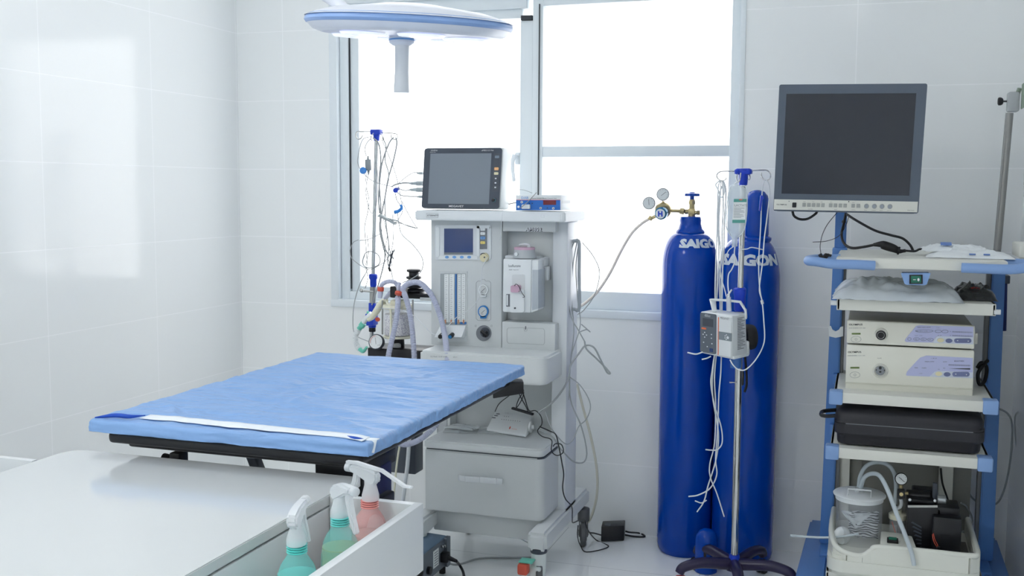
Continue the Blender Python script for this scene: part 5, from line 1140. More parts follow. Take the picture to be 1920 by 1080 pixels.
b = MB(60); b.tube([(2.2582, -0.5050, 1.4215), (2.2406, -0.5050, 1.4124), (2.2330, -0.5050, 1.3526), (2.2309, -0.5050, 1.2890), (2.2406, -0.5050, 1.2601), (2.2554, -0.5050, 1.2422)], .0018, n=6); b.tube([(2.2796, -0.5050, 1.4197), (2.2958, -0.5050, 1.4126), (2.3008, -0.5050, 1.3533), (2.2971, -0.5050, 1.2901), (2.2854, -0.5050, 1.2573), (2.2697, -0.5050, 1.2425)], .0018, n=6); part('seam', b, m_edge, fb)
F = Frame((2.2585, -0.5280, 1.3747), (2.3009, -0.5280, 1.3750), (2.2976, -0.5280, 1.2943), (2.2551, -0.5280, 1.2937), 0, 0, 24, 45)
b = MB(); F.rect(b, 0, 0, 24, 45, .0006); lb_ = part('label', b, m_pap, fb)
mgr = M('label_green', s(80, 150, 140), .5)
for v0, v1 in ((0, 6), (39, 45)):
    b = MB(); F.rect(b, 0, v0, 24, v1, .0012); part('label_band', b, mgr, lb_)
b = MB(); F.text(b, 'LACTATE', 2, 14, 4.2, .95, .0012)
for k in range(8): F.rect(b, 1.5, 17 + k * 2.5, (21, 15, 20, 22, 13, 19, 21, 16)[k], 17.7 + k * 2.5, .001)
part('lettering', b, m_gink, lb_)
b = MB(); F.rect(b, 10, .6, 16, 2.4, .0015); part('red_mark', b, m_red, lb_)
b = MB(); b.tube([(2.2632, -0.5050, 1.2132), (2.2614, -0.5000, 1.1892), (2.2639, -0.5000, 1.1619), (2.2538, -0.5000, 1.1342), (2.2434, -0.5000, 1.1155), (2.2436, -0.5100, 1.0797), (2.2492, -0.5200, 1.0478)], .0022)
b.tube([(2.2597, -0.5050, 1.2132), (2.2414, -0.5000, 1.1979), (2.2313, -0.5000, 1.1702)], .0016); part('drip_line', b, m_wcable, fb)
b = MB(); b.tube([(2.2744, -0.4900, 1.2018), (2.3012, -0.4900, 1.2042), (2.3169, -0.4700, 1.2090), (2.3510, -0.4500, 1.2014)], .0018); part('cross_line', b, m_wcable, fb)
# --- looped line on the right hook
lp = thing('infusion_line', 'white infusion line with a blue clamp looped over the right hook of the right stand', 'infusion line', (2.3546, -0.4400, 1.4385))
b = MB(); b.tube([(2.3546, -0.4400, 1.4403), (2.3639, -0.4400, 1.4258), (2.3684, -0.4400, 1.3895), (2.3625, -0.4500, 1.3077), (2.3564, -0.4600, 1.2350), (2.3539, -0.4700, 1.1624), (2.3482, -0.4700, 1.1073), (2.3458, -0.4700, 1.0613), (2.3566, -0.4800, 1.0259), (2.3654, -0.5000, 0.9643), (2.3717, -0.5300, 0.8953), (2.3547, -0.5800, 0.8471), (2.3227, -0.6000, 0.8087), (2.2964, -0.6000, 0.8053), (2.2785, -0.6000, 0.8188), (2.2651, -0.5800, 0.8331)], .0022)
b.tube([(2.3510, -0.4400, 1.4385), (2.3445, -0.4400, 1.4167), (2.3423, -0.4400, 1.3620), (2.3421, -0.4500, 1.2709), (2.3400, -0.4600, 1.1797), (2.3428, -0.4700, 1.1071), (2.3496, -0.4700, 1.0523), (2.3576, -0.4700, 1.0195)], .0020); part('tubing', b, m_wcable, lp)
b = MB(40); b.bar((2.3426, -0.4500, 1.3876), (2.3386, -0.4500, 1.3329), .008, .010, (0, 1, 0), .003); b.cyl((2.3448, -0.4520, 1.3785), (2.3457, -0.4620, 1.3786), .006); part('roller_clamp', b, m_blue, lp)
b = MB(40); b.cyl((2.3543, -0.4750, 1.0290), (2.3582, -0.4750, 1.0163), .005); part('joint', b, m_white, lp)
# --- bundle of white tubes on the left hook
tg = 'white drip tubes on the left hook'
tl_ = 'white drip tube in the bundle falling from the left hook past the infusion pump'
for pts, r in (([(2.2098, -0.4800, 1.4378), (2.1995, -0.4800, 1.4159), (2.1979, -0.4800, 1.3245), (2.1982, -0.4800, 1.2327), (2.1966, -0.4800, 1.1404), (2.1973, -0.4800, 1.0292), (2.2020, -0.4400, 0.9125), (2.1909, -0.4600, 0.7824), (2.1880, -0.4700, 0.7271), (2.2026, -0.4700, 0.6522), (2.2266, -0.4700, 0.5780), (2.2316, -0.4700, 0.5213), (2.2155, -0.4700, 0.4951), (2.1932, -0.4700, 0.4914), (2.1759, -0.4800, 0.4942)], .0024),
               ([(2.2067, -0.4700, 1.4379), (2.2049, -0.4700, 1.3611), (2.2033, -0.4700, 1.2692), (2.2128, -0.4700, 1.1772), (2.2094, -0.4700, 1.0845), (2.2104, -0.4400, 0.9506), (2.1988, -0.4600, 0.7640), (2.2050, -0.4600, 0.6505), (2.2043, -0.4600, 0.5168), (2.1893, -0.4600, 0.4387), (2.1935, -0.4700, 0.3935), (2.2172, -0.4700, 0.3380), (2.2452, -0.4700, 0.2560)], .0024),
               ([(2.2122, -0.4700, 1.4379), (2.2162, -0.4700, 1.3429), (2.2147, -0.4700, 1.2510), (2.2191, -0.4700, 1.1404), (2.2186, -0.4600, 1.0280), (2.2168, -0.4400, 0.9132), (2.2205, -0.4600, 0.7842), (2.2153, -0.4600, 0.6892), (2.2142, -0.4600, 0.5749), (2.2094, -0.4600, 0.4597), (2.2144, -0.4600, 0.4024), (2.1931, -0.4600, 0.3522), (2.1522, -0.4600, 0.3231), (2.1164, -0.4600, 0.3138)], .0026),
               ([(2.2044, -0.4800, 1.4378), (2.1902, -0.4800, 1.4232), (2.1979, -0.4800, 1.4068), (2.2094, -0.4800, 1.3795), (2.2199, -0.4800, 1.3941), (2.2174, -0.4800, 1.4251)], .0026),
               ([(2.2159, -0.4700, 1.4343), (2.2228, -0.4600, 1.3978), (2.2199, -0.4600, 1.2876), (2.2206, -0.4600, 1.1768), (2.2141, -0.4600, 1.0652), (2.2141, -0.4400, 0.9508), (2.1942, -0.4600, 0.8015), (2.1931, -0.4600, 0.6877), (2.2165, -0.4600, 0.5560), (2.2112, -0.4600, 0.4598), (2.1853, -0.4600, 0.3612), (2.1716, -0.4600, 0.3017), (2.1479, -0.4600, 0.2605)], .0026),
               ([(2.2178, -0.4700, 1.4306), (2.2024, -0.4700, 1.3885), (2.1993, -0.4700, 1.2876), (2.2050, -0.4700, 1.1955), (2.2035, -0.4700, 1.1028), (2.2015, -0.4700, 1.0284)], .0026),
               ([(2.1809, -0.4600, 0.3065), (2.1623, -0.4600, 0.2950), (2.1394, -0.4600, 0.3005)], .0022),
               ([(2.2072, -0.4800, 1.1592), (2.2170, -0.4900, 1.1048), (2.2300, -0.5000, 1.0692), (2.2391, -0.5100, 1.0410)], .0020)):
    wire('drip_tube', pts, r, m_wcable, tl_, 'tube', tg)
wire('drip_tube', [(2.1619, -0.5000, 0.8433), (2.1381, -0.5000, 0.8346), (2.1083, -0.5000, 0.8386)], .0026, m_wcable, 'short end of white tube sticking out left of the infusion pump', 'tube')
wire('drip_tube', [(2.1898, -0.5000, 0.8299), (2.1753, -0.5000, 0.8216), (2.1588, -0.5000, 0.8169)], .0026, m_wcable, 'short end of white tube poking out under the infusion pump', 'tube')
# --- infusion pump
ip = thing('infusion_pump', 'white infusion pump with dark keypad and carrying handle clamped on the right IV stand', 'infusion pump', (2.2593, -0.5200, 0.8514))
ftl, ftr, fbr, fbl = [V(q) for q in ((2.1482, -0.4900, 0.9835), (2.2692, -0.5850, 0.9843), (2.2709, -0.5850, 0.8396), (2.1513, -0.4900, 0.8395))]
btr = V((2.3049, -0.4900, 0.9845)); bk = btr - ftr; bk.z = 0
b = MB(); b.hexa([ftl, ftr, fbr, fbl, ftl + bk, ftr + bk, fbr + bk + V((.006, 0, 0)), fbl + bk], .006, 3); b.hexa([fbl + V((.006, 0, .008)), fbr + V((.008, 0, .006)), fbr + V((.008, 0, -.004)), fbl + V((.006, 0, -.002)), fbl + bk + V((0, 0, .008)), fbr + bk + V((.012, 0, .006)), fbr + bk + V((.012, 0, -.004)), fbl + bk], .003); bd = part('body', b, m_white, ip)
F = Frame(ftl, ftr, fbr, fbl, 0, 0, 60, 78)
m_kp = M('pump_keypad', s(98, 106, 116), .4)
b = MB(); F.rrect(b, 1, 1.5, 31, 76, 3, .003); kp_ = part('keypad', b, m_kp, bd)
b = MB(); F.rrect(b, 6, 11, 26, 26, 1, .0036); part('display', b, m_dgrey, kp_)
m_or = M('orange_mark', s(232, 120, 80), .4)
b = MB(); F.rrect(b, 4, 29, 13, 32.5, 1.2, .0038); part('key', b, m_or, kp_)
b = MB()
for u, v in ((10, 38), (7, 42), (13.5, 42.5), (10, 47), (8, 57), (15, 64), (23, 40), (23, 47), (24, 57)): F.ell(b, u, v, 1.1, 1.1, .0038, n=10)
F.text(b, 'MEGAVET', 10, 8, 2.2, .8, .0036); F.text(b, 'Infusion', 11, 5, 1.6, .8, .0036); part('key_symbols', b, m_wink, kp_)
b = MB(); F.rrect(b, 19.5, 66, 26, 73, 1, .0038); part('key', b, m_lcd, kp_)
b = MB(); F.rect(b, 33.5, 4, 59, 76, .002); dr_ = part('door', b, m_white, bd)
b = MB(); F.rect(b, 35, 6, 36.4, 76, .0028); part('orange_strip', b, m_or, dr_)
b = MB(); F.rect(b, 36.4, 32, 59.5, 47, .003); part('grey_band', b, M('pump_band', s(128, 138, 145), .4), dr_)
b = MB(); F.ell(b, 53.5, 41, 2.2, 2.6, .0036, n=14)
for k in range(4): a = math.radians(110 + k * 45); F.ell(b, 52.5 + 4.2 * math.cos(a), 40.5 - 4.6 * math.sin(a), .9, 1.1, .0036, n=8)
part('paw_mark', b, m_wink, dr_)
b = MB(); F.text(b, 'MEGAVET', 39, 8.5, 3, .9, .0028); part('lettering', b, m_gink, dr_)
F = Frame(ftr + V((.002, .002, 0)), ftr + bk + V((.002, 0, 0)), fbr + bk + V((.008, 0, 0)), fbr + V((.002, .002, 0)), 0, 0, 30, 78)
if F.n.x < 0: F.n = -F.n
b = MB()
for k in range(20): F.rect(b, 10, 6 + k * 3, (24, 20, 25, 17, 22)[k % 5], 7 + k * 3, .0008)
part('printed_notes', b, m_gink, bd)
b = MB(50); h0_, h1_, h2_, h3_, h4_ = V((2.1991, -0.5000, 0.9867)), V((2.1814, -0.4700, 1.0239)), V((2.2346, -0.5000, 1.0269)), V((2.2852, -0.5000, 1.0233)), V((2.3039, -0.5000, 0.9947))
for a_, c_ in ((h0_, h1_ + V((.003, 0, 0))), (h1_, h2_), (h2_, h3_), (h3_, h4_), (h4_, V((2.3053, -0.4900, 0.9679)))): b.bar(a_ + (a_ - c_).normalized() * .002, c_ + (c_ - a_).normalized() * .002, .016, .0075, (0, 0, 1) if abs((c_ - a_).normalized().z) < .8 else (1, 0, 0), .002)
part('handle', b, m_white, ip)
b = MB(50); b.cyl((2.2505, -0.5200, 0.9928), (2.2476, -0.5200, 1.0404), .0088, .0078); part('drip_chamber', b, m_fog, ip); 
b = MB(50); b.cyl((2.2476, -0.5200, 1.0404), (2.2473, -0.5200, 1.0513), .0045); b.cyl((2.2474, -0.5200, 1.0495), (2.2578, -0.5200, 1.0663), .0028); part('spike', b, m_white, ip)
b = MB(50); pcq = V((2.3081, -0.4300, 0.8937)); b.lathe([(.030, -.018), (.042, -.018), (.045, -.006), (.045, .006), (.042, .018), (.030, .018)], pcq, (.35, .2, 0), 28)
for v in b.bm.verts: pass
part('coiled_lead', b, m_rubber, ip)
b = MB(50); b.tube([(2.2956, -0.4200, 0.8390), (2.3025, -0.4200, 0.7826), (2.3058, -0.4200, 0.7259), (2.2991, -0.4200, 0.6969)], .004); part('hanging_lead', b, m_rubber, ip)
b = MB(50); b.box((2.2875, -0.4900, 0.8857)[0], (2.3163, -0.4900, 0.8872)[0], -.485, -.44, (2.2888, -0.4900, 0.8338)[2], (2.2875, -0.4900, 0.8857)[2], .004); part('pole_clamp', b, m_white, ip)

# ================================================================ ENDOSCOPY CART
m_cart = M('cart_blue_paint', s(78, 126, 192), .35)
m_hand = M('handle_blue_plastic', s(128, 160, 208), .35)
m_beige = M('cart_beige_steel', s(216, 216, 208), .4)
m_inn = M('grey_profile', s(120, 122, 124), .4)
kt = thing('endoscopy_cart', 'blue and beige four-shelf equipment cart with blue handles standing in the right corner', 'equipment cart', (2.84, -.45, 0))
YB = -.33
for side in (0, 1):
    b = MB()
    if side == 0: b.prism([(2.566, .15), (2.610, .15), (2.617, 1.17), (2.580, 1.17)], (0, YB, 0), (1, 0, 0), (0, 0, 1), -.06, .004)
    else: b.prism([(3.086, .15), (3.134, .15), (3.130, 1.17), (3.090, 1.17)], (0, YB, 0), (1, 0, 0), (0, 0, 1), -.06, .004)
    p = part('post', b, m_cart, kt)
    x = 2.612 if side == 0 else 3.075
    b = MB(); b.box(x, x + .014, YB + .012, YB + .05, .15, 1.17, .002); part('inner_profile', b, m_inn, p)
b = MB(); b.prism([(2.583, 1.20), (2.621, 1.20), (2.621, 1.40), (2.583, 1.40)], (0, -.31, 0), (1, 0, 0), (0, 0, 1), -.045, .006); b.box(2.577, 2.626, -.335, -.255, 1.17, 1.206, .004)
mp = part('monitor_post', b, m_cart, kt)
for z in (1.362, 1.297):
    b = MB(); b.cyl((2.612, -.312, z), (2.612, -.326, z), .007, bev=.002); part('post_screw', b, m_black, mp)
# shelves
b = MB(); b.prism([(2.602, -.765), (3.085, -.765), (3.085, -.25), (2.602, -.25)], (0, 0, 1.178), (1, 0, 0), (0, 1, 0), .022, .003); b.box(2.602, 3.085, -.768, -.75, 1.168, 1.199, .003)
ts = part('top_shelf', b, m_beige, kt)
b = MB(50); b.tube([(2.7144, -0.7750, 1.1778), (2.6526, -0.7850, 1.1801), (2.5904, -0.7900, 1.1803), (2.545, -.788, 1.186), (2.522, -.765, 1.186), (2.520, -.73, 1.187), (2.545, -.68, 1.188), (2.61, -.66, 1.189)], .015, n=12); part('handle', b, m_hand, ts)
b = MB(50); b.tube([(2.9590, -0.7750, 1.1782), (3.0265, -0.7850, 1.1776), (3.0903, -0.7900, 1.1782), (3.148, -.788, 1.186), (3.178, -.765, 1.186), (3.180, -.72, 1.187), (3.155, -.68, 1.188), (3.08, -.66, 1.189)], .015, n=12); part('handle', b, m_hand, ts)
F = Frame((2.7886, -0.7700, 1.1569), (2.8758, -0.7700, 1.1595), (2.8772, -0.7700, 1.1242), (2.7899, -0.7700, 1.1213), 0, 0, 58, 22)
b = MB(); F.poly(b, [(1, 0), (57, 0), (50, 21), (45, 23), (12, 22), (8, 20)], .002); b.slab(F.p(4, 0), F.p(54, 0), F.p(46, 20), F.p(12, 20), (0, .05, 0)); swp = part('switch_panel', b, m_hand, ts)
b = MB(); F.rect(b, 17, 3, 42, 20, .006); rk = part('rocker_frame', b, m_black, swp)
m_gr = M('green_rocker', s(40, 110, 90), .25)
b = MB(); F.rect(b, 20, 5, 39, 18, .009); part('rocker', b, m_gr, rk)
b = MB(); F.ell(b, 34, 12, 2, 3, .0094); F.rect(b, 24, 11.5, 29, 12.5, .0094); part('mark', b, m_wink, rk)
def shelf(z0, z1, caps, x0=2.602, x1=3.080, yf=-.705):
    b = MB(); b.box(x0, x1, yf + .01, -.25, z1 - .012, z1, .002); b.box(x0, x1, yf, yf + .014, z0, z1, .003); b.box(x0, x0 + .01, yf, -.27, z0, z1, .002); b.box(x1 - .01, x1, yf, -.27, z0, z1, .002)
    o = part('shelf', b, m_beige, kt)
    if caps:
        for a, c in ((x0 - .014, x0 + .028), (x1 - .036, x1 + .008)):
            b = MB(); b.box(a, c, yf - .006, yf + .045, z0 - .006, z1 + .004, .005); part('corner_cap', b, m_hand, o)
        for xx in (x0 - .012, x1 - .006):
            b = MB(); b.box(xx, xx + .016, -.36, -.30, z0, z1, .002); part('shelf_bracket', b, m_cart, o)
    return o
shelf(1.030, 1.066, False, 2.606, 3.066)
shelf(.734, .768, True, 2.606, 3.078)
shelf(.556, .590, True, 2.600, 3.070)
shelf(.150, .182, False, 2.600, 3.075)
for p, q in (((2.606, -.70, 1.052), (2.588, -.70, 1.052)), ((3.060, -.70, 1.042), (3.079, -.70, 1.042))):
    b = MB(); b.cyl(p, q, .008); part('shelf_screw', b, m_white, kt)
# back panels behind the lower bay
b = MB(); b.box(2.63, 3.06, -.262, -.25, .18, .556); b.box(2.66, 2.70, -.275, -.262, .18, .556, .002)
part('rear_panel', b, M('rear_panel_grey', s(136, 136, 130), .5), kt)
for xa in (2.615, 2.955):
    b = MB(); b.box(xa, xa + .045, -.30, -.262, .18, .556, .003); part('rear_upright', b, m_beige, kt)
# base feet
b = MB()
b.prism([(2.520, -.02), (2.566, -.02), (2.600, -.40), (2.600, -.80), (2.485, -.80), (2.503, -.66)], (0, 0, .09), (1, 0, 0), (0, 1, 0), .052, .008); part('base_foot', b, m_cart, kt)
b = MB(); b.prism([(3.115, -.02), (3.178, -.02), (3.175, -.45), (3.205, -.80), (3.095, -.80), (3.090, -.40)], (0, 0, .09), (1, 0, 0), (0, 1, 0), .052, .008); part('base_foot', b, m_cart, kt)
b = MB(); b.box(2.57, 3.12, -.45, -.28, .095, .15, .004); part('base_beam', b, m_cart, kt)
for x, y in ((2.545, -.74), (3.15, -.74), (2.55, -.08), (3.14, -.08)): caster(x, y, .042, .2, kt, m_rubber, m_dgrey, zt=.095)
# white hook on the left post
b = MB(); F = Frame((2.5713, -0.3800, 0.9409), (2.6311, -0.3800, 0.9436), (2.6325, -0.3800, 0.8993), (2.5727, -0.3800, 0.8964), 0, 0, 34, 24)
F.poly(b, [(2, 1), (6, 1), (9, 8), (15, 11), (21, 8), (24, 3), (29, 2), (29, 20), (15, 23), (2, 20)], .006); solo('hose_hook', b, m_white, 'small white cradle hook clipped to the left blue post of the cart', 'hook', (2.6037, -0.3800, 0.9202))

# ---------------------------------------------------------------- big monitor
bm_ = thing('display_monitor', 'large dark grey medical monitor with a beige button strip mounted above the cart', 'monitor', (2.62, -.6, 1.34))
c = [V(q) for q in ((2.4027, -0.6000, 1.7465), (2.8505, -0.6550, 1.7332), (2.8419, -0.5850, 1.3326), (2.3888, -0.5300, 1.3358))]
bk = V((-.004, .055, -.012))
cm_ = (c[0] + c[2]) / 2
b = MB(); b.hexa([q + V((0, .004, 0)) for q in c] + [q.lerp(cm_, .05) + bk for q in c], .010); b.slab(c[0].lerp(c[2], .22) + bk, c[1].lerp(c[3], .22) + bk, c[2].lerp(c[0], .22) + bk, c[3].lerp(c[1], .22) + bk, (0, .04, 0), .01)
hs2 = part('housing', b, m_bezel2 if 'm_bezel2' in globals() else M('large_bezel', s(84, 93, 106), .4), bm_)
F = Frame(*c, 78, 60, 1118, 930)   # enlarged-view units, 3.6 per picture pixel
b = MB(); F.rrect(b, 80, 62, 1115, 928, 14, .002); fr2 = part('bezel', b, M('large_bezel_front', s(84, 94, 108), .4), bm_)
b = MB(); F.c = [q for q in F.c]; b2 = F
b.mat(0); F.rect(b, 136, 124, 1046, 806, .0026); part('screen', b, m_screen2, fr2)
b = MB(); F.rect(b, 84, 846, 1108, 918, .004); st2 = part('button_strip', b, m_beige, fr2)
b = MB(); F.rrect(b, 222, 866, 252, 900, 4, .007); part('power_button', b, m_black, st2)
m_key = M('grey_key', s(160, 162, 160), .4)
for u in (309, 344, 378, 412, 446, 502, 537, 572, 606, 663, 699):
    b = MB(); F.rrect(b, u - 12, 868, u + 12, 894, 2, .0062); part('button', b, m_key, st2)
m_rk = M('round_key', s(150, 156, 165), .4)
for u in (757, 812, 865, 920):
    b = MB(); F.ell(b, u, 882, 17, 17, .0055); kk = part('knob', b, m_key, st2)
    b = MB(); F.ell(b, u, 882, 13.5, 13.5, .008); part('knob_face', b, m_rk, kk)
b = MB(); F.text(b, 'OLYMPUS', 104, 886, 9, 1.35, .0044, .015)
F.text(b, 'OEV191H', 1040, 908, 6, 1.3, .0044)
for u, t_ in ((300, 'ASPECT'), (365, 'SCAN'), (430, 'SIZE'), (495, 'MENU'), (655, 'INPUT')): F.text(b, t_, u, 861, 4.5, 1, .0044)
for u, t_ in ((340, 'FUNCTION'), (530, 'SELECT'), (650, 'CONTROL'), (742, 'PHASE'), (795, 'CHROMA'), (850, 'BRIGHT'), (900, 'CONTRAST')): F.text(b, t_, u, 912, 4.5, 1, .0044)
part('lettering', b, m_ink, st2)
b = MB(); F.ell(b, 196, 858, 3, 3, .0046); F.ell(b, 630, 853, 4, 4, .0046); part('indicator', b, m_black, st2)
b = MB(); b.bar((2.603, -.50, 1.40), (2.603, -.33, 1.385), .05, .03, bev=.004); b.box(2.585, 2.62, -.36, -.30, 1.355, 1.40, .004); part('mount_arm', b, m_dgrey, bm_)
wire('monitor_cable', [(2.4499, -0.5000, 1.3350), (2.4556, -0.5000, 1.3191), (2.4749, -0.5000, 1.3086), (2.5007, -0.5000, 1.3108), (2.5258, -0.5000, 1.3288), (2.5281, -0.4800, 1.3391)], .0042, m_rubber, 'thick black cable drooping in a short arc under the left of the large monitor', 'cable')
wire('monitor_cable', [(2.6189, -0.4000, 1.3280), (2.6136, -0.4200, 1.2924), (2.6083, -0.4400, 1.2571), (2.6186, -0.4800, 1.2286), (2.6448, -0.5200, 1.2170), (2.6813, -0.5400, 1.2223), (2.7139, -0.5500, 1.2304)], .0045, m_rubber, 'thick black cable curving down beside the blue post to the inline connector', 'cable')
b = MB(50); b.tube([(2.7106, -0.5500, 1.2304), (2.7334, -0.5550, 1.2328), (2.7432, -0.5550, 1.2296), (2.7726, -0.5600, 1.2202), (2.7890, -0.5600, 1.2120), (2.8083, -0.5600, 1.2141)], .010, n=12, rf=lambda t: .0055 + .009 * math.sin(math.pi * min(1, max(0, t * 1.1))) ** 1.2); b.lathe([(.013, -.003), (.013, .003)], (2.7874, -0.5600, 1.2136), (1, 0, -.2), 14)
b.tube([(2.8066, -0.5600, 1.2141), (2.8355, -0.5600, 1.2130), (2.8516, -0.5500, 1.2197), (2.8691, -0.5200, 1.2151)], .0035, n=8); solo('inline_connector', b, m_rubber, 'black inline power connector lying on the top shelf of the cart', 'connector', (2.7550, -0.5500, 1.2193))
wire('monitor_cable', [(2.6228, -0.4200, 1.3248), (2.6529, -0.4600, 1.3065), (2.7125, -0.5200, 1.2759), (2.7618, -0.5400, 1.2620), (2.7978, -0.5400, 1.2524), (2.8211, -0.5400, 1.2322), (2.8314, -0.5400, 1.2136)], .0042, m_rubber, 'thick black cable sagging from the large monitor to the top shelf, right of the post', 'cable')
wire('thin_cable', [(2.5924, -0.4500, 1.3322), (2.5631, -0.4600, 1.2928), (2.5485, -0.5000, 1.2583), (2.5458, -0.5800, 1.2265), (2.5514, -0.6600, 1.2050)], .0012, m_black, 'thin black wire falling from the monitor to a small plug on the left handle', 'wire')
wire('thin_cable', [(2.6296, -0.4000, 1.3191), (2.6190, -0.4200, 1.2835), (2.5986, -0.4600, 1.2523), (2.5634, -0.5200, 1.2382), (2.5212, -0.5600, 1.2356)], .0011, m_black, 'thin stiff black wire end pointing left of the blue monitor post', 'wire')
b = MB(40); b.bar((2.5497, -0.7000, 1.2054), (2.5599, -0.7000, 1.1889), .012, .012, bev=.002); b.bar((2.5599, -0.7000, 1.1889), (2.5721, -0.6900, 1.2037), .012, .014, bev=.003); b.bar((2.5721, -0.6900, 1.2037), (2.5851, -0.6900, 1.1990), .004, .008, bev=.001); solo('small_plug', b, m_black, 'small black plug resting at the left handle of the cart', 'plug', (2.5645, -0.7000, 1.1991))

# ---------------------------------------------------------------- light source and processor
def unit(name, label, tl, tr, br, bl, depth, top, curve):
    t = thing(name, label, 'endoscopy unit', V(bl).lerp(V(br), .5))
    c = [V(q) for q in (tl, tr, br, bl)]
    m_face = MATS.get('unit_cream_face') or M('unit_cream_face', s(224, 223, 212), .35)
    b = MB(); b.slab(c[0] + V((.004, .008, -.003)), c[1] + V((-.004, .008, -.003)), c[2] + V((-.004, .008, .002)), c[3] + V((.004, .008, .002)), (0, depth, 0), .002)
    case = part('case', b, M('unit_case_grey', s(150, 148, 138), .45) if 'unit_case_grey' not in MATS else MATS['unit_case_grey'], t)
    b = MB(); b.slab(*c, (0, .022, 0), .005); face = part('front_panel', b, m_face, t)
    return t, face, c
m_lil = M('lilac_panel', s(182, 186, 222), .35); m_pb = M('slate_button', s(108, 116, 155), .35); m_bw = M('panel_white', s(206, 212, 226), .35); m_lime = M('status_green', s(105, 125, 70), .4)
def face_detail(F, face, big, v_ol, v_led, v_pow, conn, panel, white, btn, txt):
    b = MB(); F.text(b, 'OLYMPUS', *v_ol, 1.25, .001, .018); part('maker_lettering', b, m_ink, face)
    b = MB(); F.text(b, txt, v_ol[0], v_ol[1] + 35, v_ol[2] * .62, 1.25, .001); part('model_lettering', b, m_gink, face)
    b = MB(); F.rrect(b, *v_led, 6, .002); part('status_light', b, m_lime, face)
    u, v = v_pow; b = MB(); F.outline(b, [(u + 58 * math.cos(a), v + 34 * math.sin(a)) for a in [k * math.pi / 16 for k in range(32)]], .0004); F.outline(b, [(u + 13 * math.cos(a), v + 12 * math.sin(a)) for a in [k * math.pi / 6 for k in range(12)]], .0004); part('power_switch', b, m_gink, face)
    b = MB(); F.poly(b, panel, .0012); lp_ = part('control_panel', b, m_lil, face)
    b = MB(); F.poly(b, white, .0018); wp = part('white_field', b, m_bw, lp_)
    u, v = btn
    b = MB(); F.ell(b, u, v, 38, 24, .0045); part('button', b, m_cream, wp)
    b = MB(); F.ell(b, u + 92, v + 6, 38, 24, .0045); part('button', b, m_pb, wp)
    b = MB(); F.rrect(b, u + 150, v - 20, u + 338, v + 30, 24, .0045); ab_ = part('arrow_button', b, m_pb, wp)
    b = MB(); F.poly(b, [(u + 178, v + 3), (u + 192, v - 5), (u + 192, v + 11)], .005); F.poly(b, [(u + 312, v + 9), (u + 298, v + 1), (u + 298, v + 17)], .005); part('arrow_marks', b, m_wink, ab_)
    return lp_
# upper: camera processor.  panel units: enlarged view, 6 per picture pixel from (1570, 580)
up_tl, up_tr, up_br, up_bl = (2.6373, -0.6200, 0.9900), (3.0178, -0.6200, 0.9882), (3.0186, -0.6200, 0.9147), (2.6381, -0.6200, 0.9147)
lo_tl, lo_tr, lo_br, lo_bl = (2.6382, -0.6200, 0.9103), (3.0195, -0.6200, 0.9105), (3.0206, -0.6200, 0.7549), (2.6393, -0.6200, 0.7518)
dz = .770 - lo_bl[2]
t1, f1, c1 = unit('light_source_unit', 'taller cream endoscopy unit with a grey round scope socket, under the slimmer one', lo_tl, lo_tr, (lo_br[0], lo_br[1], lo_bl[2]), lo_bl, .33, None, None)
def gF(): return Frame((2.6066, -0.6200, 1.0233), (3.0483, -0.6200, 1.0412), (3.0610, -0.6200, 0.7408), (2.6166, -0.6200, 0.7099), 0, 0, 1680, 1080)
F = gF()
b = MB(); F.rrect(b, 87, 822, 1532, 900, 10, .0015) if 0 else F.poly(b, [(87, 815), (1532, 890), (1532, 905), (87, 830)], .003); part('front_ridge', b, M('ridge_cream', s(205, 204, 190), .4), f1)
lp_ = face_detail(F, f1, True, (122, 488, 20), (152, 646, 258, 664), (206, 736), None,
    [(790, 735), (800, 700), (900, 590), (950, 540), (1020, 518), (1530, 545), (1530, 772), (800, 745)], [(1050, 755), (1110, 700), (1140, 690), (1530, 708), (1530, 774)], (1156, 722), 'EVIS EXERA CLV-160')
b = MB()
for q in range(22): F.rect(b, 1266 + q * 11, 615 + q * .4, 1269 + q * 11, 630 + q * .4, .0018)
F.poly(b, [(1268, 664), (1502, 660), (1502, 676)], .0018); F.text(b, 'BRIGHTNESS', 1325, 585, 12, 1.1, .0018); F.text(b, 'EXAM', 1204, 592, 10, 1.1, .0018); F.text(b, 'IRIS', 1204, 664, 10, 1.1, .0018); F.text(b, '1  M  H', 1068, 554, 12, 1.2, .0018); F.text(b, 'HIGH LOW', 1000, 590, 12, 1.2, .0018)
F.text(b, 'MAN', 885, 660, 12, 1, .0018); F.text(b, 'FLASH', 968, 662, 12, 1, .0018); F.text(b, '. . . I I I I', 915, 724, 11, 1.1, .0018); F.text(b, 'ON', 1145, 676, 9, 1, .0018); F.text(b, 'SCOPE', 465, 552, 10, 1.1, .0012); part('lettering', b, m_ink, lp_)
m_sk = M('socket_grey', s(135, 140, 146), .35)
ce = F.p(500, 690)
b = MB(40); b.lathe([(.024 * .99, .0), (.0215, .006), (.019, .008), (.0165, .006)], ce, F.n, 40, caps=True); sk = part('scope_socket', b, m_beige, f1)
b = MB(40); b.lathe([(.0145, .005), (.0145, .012), (.0125, .0135), (.001, .0135)], F.p(497, 683), F.n, 40); s2 = part('socket_core', b, m_sk, sk)
b = MB(); F.ell(b, 497, 650, 17, 17, .0142); F.ell(b, 452, 672, 7, 8, .0142); F.ell(b, 545, 678, 7, 8, .0142); F.ell(b, 497, 694, 14, 9, .0142); part('socket_holes', b, m_black, s2)
t2, f2_, c2 = unit('video_processor_unit', 'slimmer cream endoscopy unit with a black round connector, stacked on the taller one', up_tl, up_tr, (up_br[0], up_br[1], up_bl[2]), up_bl, .33, None, None)
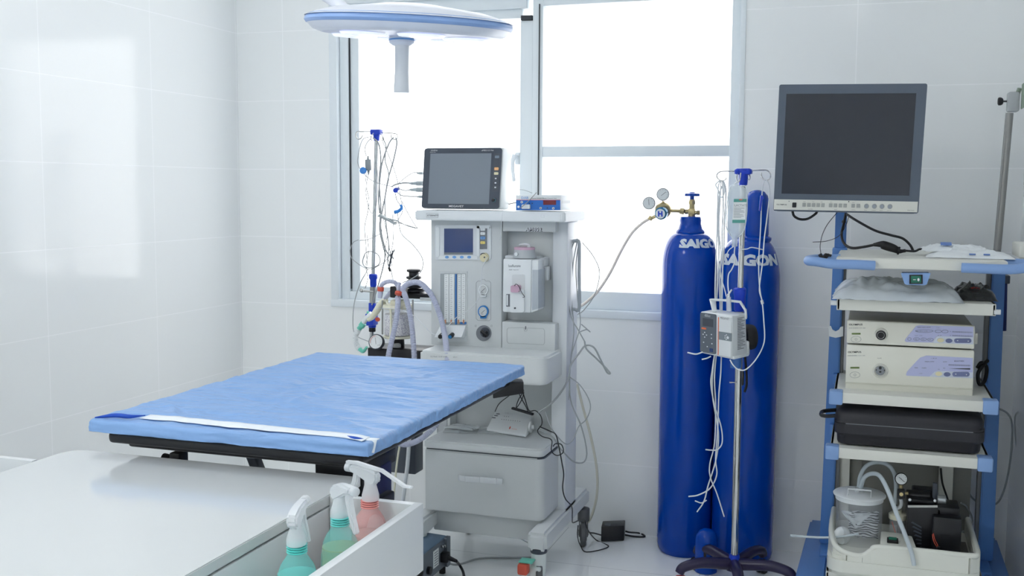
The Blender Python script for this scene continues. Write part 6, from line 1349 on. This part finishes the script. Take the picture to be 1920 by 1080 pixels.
lp_ = face_detail(F, f2_, False, (135, 180, 20), (168, 264, 272, 282), (219, 335), None,
    [(775, 350), (790, 325), (880, 215), (905, 185), (945, 178), (1536, 195), (1536, 315), (1130, 305), (1085, 372), (790, 366)], [(1090, 376), (1130, 308), (1150, 300), (1536, 312), (1536, 392)], (1176, 345), 'EVIS EXERA CV-160')
b = MB()
for r_, v in ((0, 252), (1, 294)):
    for q in range(20): F.rect(b, 1308 + q * 11, v - 8 + q * .4, 1311 + q * 11, v + 6 + q * .4, .0018)
F.text(b, 'MAIN VIDEO MODE', 918, 206, 11, 1.05, .0018); F.text(b, '1 2 3', 1126, 212, 11, 1.1, .0018); F.text(b, 'R', 1280, 252, 10, 1, .0018); F.text(b, 'B', 1280, 296, 10, 1, .0018)
F.text(b, '1 2 3   1 2 3', 886, 298, 11, 1.1, .0018); F.text(b, 'ON  OFF', 1142, 296, 8, 1, .0018)
for u, v, w in ((995, 242, 100), (1150, 246, 36), (1225, 248, 36), (908, 332, 34), (987, 335, 34), (1063, 338, 34), (828, 332, 20)): F.outline(b, [(u + w * math.cos(a), v + 16 * math.sin(a)) for a in [k * math.pi / 8 for k in range(16)]], .00035, off=.0016)
F.text(b, 'RGB  NTSC  S-VHS', 900, 248, 10, 1.1, .0018); F.text(b, 'IRIS', 893, 338, 10, 1, .0018); F.text(b, 'ENH', 968, 340, 10, 1, .0018); F.text(b, 'RESET', 1040, 342, 9, 1, .0018); part('lettering', b, m_ink, lp_)
b = MB(40); b.lathe([(.0205, 0), (.018, .008), (.0155, .008)], F.p(508, 278), F.n, 40); sk = part('connector_collar', b, m_beige, f2_)
b = MB(40); b.lathe([(.0152, .006), (.0150, .016), (.0125, .017), (.0118, .010), (.001, .010)], F.p(506, 284), F.n, 40); s2 = part('connector_ring', b, m_black, sk)
b = MB(40); b.lathe([(.0108, .010), (.0108, .0145), (.0100, .0145), (.0096, .0115)], F.p(505, 284), F.n, 40, caps=False); part('chrome_ring', b, m_chrome, s2)
b = MB(40); b.obox(V(c2[1]) + V((.006, .05, -.045)), (.014, .02, .035), None, .003); part('side_connector', b, m_beige, t2)
wire('coiled_power_lead', [(3.0478, -0.4200, 0.8259), (3.0599, -0.4200, 0.8443), (3.0788, -0.4000, 0.8245), (3.0722, -0.4200, 0.7830), (3.0535, -0.4500, 0.7782), (3.0488, -0.4500, 0.8131), (3.0666, -0.4200, 0.8376), (3.0809, -0.4000, 0.8496)], .006, m_rubber, 'coiled black lead bunched right of the taller cream unit', 'lead')

# ---------------------------------------------------------------- black case
cs_ = thing('black_case', 'black hard plastic case with rounded edges on the lowest cart shelf', 'case', (2.84, -.5, .592))
m_case = M('black_case_plastic', s(40, 40, 46), .5, noise=.06, nscale=300)
def rnd(x0, x1, y0, y1, z0, z1, r, bev, mb):
    pts = []
    for cx, cy, a0 in ((x1 - r, y0 + r, -90), (x1 - r, y1 - r, 0), (x0 + r, y1 - r, 90), (x0 + r, y0 + r, 180)):
        for k in range(6): a = math.radians(a0 + 18 * k); pts.append((cx + r * math.cos(a), cy + r * math.sin(a)))
    mb.prism(pts, (0, 0, z0), (1, 0, 0), (0, 1, 0), z1 - z0, bev)
zA, zB, zC = .592, .648, .713
def case_shell(mb, levels, x0=2.610, x1=3.056, y0=-.682, y1=-.292, r=.034):
    rs = []
    for ins, z in levels:
        ring = []; rr = max(.012, r - ins * .4)
        for cx, cy, a0 in ((x1 - ins - rr, y0 + ins + rr, -90), (x1 - ins - rr, y1 - ins - rr, 0), (x0 + ins + rr, y1 - ins - rr, 90), (x0 + ins + rr, y0 + ins + rr, 180)):
            for k in range(7): a = math.radians(a0 + 15 * k); ring.append(V((cx + rr * math.cos(a), cy + rr * math.sin(a), z)))
        rs.append(ring)
    mb.rings(rs)
b = MB(50); case_shell(b, [(.024, .592), (.013, .596), (.010, .602), (.008, .626), (.001, .631), (0, .634), (0, .664)]); part('case_bottom', b, m_case, cs_)
b = MB(50); case_shell(b, [(0, .6655), (0, .672), (.004, .676), (.004, .692), (.008, .702), (.018, .711), (.032, .7155), (.06, .717)]); part('case_lid', b, m_case, cs_)
b = MB(); b.box(2.645, 3.02, -.6828, -.66, .6638, .6658); part('seam_strip', b, m_gink, cs_, 'light strip along the lid seam')
b = MB(45); b.tube([(2.612, -.60, .690), (2.585, -.61, .688), (2.571, -.62, .686), (2.568, -.64, .684), (2.571, -.66, .682), (2.588, -.668, .682), (2.612, -.662, .684)], .0065, n=8); part('carry_handle', b, m_black, cs_)

# ---------------------------------------------------------------- bags and pouches
m_poly = M('white_polythene', s(222, 228, 232), .18, alpha=.88, noise=.05, nscale=30)
packet((2.785, -.545, 1.0665), .385, .37, 0, .075, m_poly, 'plastic_bag', 'large shiny white plastic bag lying on the cart shelf under the worktop', 'plastic bag', None, 7, .016, 44)
m_dkbag = M('dark_film', s(62, 64, 66), .2, alpha=.9, noise=.3, nscale=40)
dkb = packet((3.02, -.50, 1.0665), .12, .26, 0, .05, m_dkbag, 'plastic_bag', 'small dark clear bag with something red inside, right end of the cart shelf', 'plastic bag', None, 11, .014, 24)
b = MB(); b.ball((3.015, -.58, 1.098), .016, 12, (1.1, .9, .55)); part('red_content', b, M('red_content', s(150, 40, 40), .4), dkb, 'red thing inside the bag')
m_pouch = M('white_paper_pouch', s(226, 230, 232), .5, noise=.02)
m_pblue = M('pouch_blue_print', s(100, 130, 190), .5)
def pouch(c, L, Wd, ang, lift, seed, label):
    o = packet(c, L, Wd, ang, .024, m_pouch, 'sterile_pouch', label, 'sterile pouch', 'pouches on top of the cart', seed, .011, 30)
    R = Matrix.Rotation(ang, 3, 'Z')
    return o
p1_ = pouch((2.992, -.62, 1.2005), .25, .14, -.03, 0, 21, 'white paper pouch with blue print, the lower one on top of the cart')
p2_ = pouch((2.955, -.55, 1.216), .20, .12, .25, 0, 25, 'crumpled white paper pouch lying askew on another, on top of the cart')
def pmark(c, w, h, par):
    b = MB(); b.obox(c, (w, h, .003), Matrix.Rotation(.35, 3, 'X'), .0005); part('blue_print', b, m_pblue, par)
pmark((2.925, -.60, 1.2405), .032, .020, p2_); pmark((2.995, -.685, 1.214), .018, .006, p1_); pmark((3.035, -.685, 1.214), .018, .006, p1_)
b = MB(45); b.box((3.1344, -0.5000, 1.2185)[0], 3.205, -.60, -.42, 1.2005, 1.245, .006); solo('beige_box', b, m_beige, 'beige box edge at the far right end of the cart top, by the wall', 'box', (3.17, -.5, 1.2))

# ---------------------------------------------------------------- suction unit in the bottom of the cart
su = thing('suction_unit', 'open suction pump with clear lidded jar, black motor and vacuum gauge, lowest in the cart', 'suction pump', (2.83, -.5, .183))
m_tray = M('cream_moulded_tray', s(222, 223, 214), .22)
b = MB(45)
rnd(2.602, 3.056, -.735, -.32, .183, .245, .05, .012, b)
# raised rim: a band that dips at the jar and steps up to the right
rim = [(2.602, .292), (2.612, .296), (2.618, .245)]
def wall_band(x0, x1, z_l, z_r, y0, y1):
    b.hexa([(x0, y0, z_l), (x1, y0, z_r), (x1, y0, .235), (x0, y0, .235), (x0, y1, z_l), (x1, y1, z_r), (x1, y1, .235), (x0, y1, .235)], .004)
b.tube([(2.612, -.34, .285), (2.610, -.50, .290), (2.612, -.62, .282), (2.628, -.70, .268), (2.665, -.722, .255), (2.71, -.724, .254), (2.735, -.722, .272), (2.76, -.722, .286), (2.90, -.722, .288), (3.02, -.722, .288), (3.046, -.70, .290), (3.048, -.55, .292), (3.048, -.34, .292)], .009, n=10)
for (xa, ya, za), (xb, yb2, zb2) in zip([(2.612, -.34, .285), (2.610, -.50, .290), (2.612, -.62, .282), (2.628, -.70, .268), (2.665, -.722, .255), (2.71, -.724, .254), (2.735, -.722, .272), (2.76, -.722, .286), (3.02, -.722, .288), (3.046, -.70, .290), (3.048, -.55, .292)],
                                      [(2.610, -.50, .290), (2.612, -.62, .282), (2.628, -.70, .268), (2.665, -.722, .255), (2.71, -.724, .254), (2.735, -.722, .272), (2.76, -.722, .286), (3.02, -.722, .288), (3.046, -.70, .290), (3.048, -.55, .292), (3.048, -.34, .292)]):
    n_ = V((-(yb2 - ya), xb - xa, 0)).normalized() * .009
    b.hexa([V((xa, ya, za)) - n_, V((xb, yb2, zb2)) - n_, V((xb, yb2, .20)) - n_, V((xa, ya, .20)) - n_, V((xa, ya, za)) + n_, V((xb, yb2, zb2)) + n_, V((xb, yb2, .20)) + n_, V((xa, ya, .20)) + n_])
b.hexa([(2.76, -.715, .284), (2.875, -.715, .284), (2.875, -.715, .24), (2.76, -.715, .24), (2.765, -.58, .296), (2.86, -.58, .296), (2.86, -.58, .24), (2.765, -.58, .24)], .006)
tr = part('tray', b, m_tray, su)
b = MB(); F = Frame((2.7905, -0.6900, 0.2926), (2.8253, -0.6900, 0.2965), (2.8259, -0.7000, 0.2722), (2.7911, -0.7000, 0.2682), 0, 0, 22, 16)
q = V((2.800, -.665, .294)); b.obox(q, (.034, .026, .010), Matrix.Rotation(.12, 3, 'X'), .002); rk = part('rocker_frame', b, m_black, su)
b = MB(); b.obox(q + V((0, 0, .006)), (.024, .015, .005), Matrix.Rotation(.12, 3, 'X'), .001); part('rocker', b, m_gr, rk, 'green rocker switch')
# jar
jc = V((2.695, -.55, .236)); jr = .074; jt = (2.6957, -0.5500, 0.4024)[2]
b = MB(50); b.lathe([(.001, 0), (jr - .004, 0), (jr, .004), (jr, jt - jc.z)], jc, n=44, caps=False); jar = part('jar', b, M('jar_clear', s(226, 232, 240), .05, alpha=.24), su)
b = MB(50); b.lathe([(jr - .004, -.016), (jr + .002, -.016), (jr + .002, -.004), (jr + .009, -.002), (jr + .010, .002), (jr + .006, .006), (.001, .008)], (jc.x, jc.y, jt), n=48); lid = part('lid', b, m_white, jar)
b = MB(50); zt_ = jt + .006; b.tube([(jc.x - .036, jc.y - .045, zt_), (jc.x - .036, jc.y - .045, zt_ + .022), (jc.x + .036, jc.y - .045, zt_ + .022), (jc.x + .036, jc.y - .045, zt_)], .0026, smooth=False, n=8); part('lid_handle', b, m_white, lid)
b = MB(50); b.cyl((jc.x - .008, jc.y, zt_), (jc.x - .008, jc.y, zt_ + .016), .007); b.cyl((jc.x + .006, jc.y + .01, zt_), (jc.x + .006, jc.y + .01, zt_ + .012), .006); part('lid_nozzle', b, m_fog, lid)
def stripe_mat():
    m = M('striped_wrapper', s(220, 222, 224), .4); nt = m.node_tree; bs = nt.nodes['Principled BSDF']
    tc = nt.nodes.new('ShaderNodeTexCoord'); w = nt.nodes.new('ShaderNodeTexWave'); w.inputs['Scale'].default_value = 38; w.inputs['Distortion'].default_value = 2.5; w.bands_direction = 'Z'
    r = nt.nodes.new('ShaderNodeValToRGB'); r.color_ramp.interpolation = 'CONSTANT'; r.color_ramp.elements[0].color = (*s(45, 48, 55), 1); r.color_ramp.elements[1].color = (*s(205, 208, 212), 1); r.color_ramp.elements[1].position = .42
    nt.links.new(tc.outputs['Object'], w.inputs['Vector']); nt.links.new(w.outputs['Fac'], r.inputs[0]); nt.links.new(r.outputs[0], bs.inputs['Base Color']); return m
from mathutils import noise as _n
b = MB(60)
b.grid(lambda a, c: V((jc.x - .030 + .092 * a + .006 * _n.noise(V((a * 5, c * 5, 1))), jc.y - .02 + .03 * _n.noise(V((a * 4, c * 4, 3))), jc.z + .028 + .088 * c + .008 * _n.noise(V((a * 6, c * 3, 7))))), 18, 18)
o = part('striped_wrapper', b, stripe_mat(), jar, 'black and white striped wrapper in the jar'); o.modifiers.new('thickness', 'SOLIDIFY').thickness = .0015
b = MB(60); b.grid(lambda a, c: V((jc.x - .055 + .095 * a, jc.y - .03 + .02 * _n.noise(V((a * 3, c * 4, 13))), jc.z + .125 - .055 * c * (1 - abs(2 * a - 1)) - .012)), 14, 8); o = part('clear_flap', b, m_poly, jar); o.modifiers.new('thickness', 'SOLIDIFY').thickness = .001
b = MB(60); b.lathe([(.02, -.012), (.030, -.004), (.030, .004), (.02, .012), (.006, .012), (.006, -.012)], (2.645, -.60, .272), (.5, -.8, .1), 24); part('white_roller', b, m_white, su)
# small second jar
sj = V((2.818, -.52, .25)); b = MB(50); b.lathe([(.024, 0), (.026, .004), (.026, .078)], sj, n=28, caps=False); j2 = part('small_jar', b, m_clear, su)
b = MB(50); b.lathe([(.028, .074), (.029, .078), (.029, .090), (.024, .094), (.001, .094)], sj, n=28); b.cyl(sj + V((0, 0, .09)), sj + V((0, 0, .105)), .012); part('jar_lid', b, m_cream2, j2)
b = MB(50); b.tube([sj + V((-.018, -.01, .065)), sj + V((-.006, -.012, .03)), sj + V((.004, -.014, .005))], .0016); part('red_tube', b, m_red, j2)
b = MB(50); b.cyl(sj + V((.006, 0, .002)), sj + V((.006, 0, .07)), .007); part('float', b, m_gink, j2)
# gauge and fittings
gc = V((2.8226, -0.5600, 0.4690)); gd2 = V((.05, -1, .12)).normalized()
b = MB(45); b.lathe([(.017, -.014), (.0195, -.010), (.0200, .001), (.0185, .003), (.0172, .0015)], gc, gd2, 32); vg = part('vacuum_gauge', b, m_black, su)
b = MB(45); b.lathe([(.0176, .0022), (.001, .0022)], gc, gd2, 32, caps=False); part('dial', b, m_pap, vg)
b = MB(); b.cyl(gc + gd2 * .0034 + V((-.008, 0, .006)), gc + gd2 * .0034 + V((.010, 0, -.009)), .0007, n=5)
for k in range(9):
    a = -2.2 + k * .55; b.cyl(gc + gd2 * .0030 + V((math.sin(a) * .013, 0, math.cos(a) * .013)), gc + gd2 * .0030 + V((math.sin(a) * .0155, 0, math.cos(a) * .0155)), .0004, n=4)
part('needle', b, m_ink, vg)
b = MB(45); b.cyl(gc + V((0, .008, -.022)), gc + V((0, .008, -.036)), .006); b.cyl((2.8241, -0.5700, 0.4203), (2.8234, -0.5900, 0.4258), .006); b.cyl((2.8358, -0.5600, 0.4223), (2.8456, -0.5600, 0.4232), .005); part('brass_fitting', b, m_brass, su)
b = MB(45); p, q = (2.8121, -0.5700, 0.4369), (2.8344, -0.5700, 0.4071); b.box(p[0], q[0], -.578, -.555, q[2], p[2], .002); part('valve_body', b, m_black, su)
b = MB(45); b.tube([(2.8232, -0.5650, 0.4046), (2.8257, -0.5600, 0.3857), (2.8200, -0.5500, 0.3697), (2.8072, -0.5400, 0.3638)], .006, n=10); part('fitting_elbow', b, m_fog, su)
# motor
mt = thing  # (keeps names short below)
p, q = (2.8437, -0.6000, 0.3935), (2.9454, -0.6000, 0.2495)
b = MB(45); b.box(p[0], q[0], -.60, -.44, .255, p[2], .005); mtr = part('motor_housing', b, m_black, su)
F = Frame((2.8437, -0.6005, 0.3937), (2.9394, -0.6005, 0.4032), (2.9454, -0.6005, 0.2497), (2.8494, -0.6005, 0.2387), 0, 0, 60, 88)
b = MB()
for k in range(7): F.poly(b, [(6 + k * 2, 32 + k * 8), (9 + k * 2, 30 + k * 8), (26, 40 + k * 6), (26, 43 + k * 6)], .0008)
part('vent_slots', b, m_dgrey, mtr)
b = MB(); F.rect(b, 0, -1, 56, 3, .004); part('steel_strip', b, m_steel, mtr, 'bright steel edge strip')
b = MB(45); b.box(2.86, 2.93, -.52, -.46, (2.8483, -0.5300, 0.3776)[2], (2.8464, -0.5300, 0.4276)[2], .006); b.cyl((2.8471, -0.5300, 0.4080), (2.9157, -0.5300, 0.4111), .017, n=20, bev=.003)
for u in (): pass
part('pump_head', b, m_black, su)
for u0, u1, v0, v1 in ((1701, 1750, 936, 946),):
    pass
b = MB(45); p2, q2 = (2.8420, -0.5800, 0.4124), (2.9248, -0.5800, 0.3995); b.box(p2[0], q2[0], -.585, -.47, q2[2], p2[2], .003); hb = part('head_bracket', b, m_black, su)
for q3 in ((2.8500, -0.5880, 0.4101), (2.9253, -0.5880, 0.4141)):
    b = MB(45); b.cyl(q3, V(q3) + V((0, -.004, .001)), .0045, bev=.001); part('bolt_head', b, m_wink, hb)
b = MB(45); p2, q2 = (2.9197, -0.5400, 0.4604), (2.9352, -0.5400, 0.3962); b.box(p2[0], q2[0], -.545, -.53, q2[2], p2[2], .002); part('upright_tab', b, m_dgrey, su)
b = MB(45); b.cyl((2.9341, -0.5500, 0.4078), (2.9614, -0.5500, 0.4087), .0165, n=22, bev=.003); part('capacitor', b, M('capacitor_film', s(170, 175, 178), .15, .6), su)
b = MB(45); p2, q2 = (2.9198, -0.6300, 0.3750), (3.0042, -0.6300, 0.2661); p3 = (2.9316, -0.6000, 0.3988); b.box(p2[0], q2[0], -.635, -.50, .258, p2[2], .004); b.box(p3[0], q2[0] - .004, -.60, -.50, p2[2] - .01, p3[2], .004); part('control_box', b, m_black, su)
b = MB(45)
for a_ in ([(2.9215, -0.6370, 0.3217), (2.9267, -0.6420, 0.3029), (2.9353, -0.6400, 0.2859), (2.9393, -0.6400, 0.2655)], [(2.9185, -0.6370, 0.3179), (2.9235, -0.6450, 0.2983), (2.9340, -0.6400, 0.2788)]): b.tube(a_, .0012, n=6)
part('red_wire', b, m_red, su)
b = MB(45); b.tube([(2.9672, -0.6370, 0.3197), (2.9435, -0.6400, 0.3198), (2.9445, -0.6400, 0.2939)], .001, n=6, smooth=False); b.box((2.9337, -0.6450, 0.2804)[0], (2.9431, -0.6450, 0.2814)[0], -.65, -.64, (2.9393, -0.6450, 0.2567)[2], (2.9383, -0.6450, 0.2826)[2]); part('black_wire', b, m_rubber, su)
b = MB(45); p2 = (3.0109, -0.6200, 0.2741); b.box(2.86, 2.99, -.66, -.45, .246, .262, .002); b.prism([(-.03, 0), (.02, 0), (.006, .06), (-.02, .06)], (2.985, -.60, .262), (1, 0, 0), (0, 0, 1), -.10, .003); part('motor_mount', b, m_black, su)
b = MB(45); b.box(3.005, 3.03, -.62, -.50, .25, .262, .002); part('tray_pocket', b, M('pocket_brown', s(95, 90, 82), .5), su)
# hoses
m_sil = M('silicone_hose', s(196, 206, 212), .3, alpha=.9)
for pts, r in (([(2.6916, -0.5500, 0.4255), (2.6954, -0.5400, 0.4612), (2.7127, -0.5300, 0.4945), (2.7442, -0.5200, 0.5074), (2.7780, -0.5100, 0.5007), (2.8005, -0.5100, 0.4756), (2.8084, -0.5200, 0.4357), (2.8074, -0.5200, 0.3725)], .0066),
               ([(2.6982, -0.5600, 0.4288), (2.7085, -0.6000, 0.4743), (2.7322, -0.6400, 0.4991), (2.7544, -0.6800, 0.5026), (2.7772, -0.7200, 0.4724), (2.8040, -0.7450, 0.4105), (2.8311, -0.7500, 0.3470), (2.8535, -0.7500, 0.2883), (2.8627, -0.7500, 0.2486)], .0068)):
    b = MB(50); b.tube(pts, r, n=12); part('suction_hose', b, m_sil, su)
wire('flat_hose', [(2.4815, -0.6200, 0.2612), (2.5465, -0.6200, 0.2629), (2.6072, -0.6200, 0.2678), (2.6473, -0.6300, 0.2789), (2.6966, -0.6400, 0.2963)], .0042, m_sil, 'short translucent hose end sticking out left from the suction tray', 'hose')
for v in range(0): pass
grh = None
wire('loop_cable', [(3.1403, -0.1600, 0.6501), (3.1813, -0.1400, 0.6262), (3.1982, -0.1300, 0.5797), (3.1990, -0.1300, 0.4840), (3.1894, -0.1300, 0.3870), (3.1717, -0.1300, 0.3176), (3.1485, -0.1300, 0.2920), (3.1100, -0.1300, 0.2920), (3.0728, -0.1400, 0.3204), (3.0541, -0.1500, 0.3700), (3.0487, -0.1600, 0.4399)], .0036, m_cable, 'grey cable hanging in a deep loop between the cart and the right wall', 'cable')
wire('loop_cable', [(3.2289, -0.1600, 0.6488), (3.2040, -0.1500, 0.6261), (3.2063, -0.1400, 0.5634), (3.2182, -0.1400, 0.4880), (3.2338, -0.1500, 0.4154)], .0030, m_cable, 'short grey cable at the right edge beside the deep loop', 'cable')
wire('loop_cable', [(3.0282, -0.3000, 0.3359), (3.0475, -0.2800, 0.3189), (3.0670, -0.2700, 0.2802), (3.0657, -0.2800, 0.2490), (3.0341, -0.3000, 0.2329)], .0034, m_cable, 'small grey cable bow right of the black suction motor', 'cable')
wire('loop_cable', [(2.9587, -0.3000, 0.4515), (2.9644, -0.3200, 0.4065), (2.9768, -0.3600, 0.3718), (2.9853, -0.4200, 0.3527)], .0034, m_rubber, 'black cable rising behind the suction motor to the shelf above', 'cable')

# ---------------------------------------------------------------- grey pole at the far right with clamp
ph = thing('scope_hanger', 'plain grey metal pole with clamp and black knob rising behind the cart at far right', 'hanger pole', (3.11, -.2, 1.1))
b = MB(45); b.cyl((3.1131, -0.2000, 1.1471), (3.1336, -0.2000, 1.6690), .0125, n=20); part('pole', b, M('dull_steel', s(150, 150, 148), .35, .6), ph)
b = MB(45); b.box((3.1176, -0.2500, 1.1143)[0], (3.1522, -0.2500, 1.1153)[0], -.27, -.2, (3.1317, -0.2500, 1.0947)[2], (3.1305, -0.2500, 1.1219)[2], .003); part('lower_clamp', b, m_dgrey, ph)
b = MB(45); b.cyl((3.1133, -0.2200, 1.0935), (3.1131, -0.2000, 1.1471), .0125, n=20); b.cyl((3.1399, -0.2400, 0.9316), (3.1360, -0.2400, 1.0959), .012, n=16); part('lower_pole', b, M('navy_tube', s(35, 50, 110), .3), ph)
b = MB(45); b.box((3.1244, -0.2000, 1.6906)[0], (3.1606, -0.2000, 1.6899)[0], -.225, -.175, (3.1400, -0.2000, 1.6725)[2], (3.1371, -0.2000, 1.7385)[2], .006); part('clamp', b, M('clamp_grey', s(178, 182, 184), .25, alpha=.95), ph)
b = MB(45); p_, q_2 = V((3.1236, -0.2000, 1.7085)), V((3.1120, -0.2000, 1.7087)); b.cyl(p_, q_2, .003); b.lathe([(.008, 0), (.012, .003), (.014, .008), (.014, .014), (.010, .017)], q_2, (-1, 0, 0), 10); part('clamp_knob', b, m_black, ph)
b = MB(45); b.bar((3.1512, -0.2000, 1.7168), (3.1587, -0.2200, 1.7504), .014, .01, bev=.003); b.prism([(0, 0), (.03, .02), (.03, .10), (0, .085)], (3.1644, -0.2400, 1.6781), (1, 0, 0), (0, 0, 1), -.02, .002)
for k in range(3): pass
part('hanger_head', b, M('hanger_green', s(150, 165, 150), .4), ph)
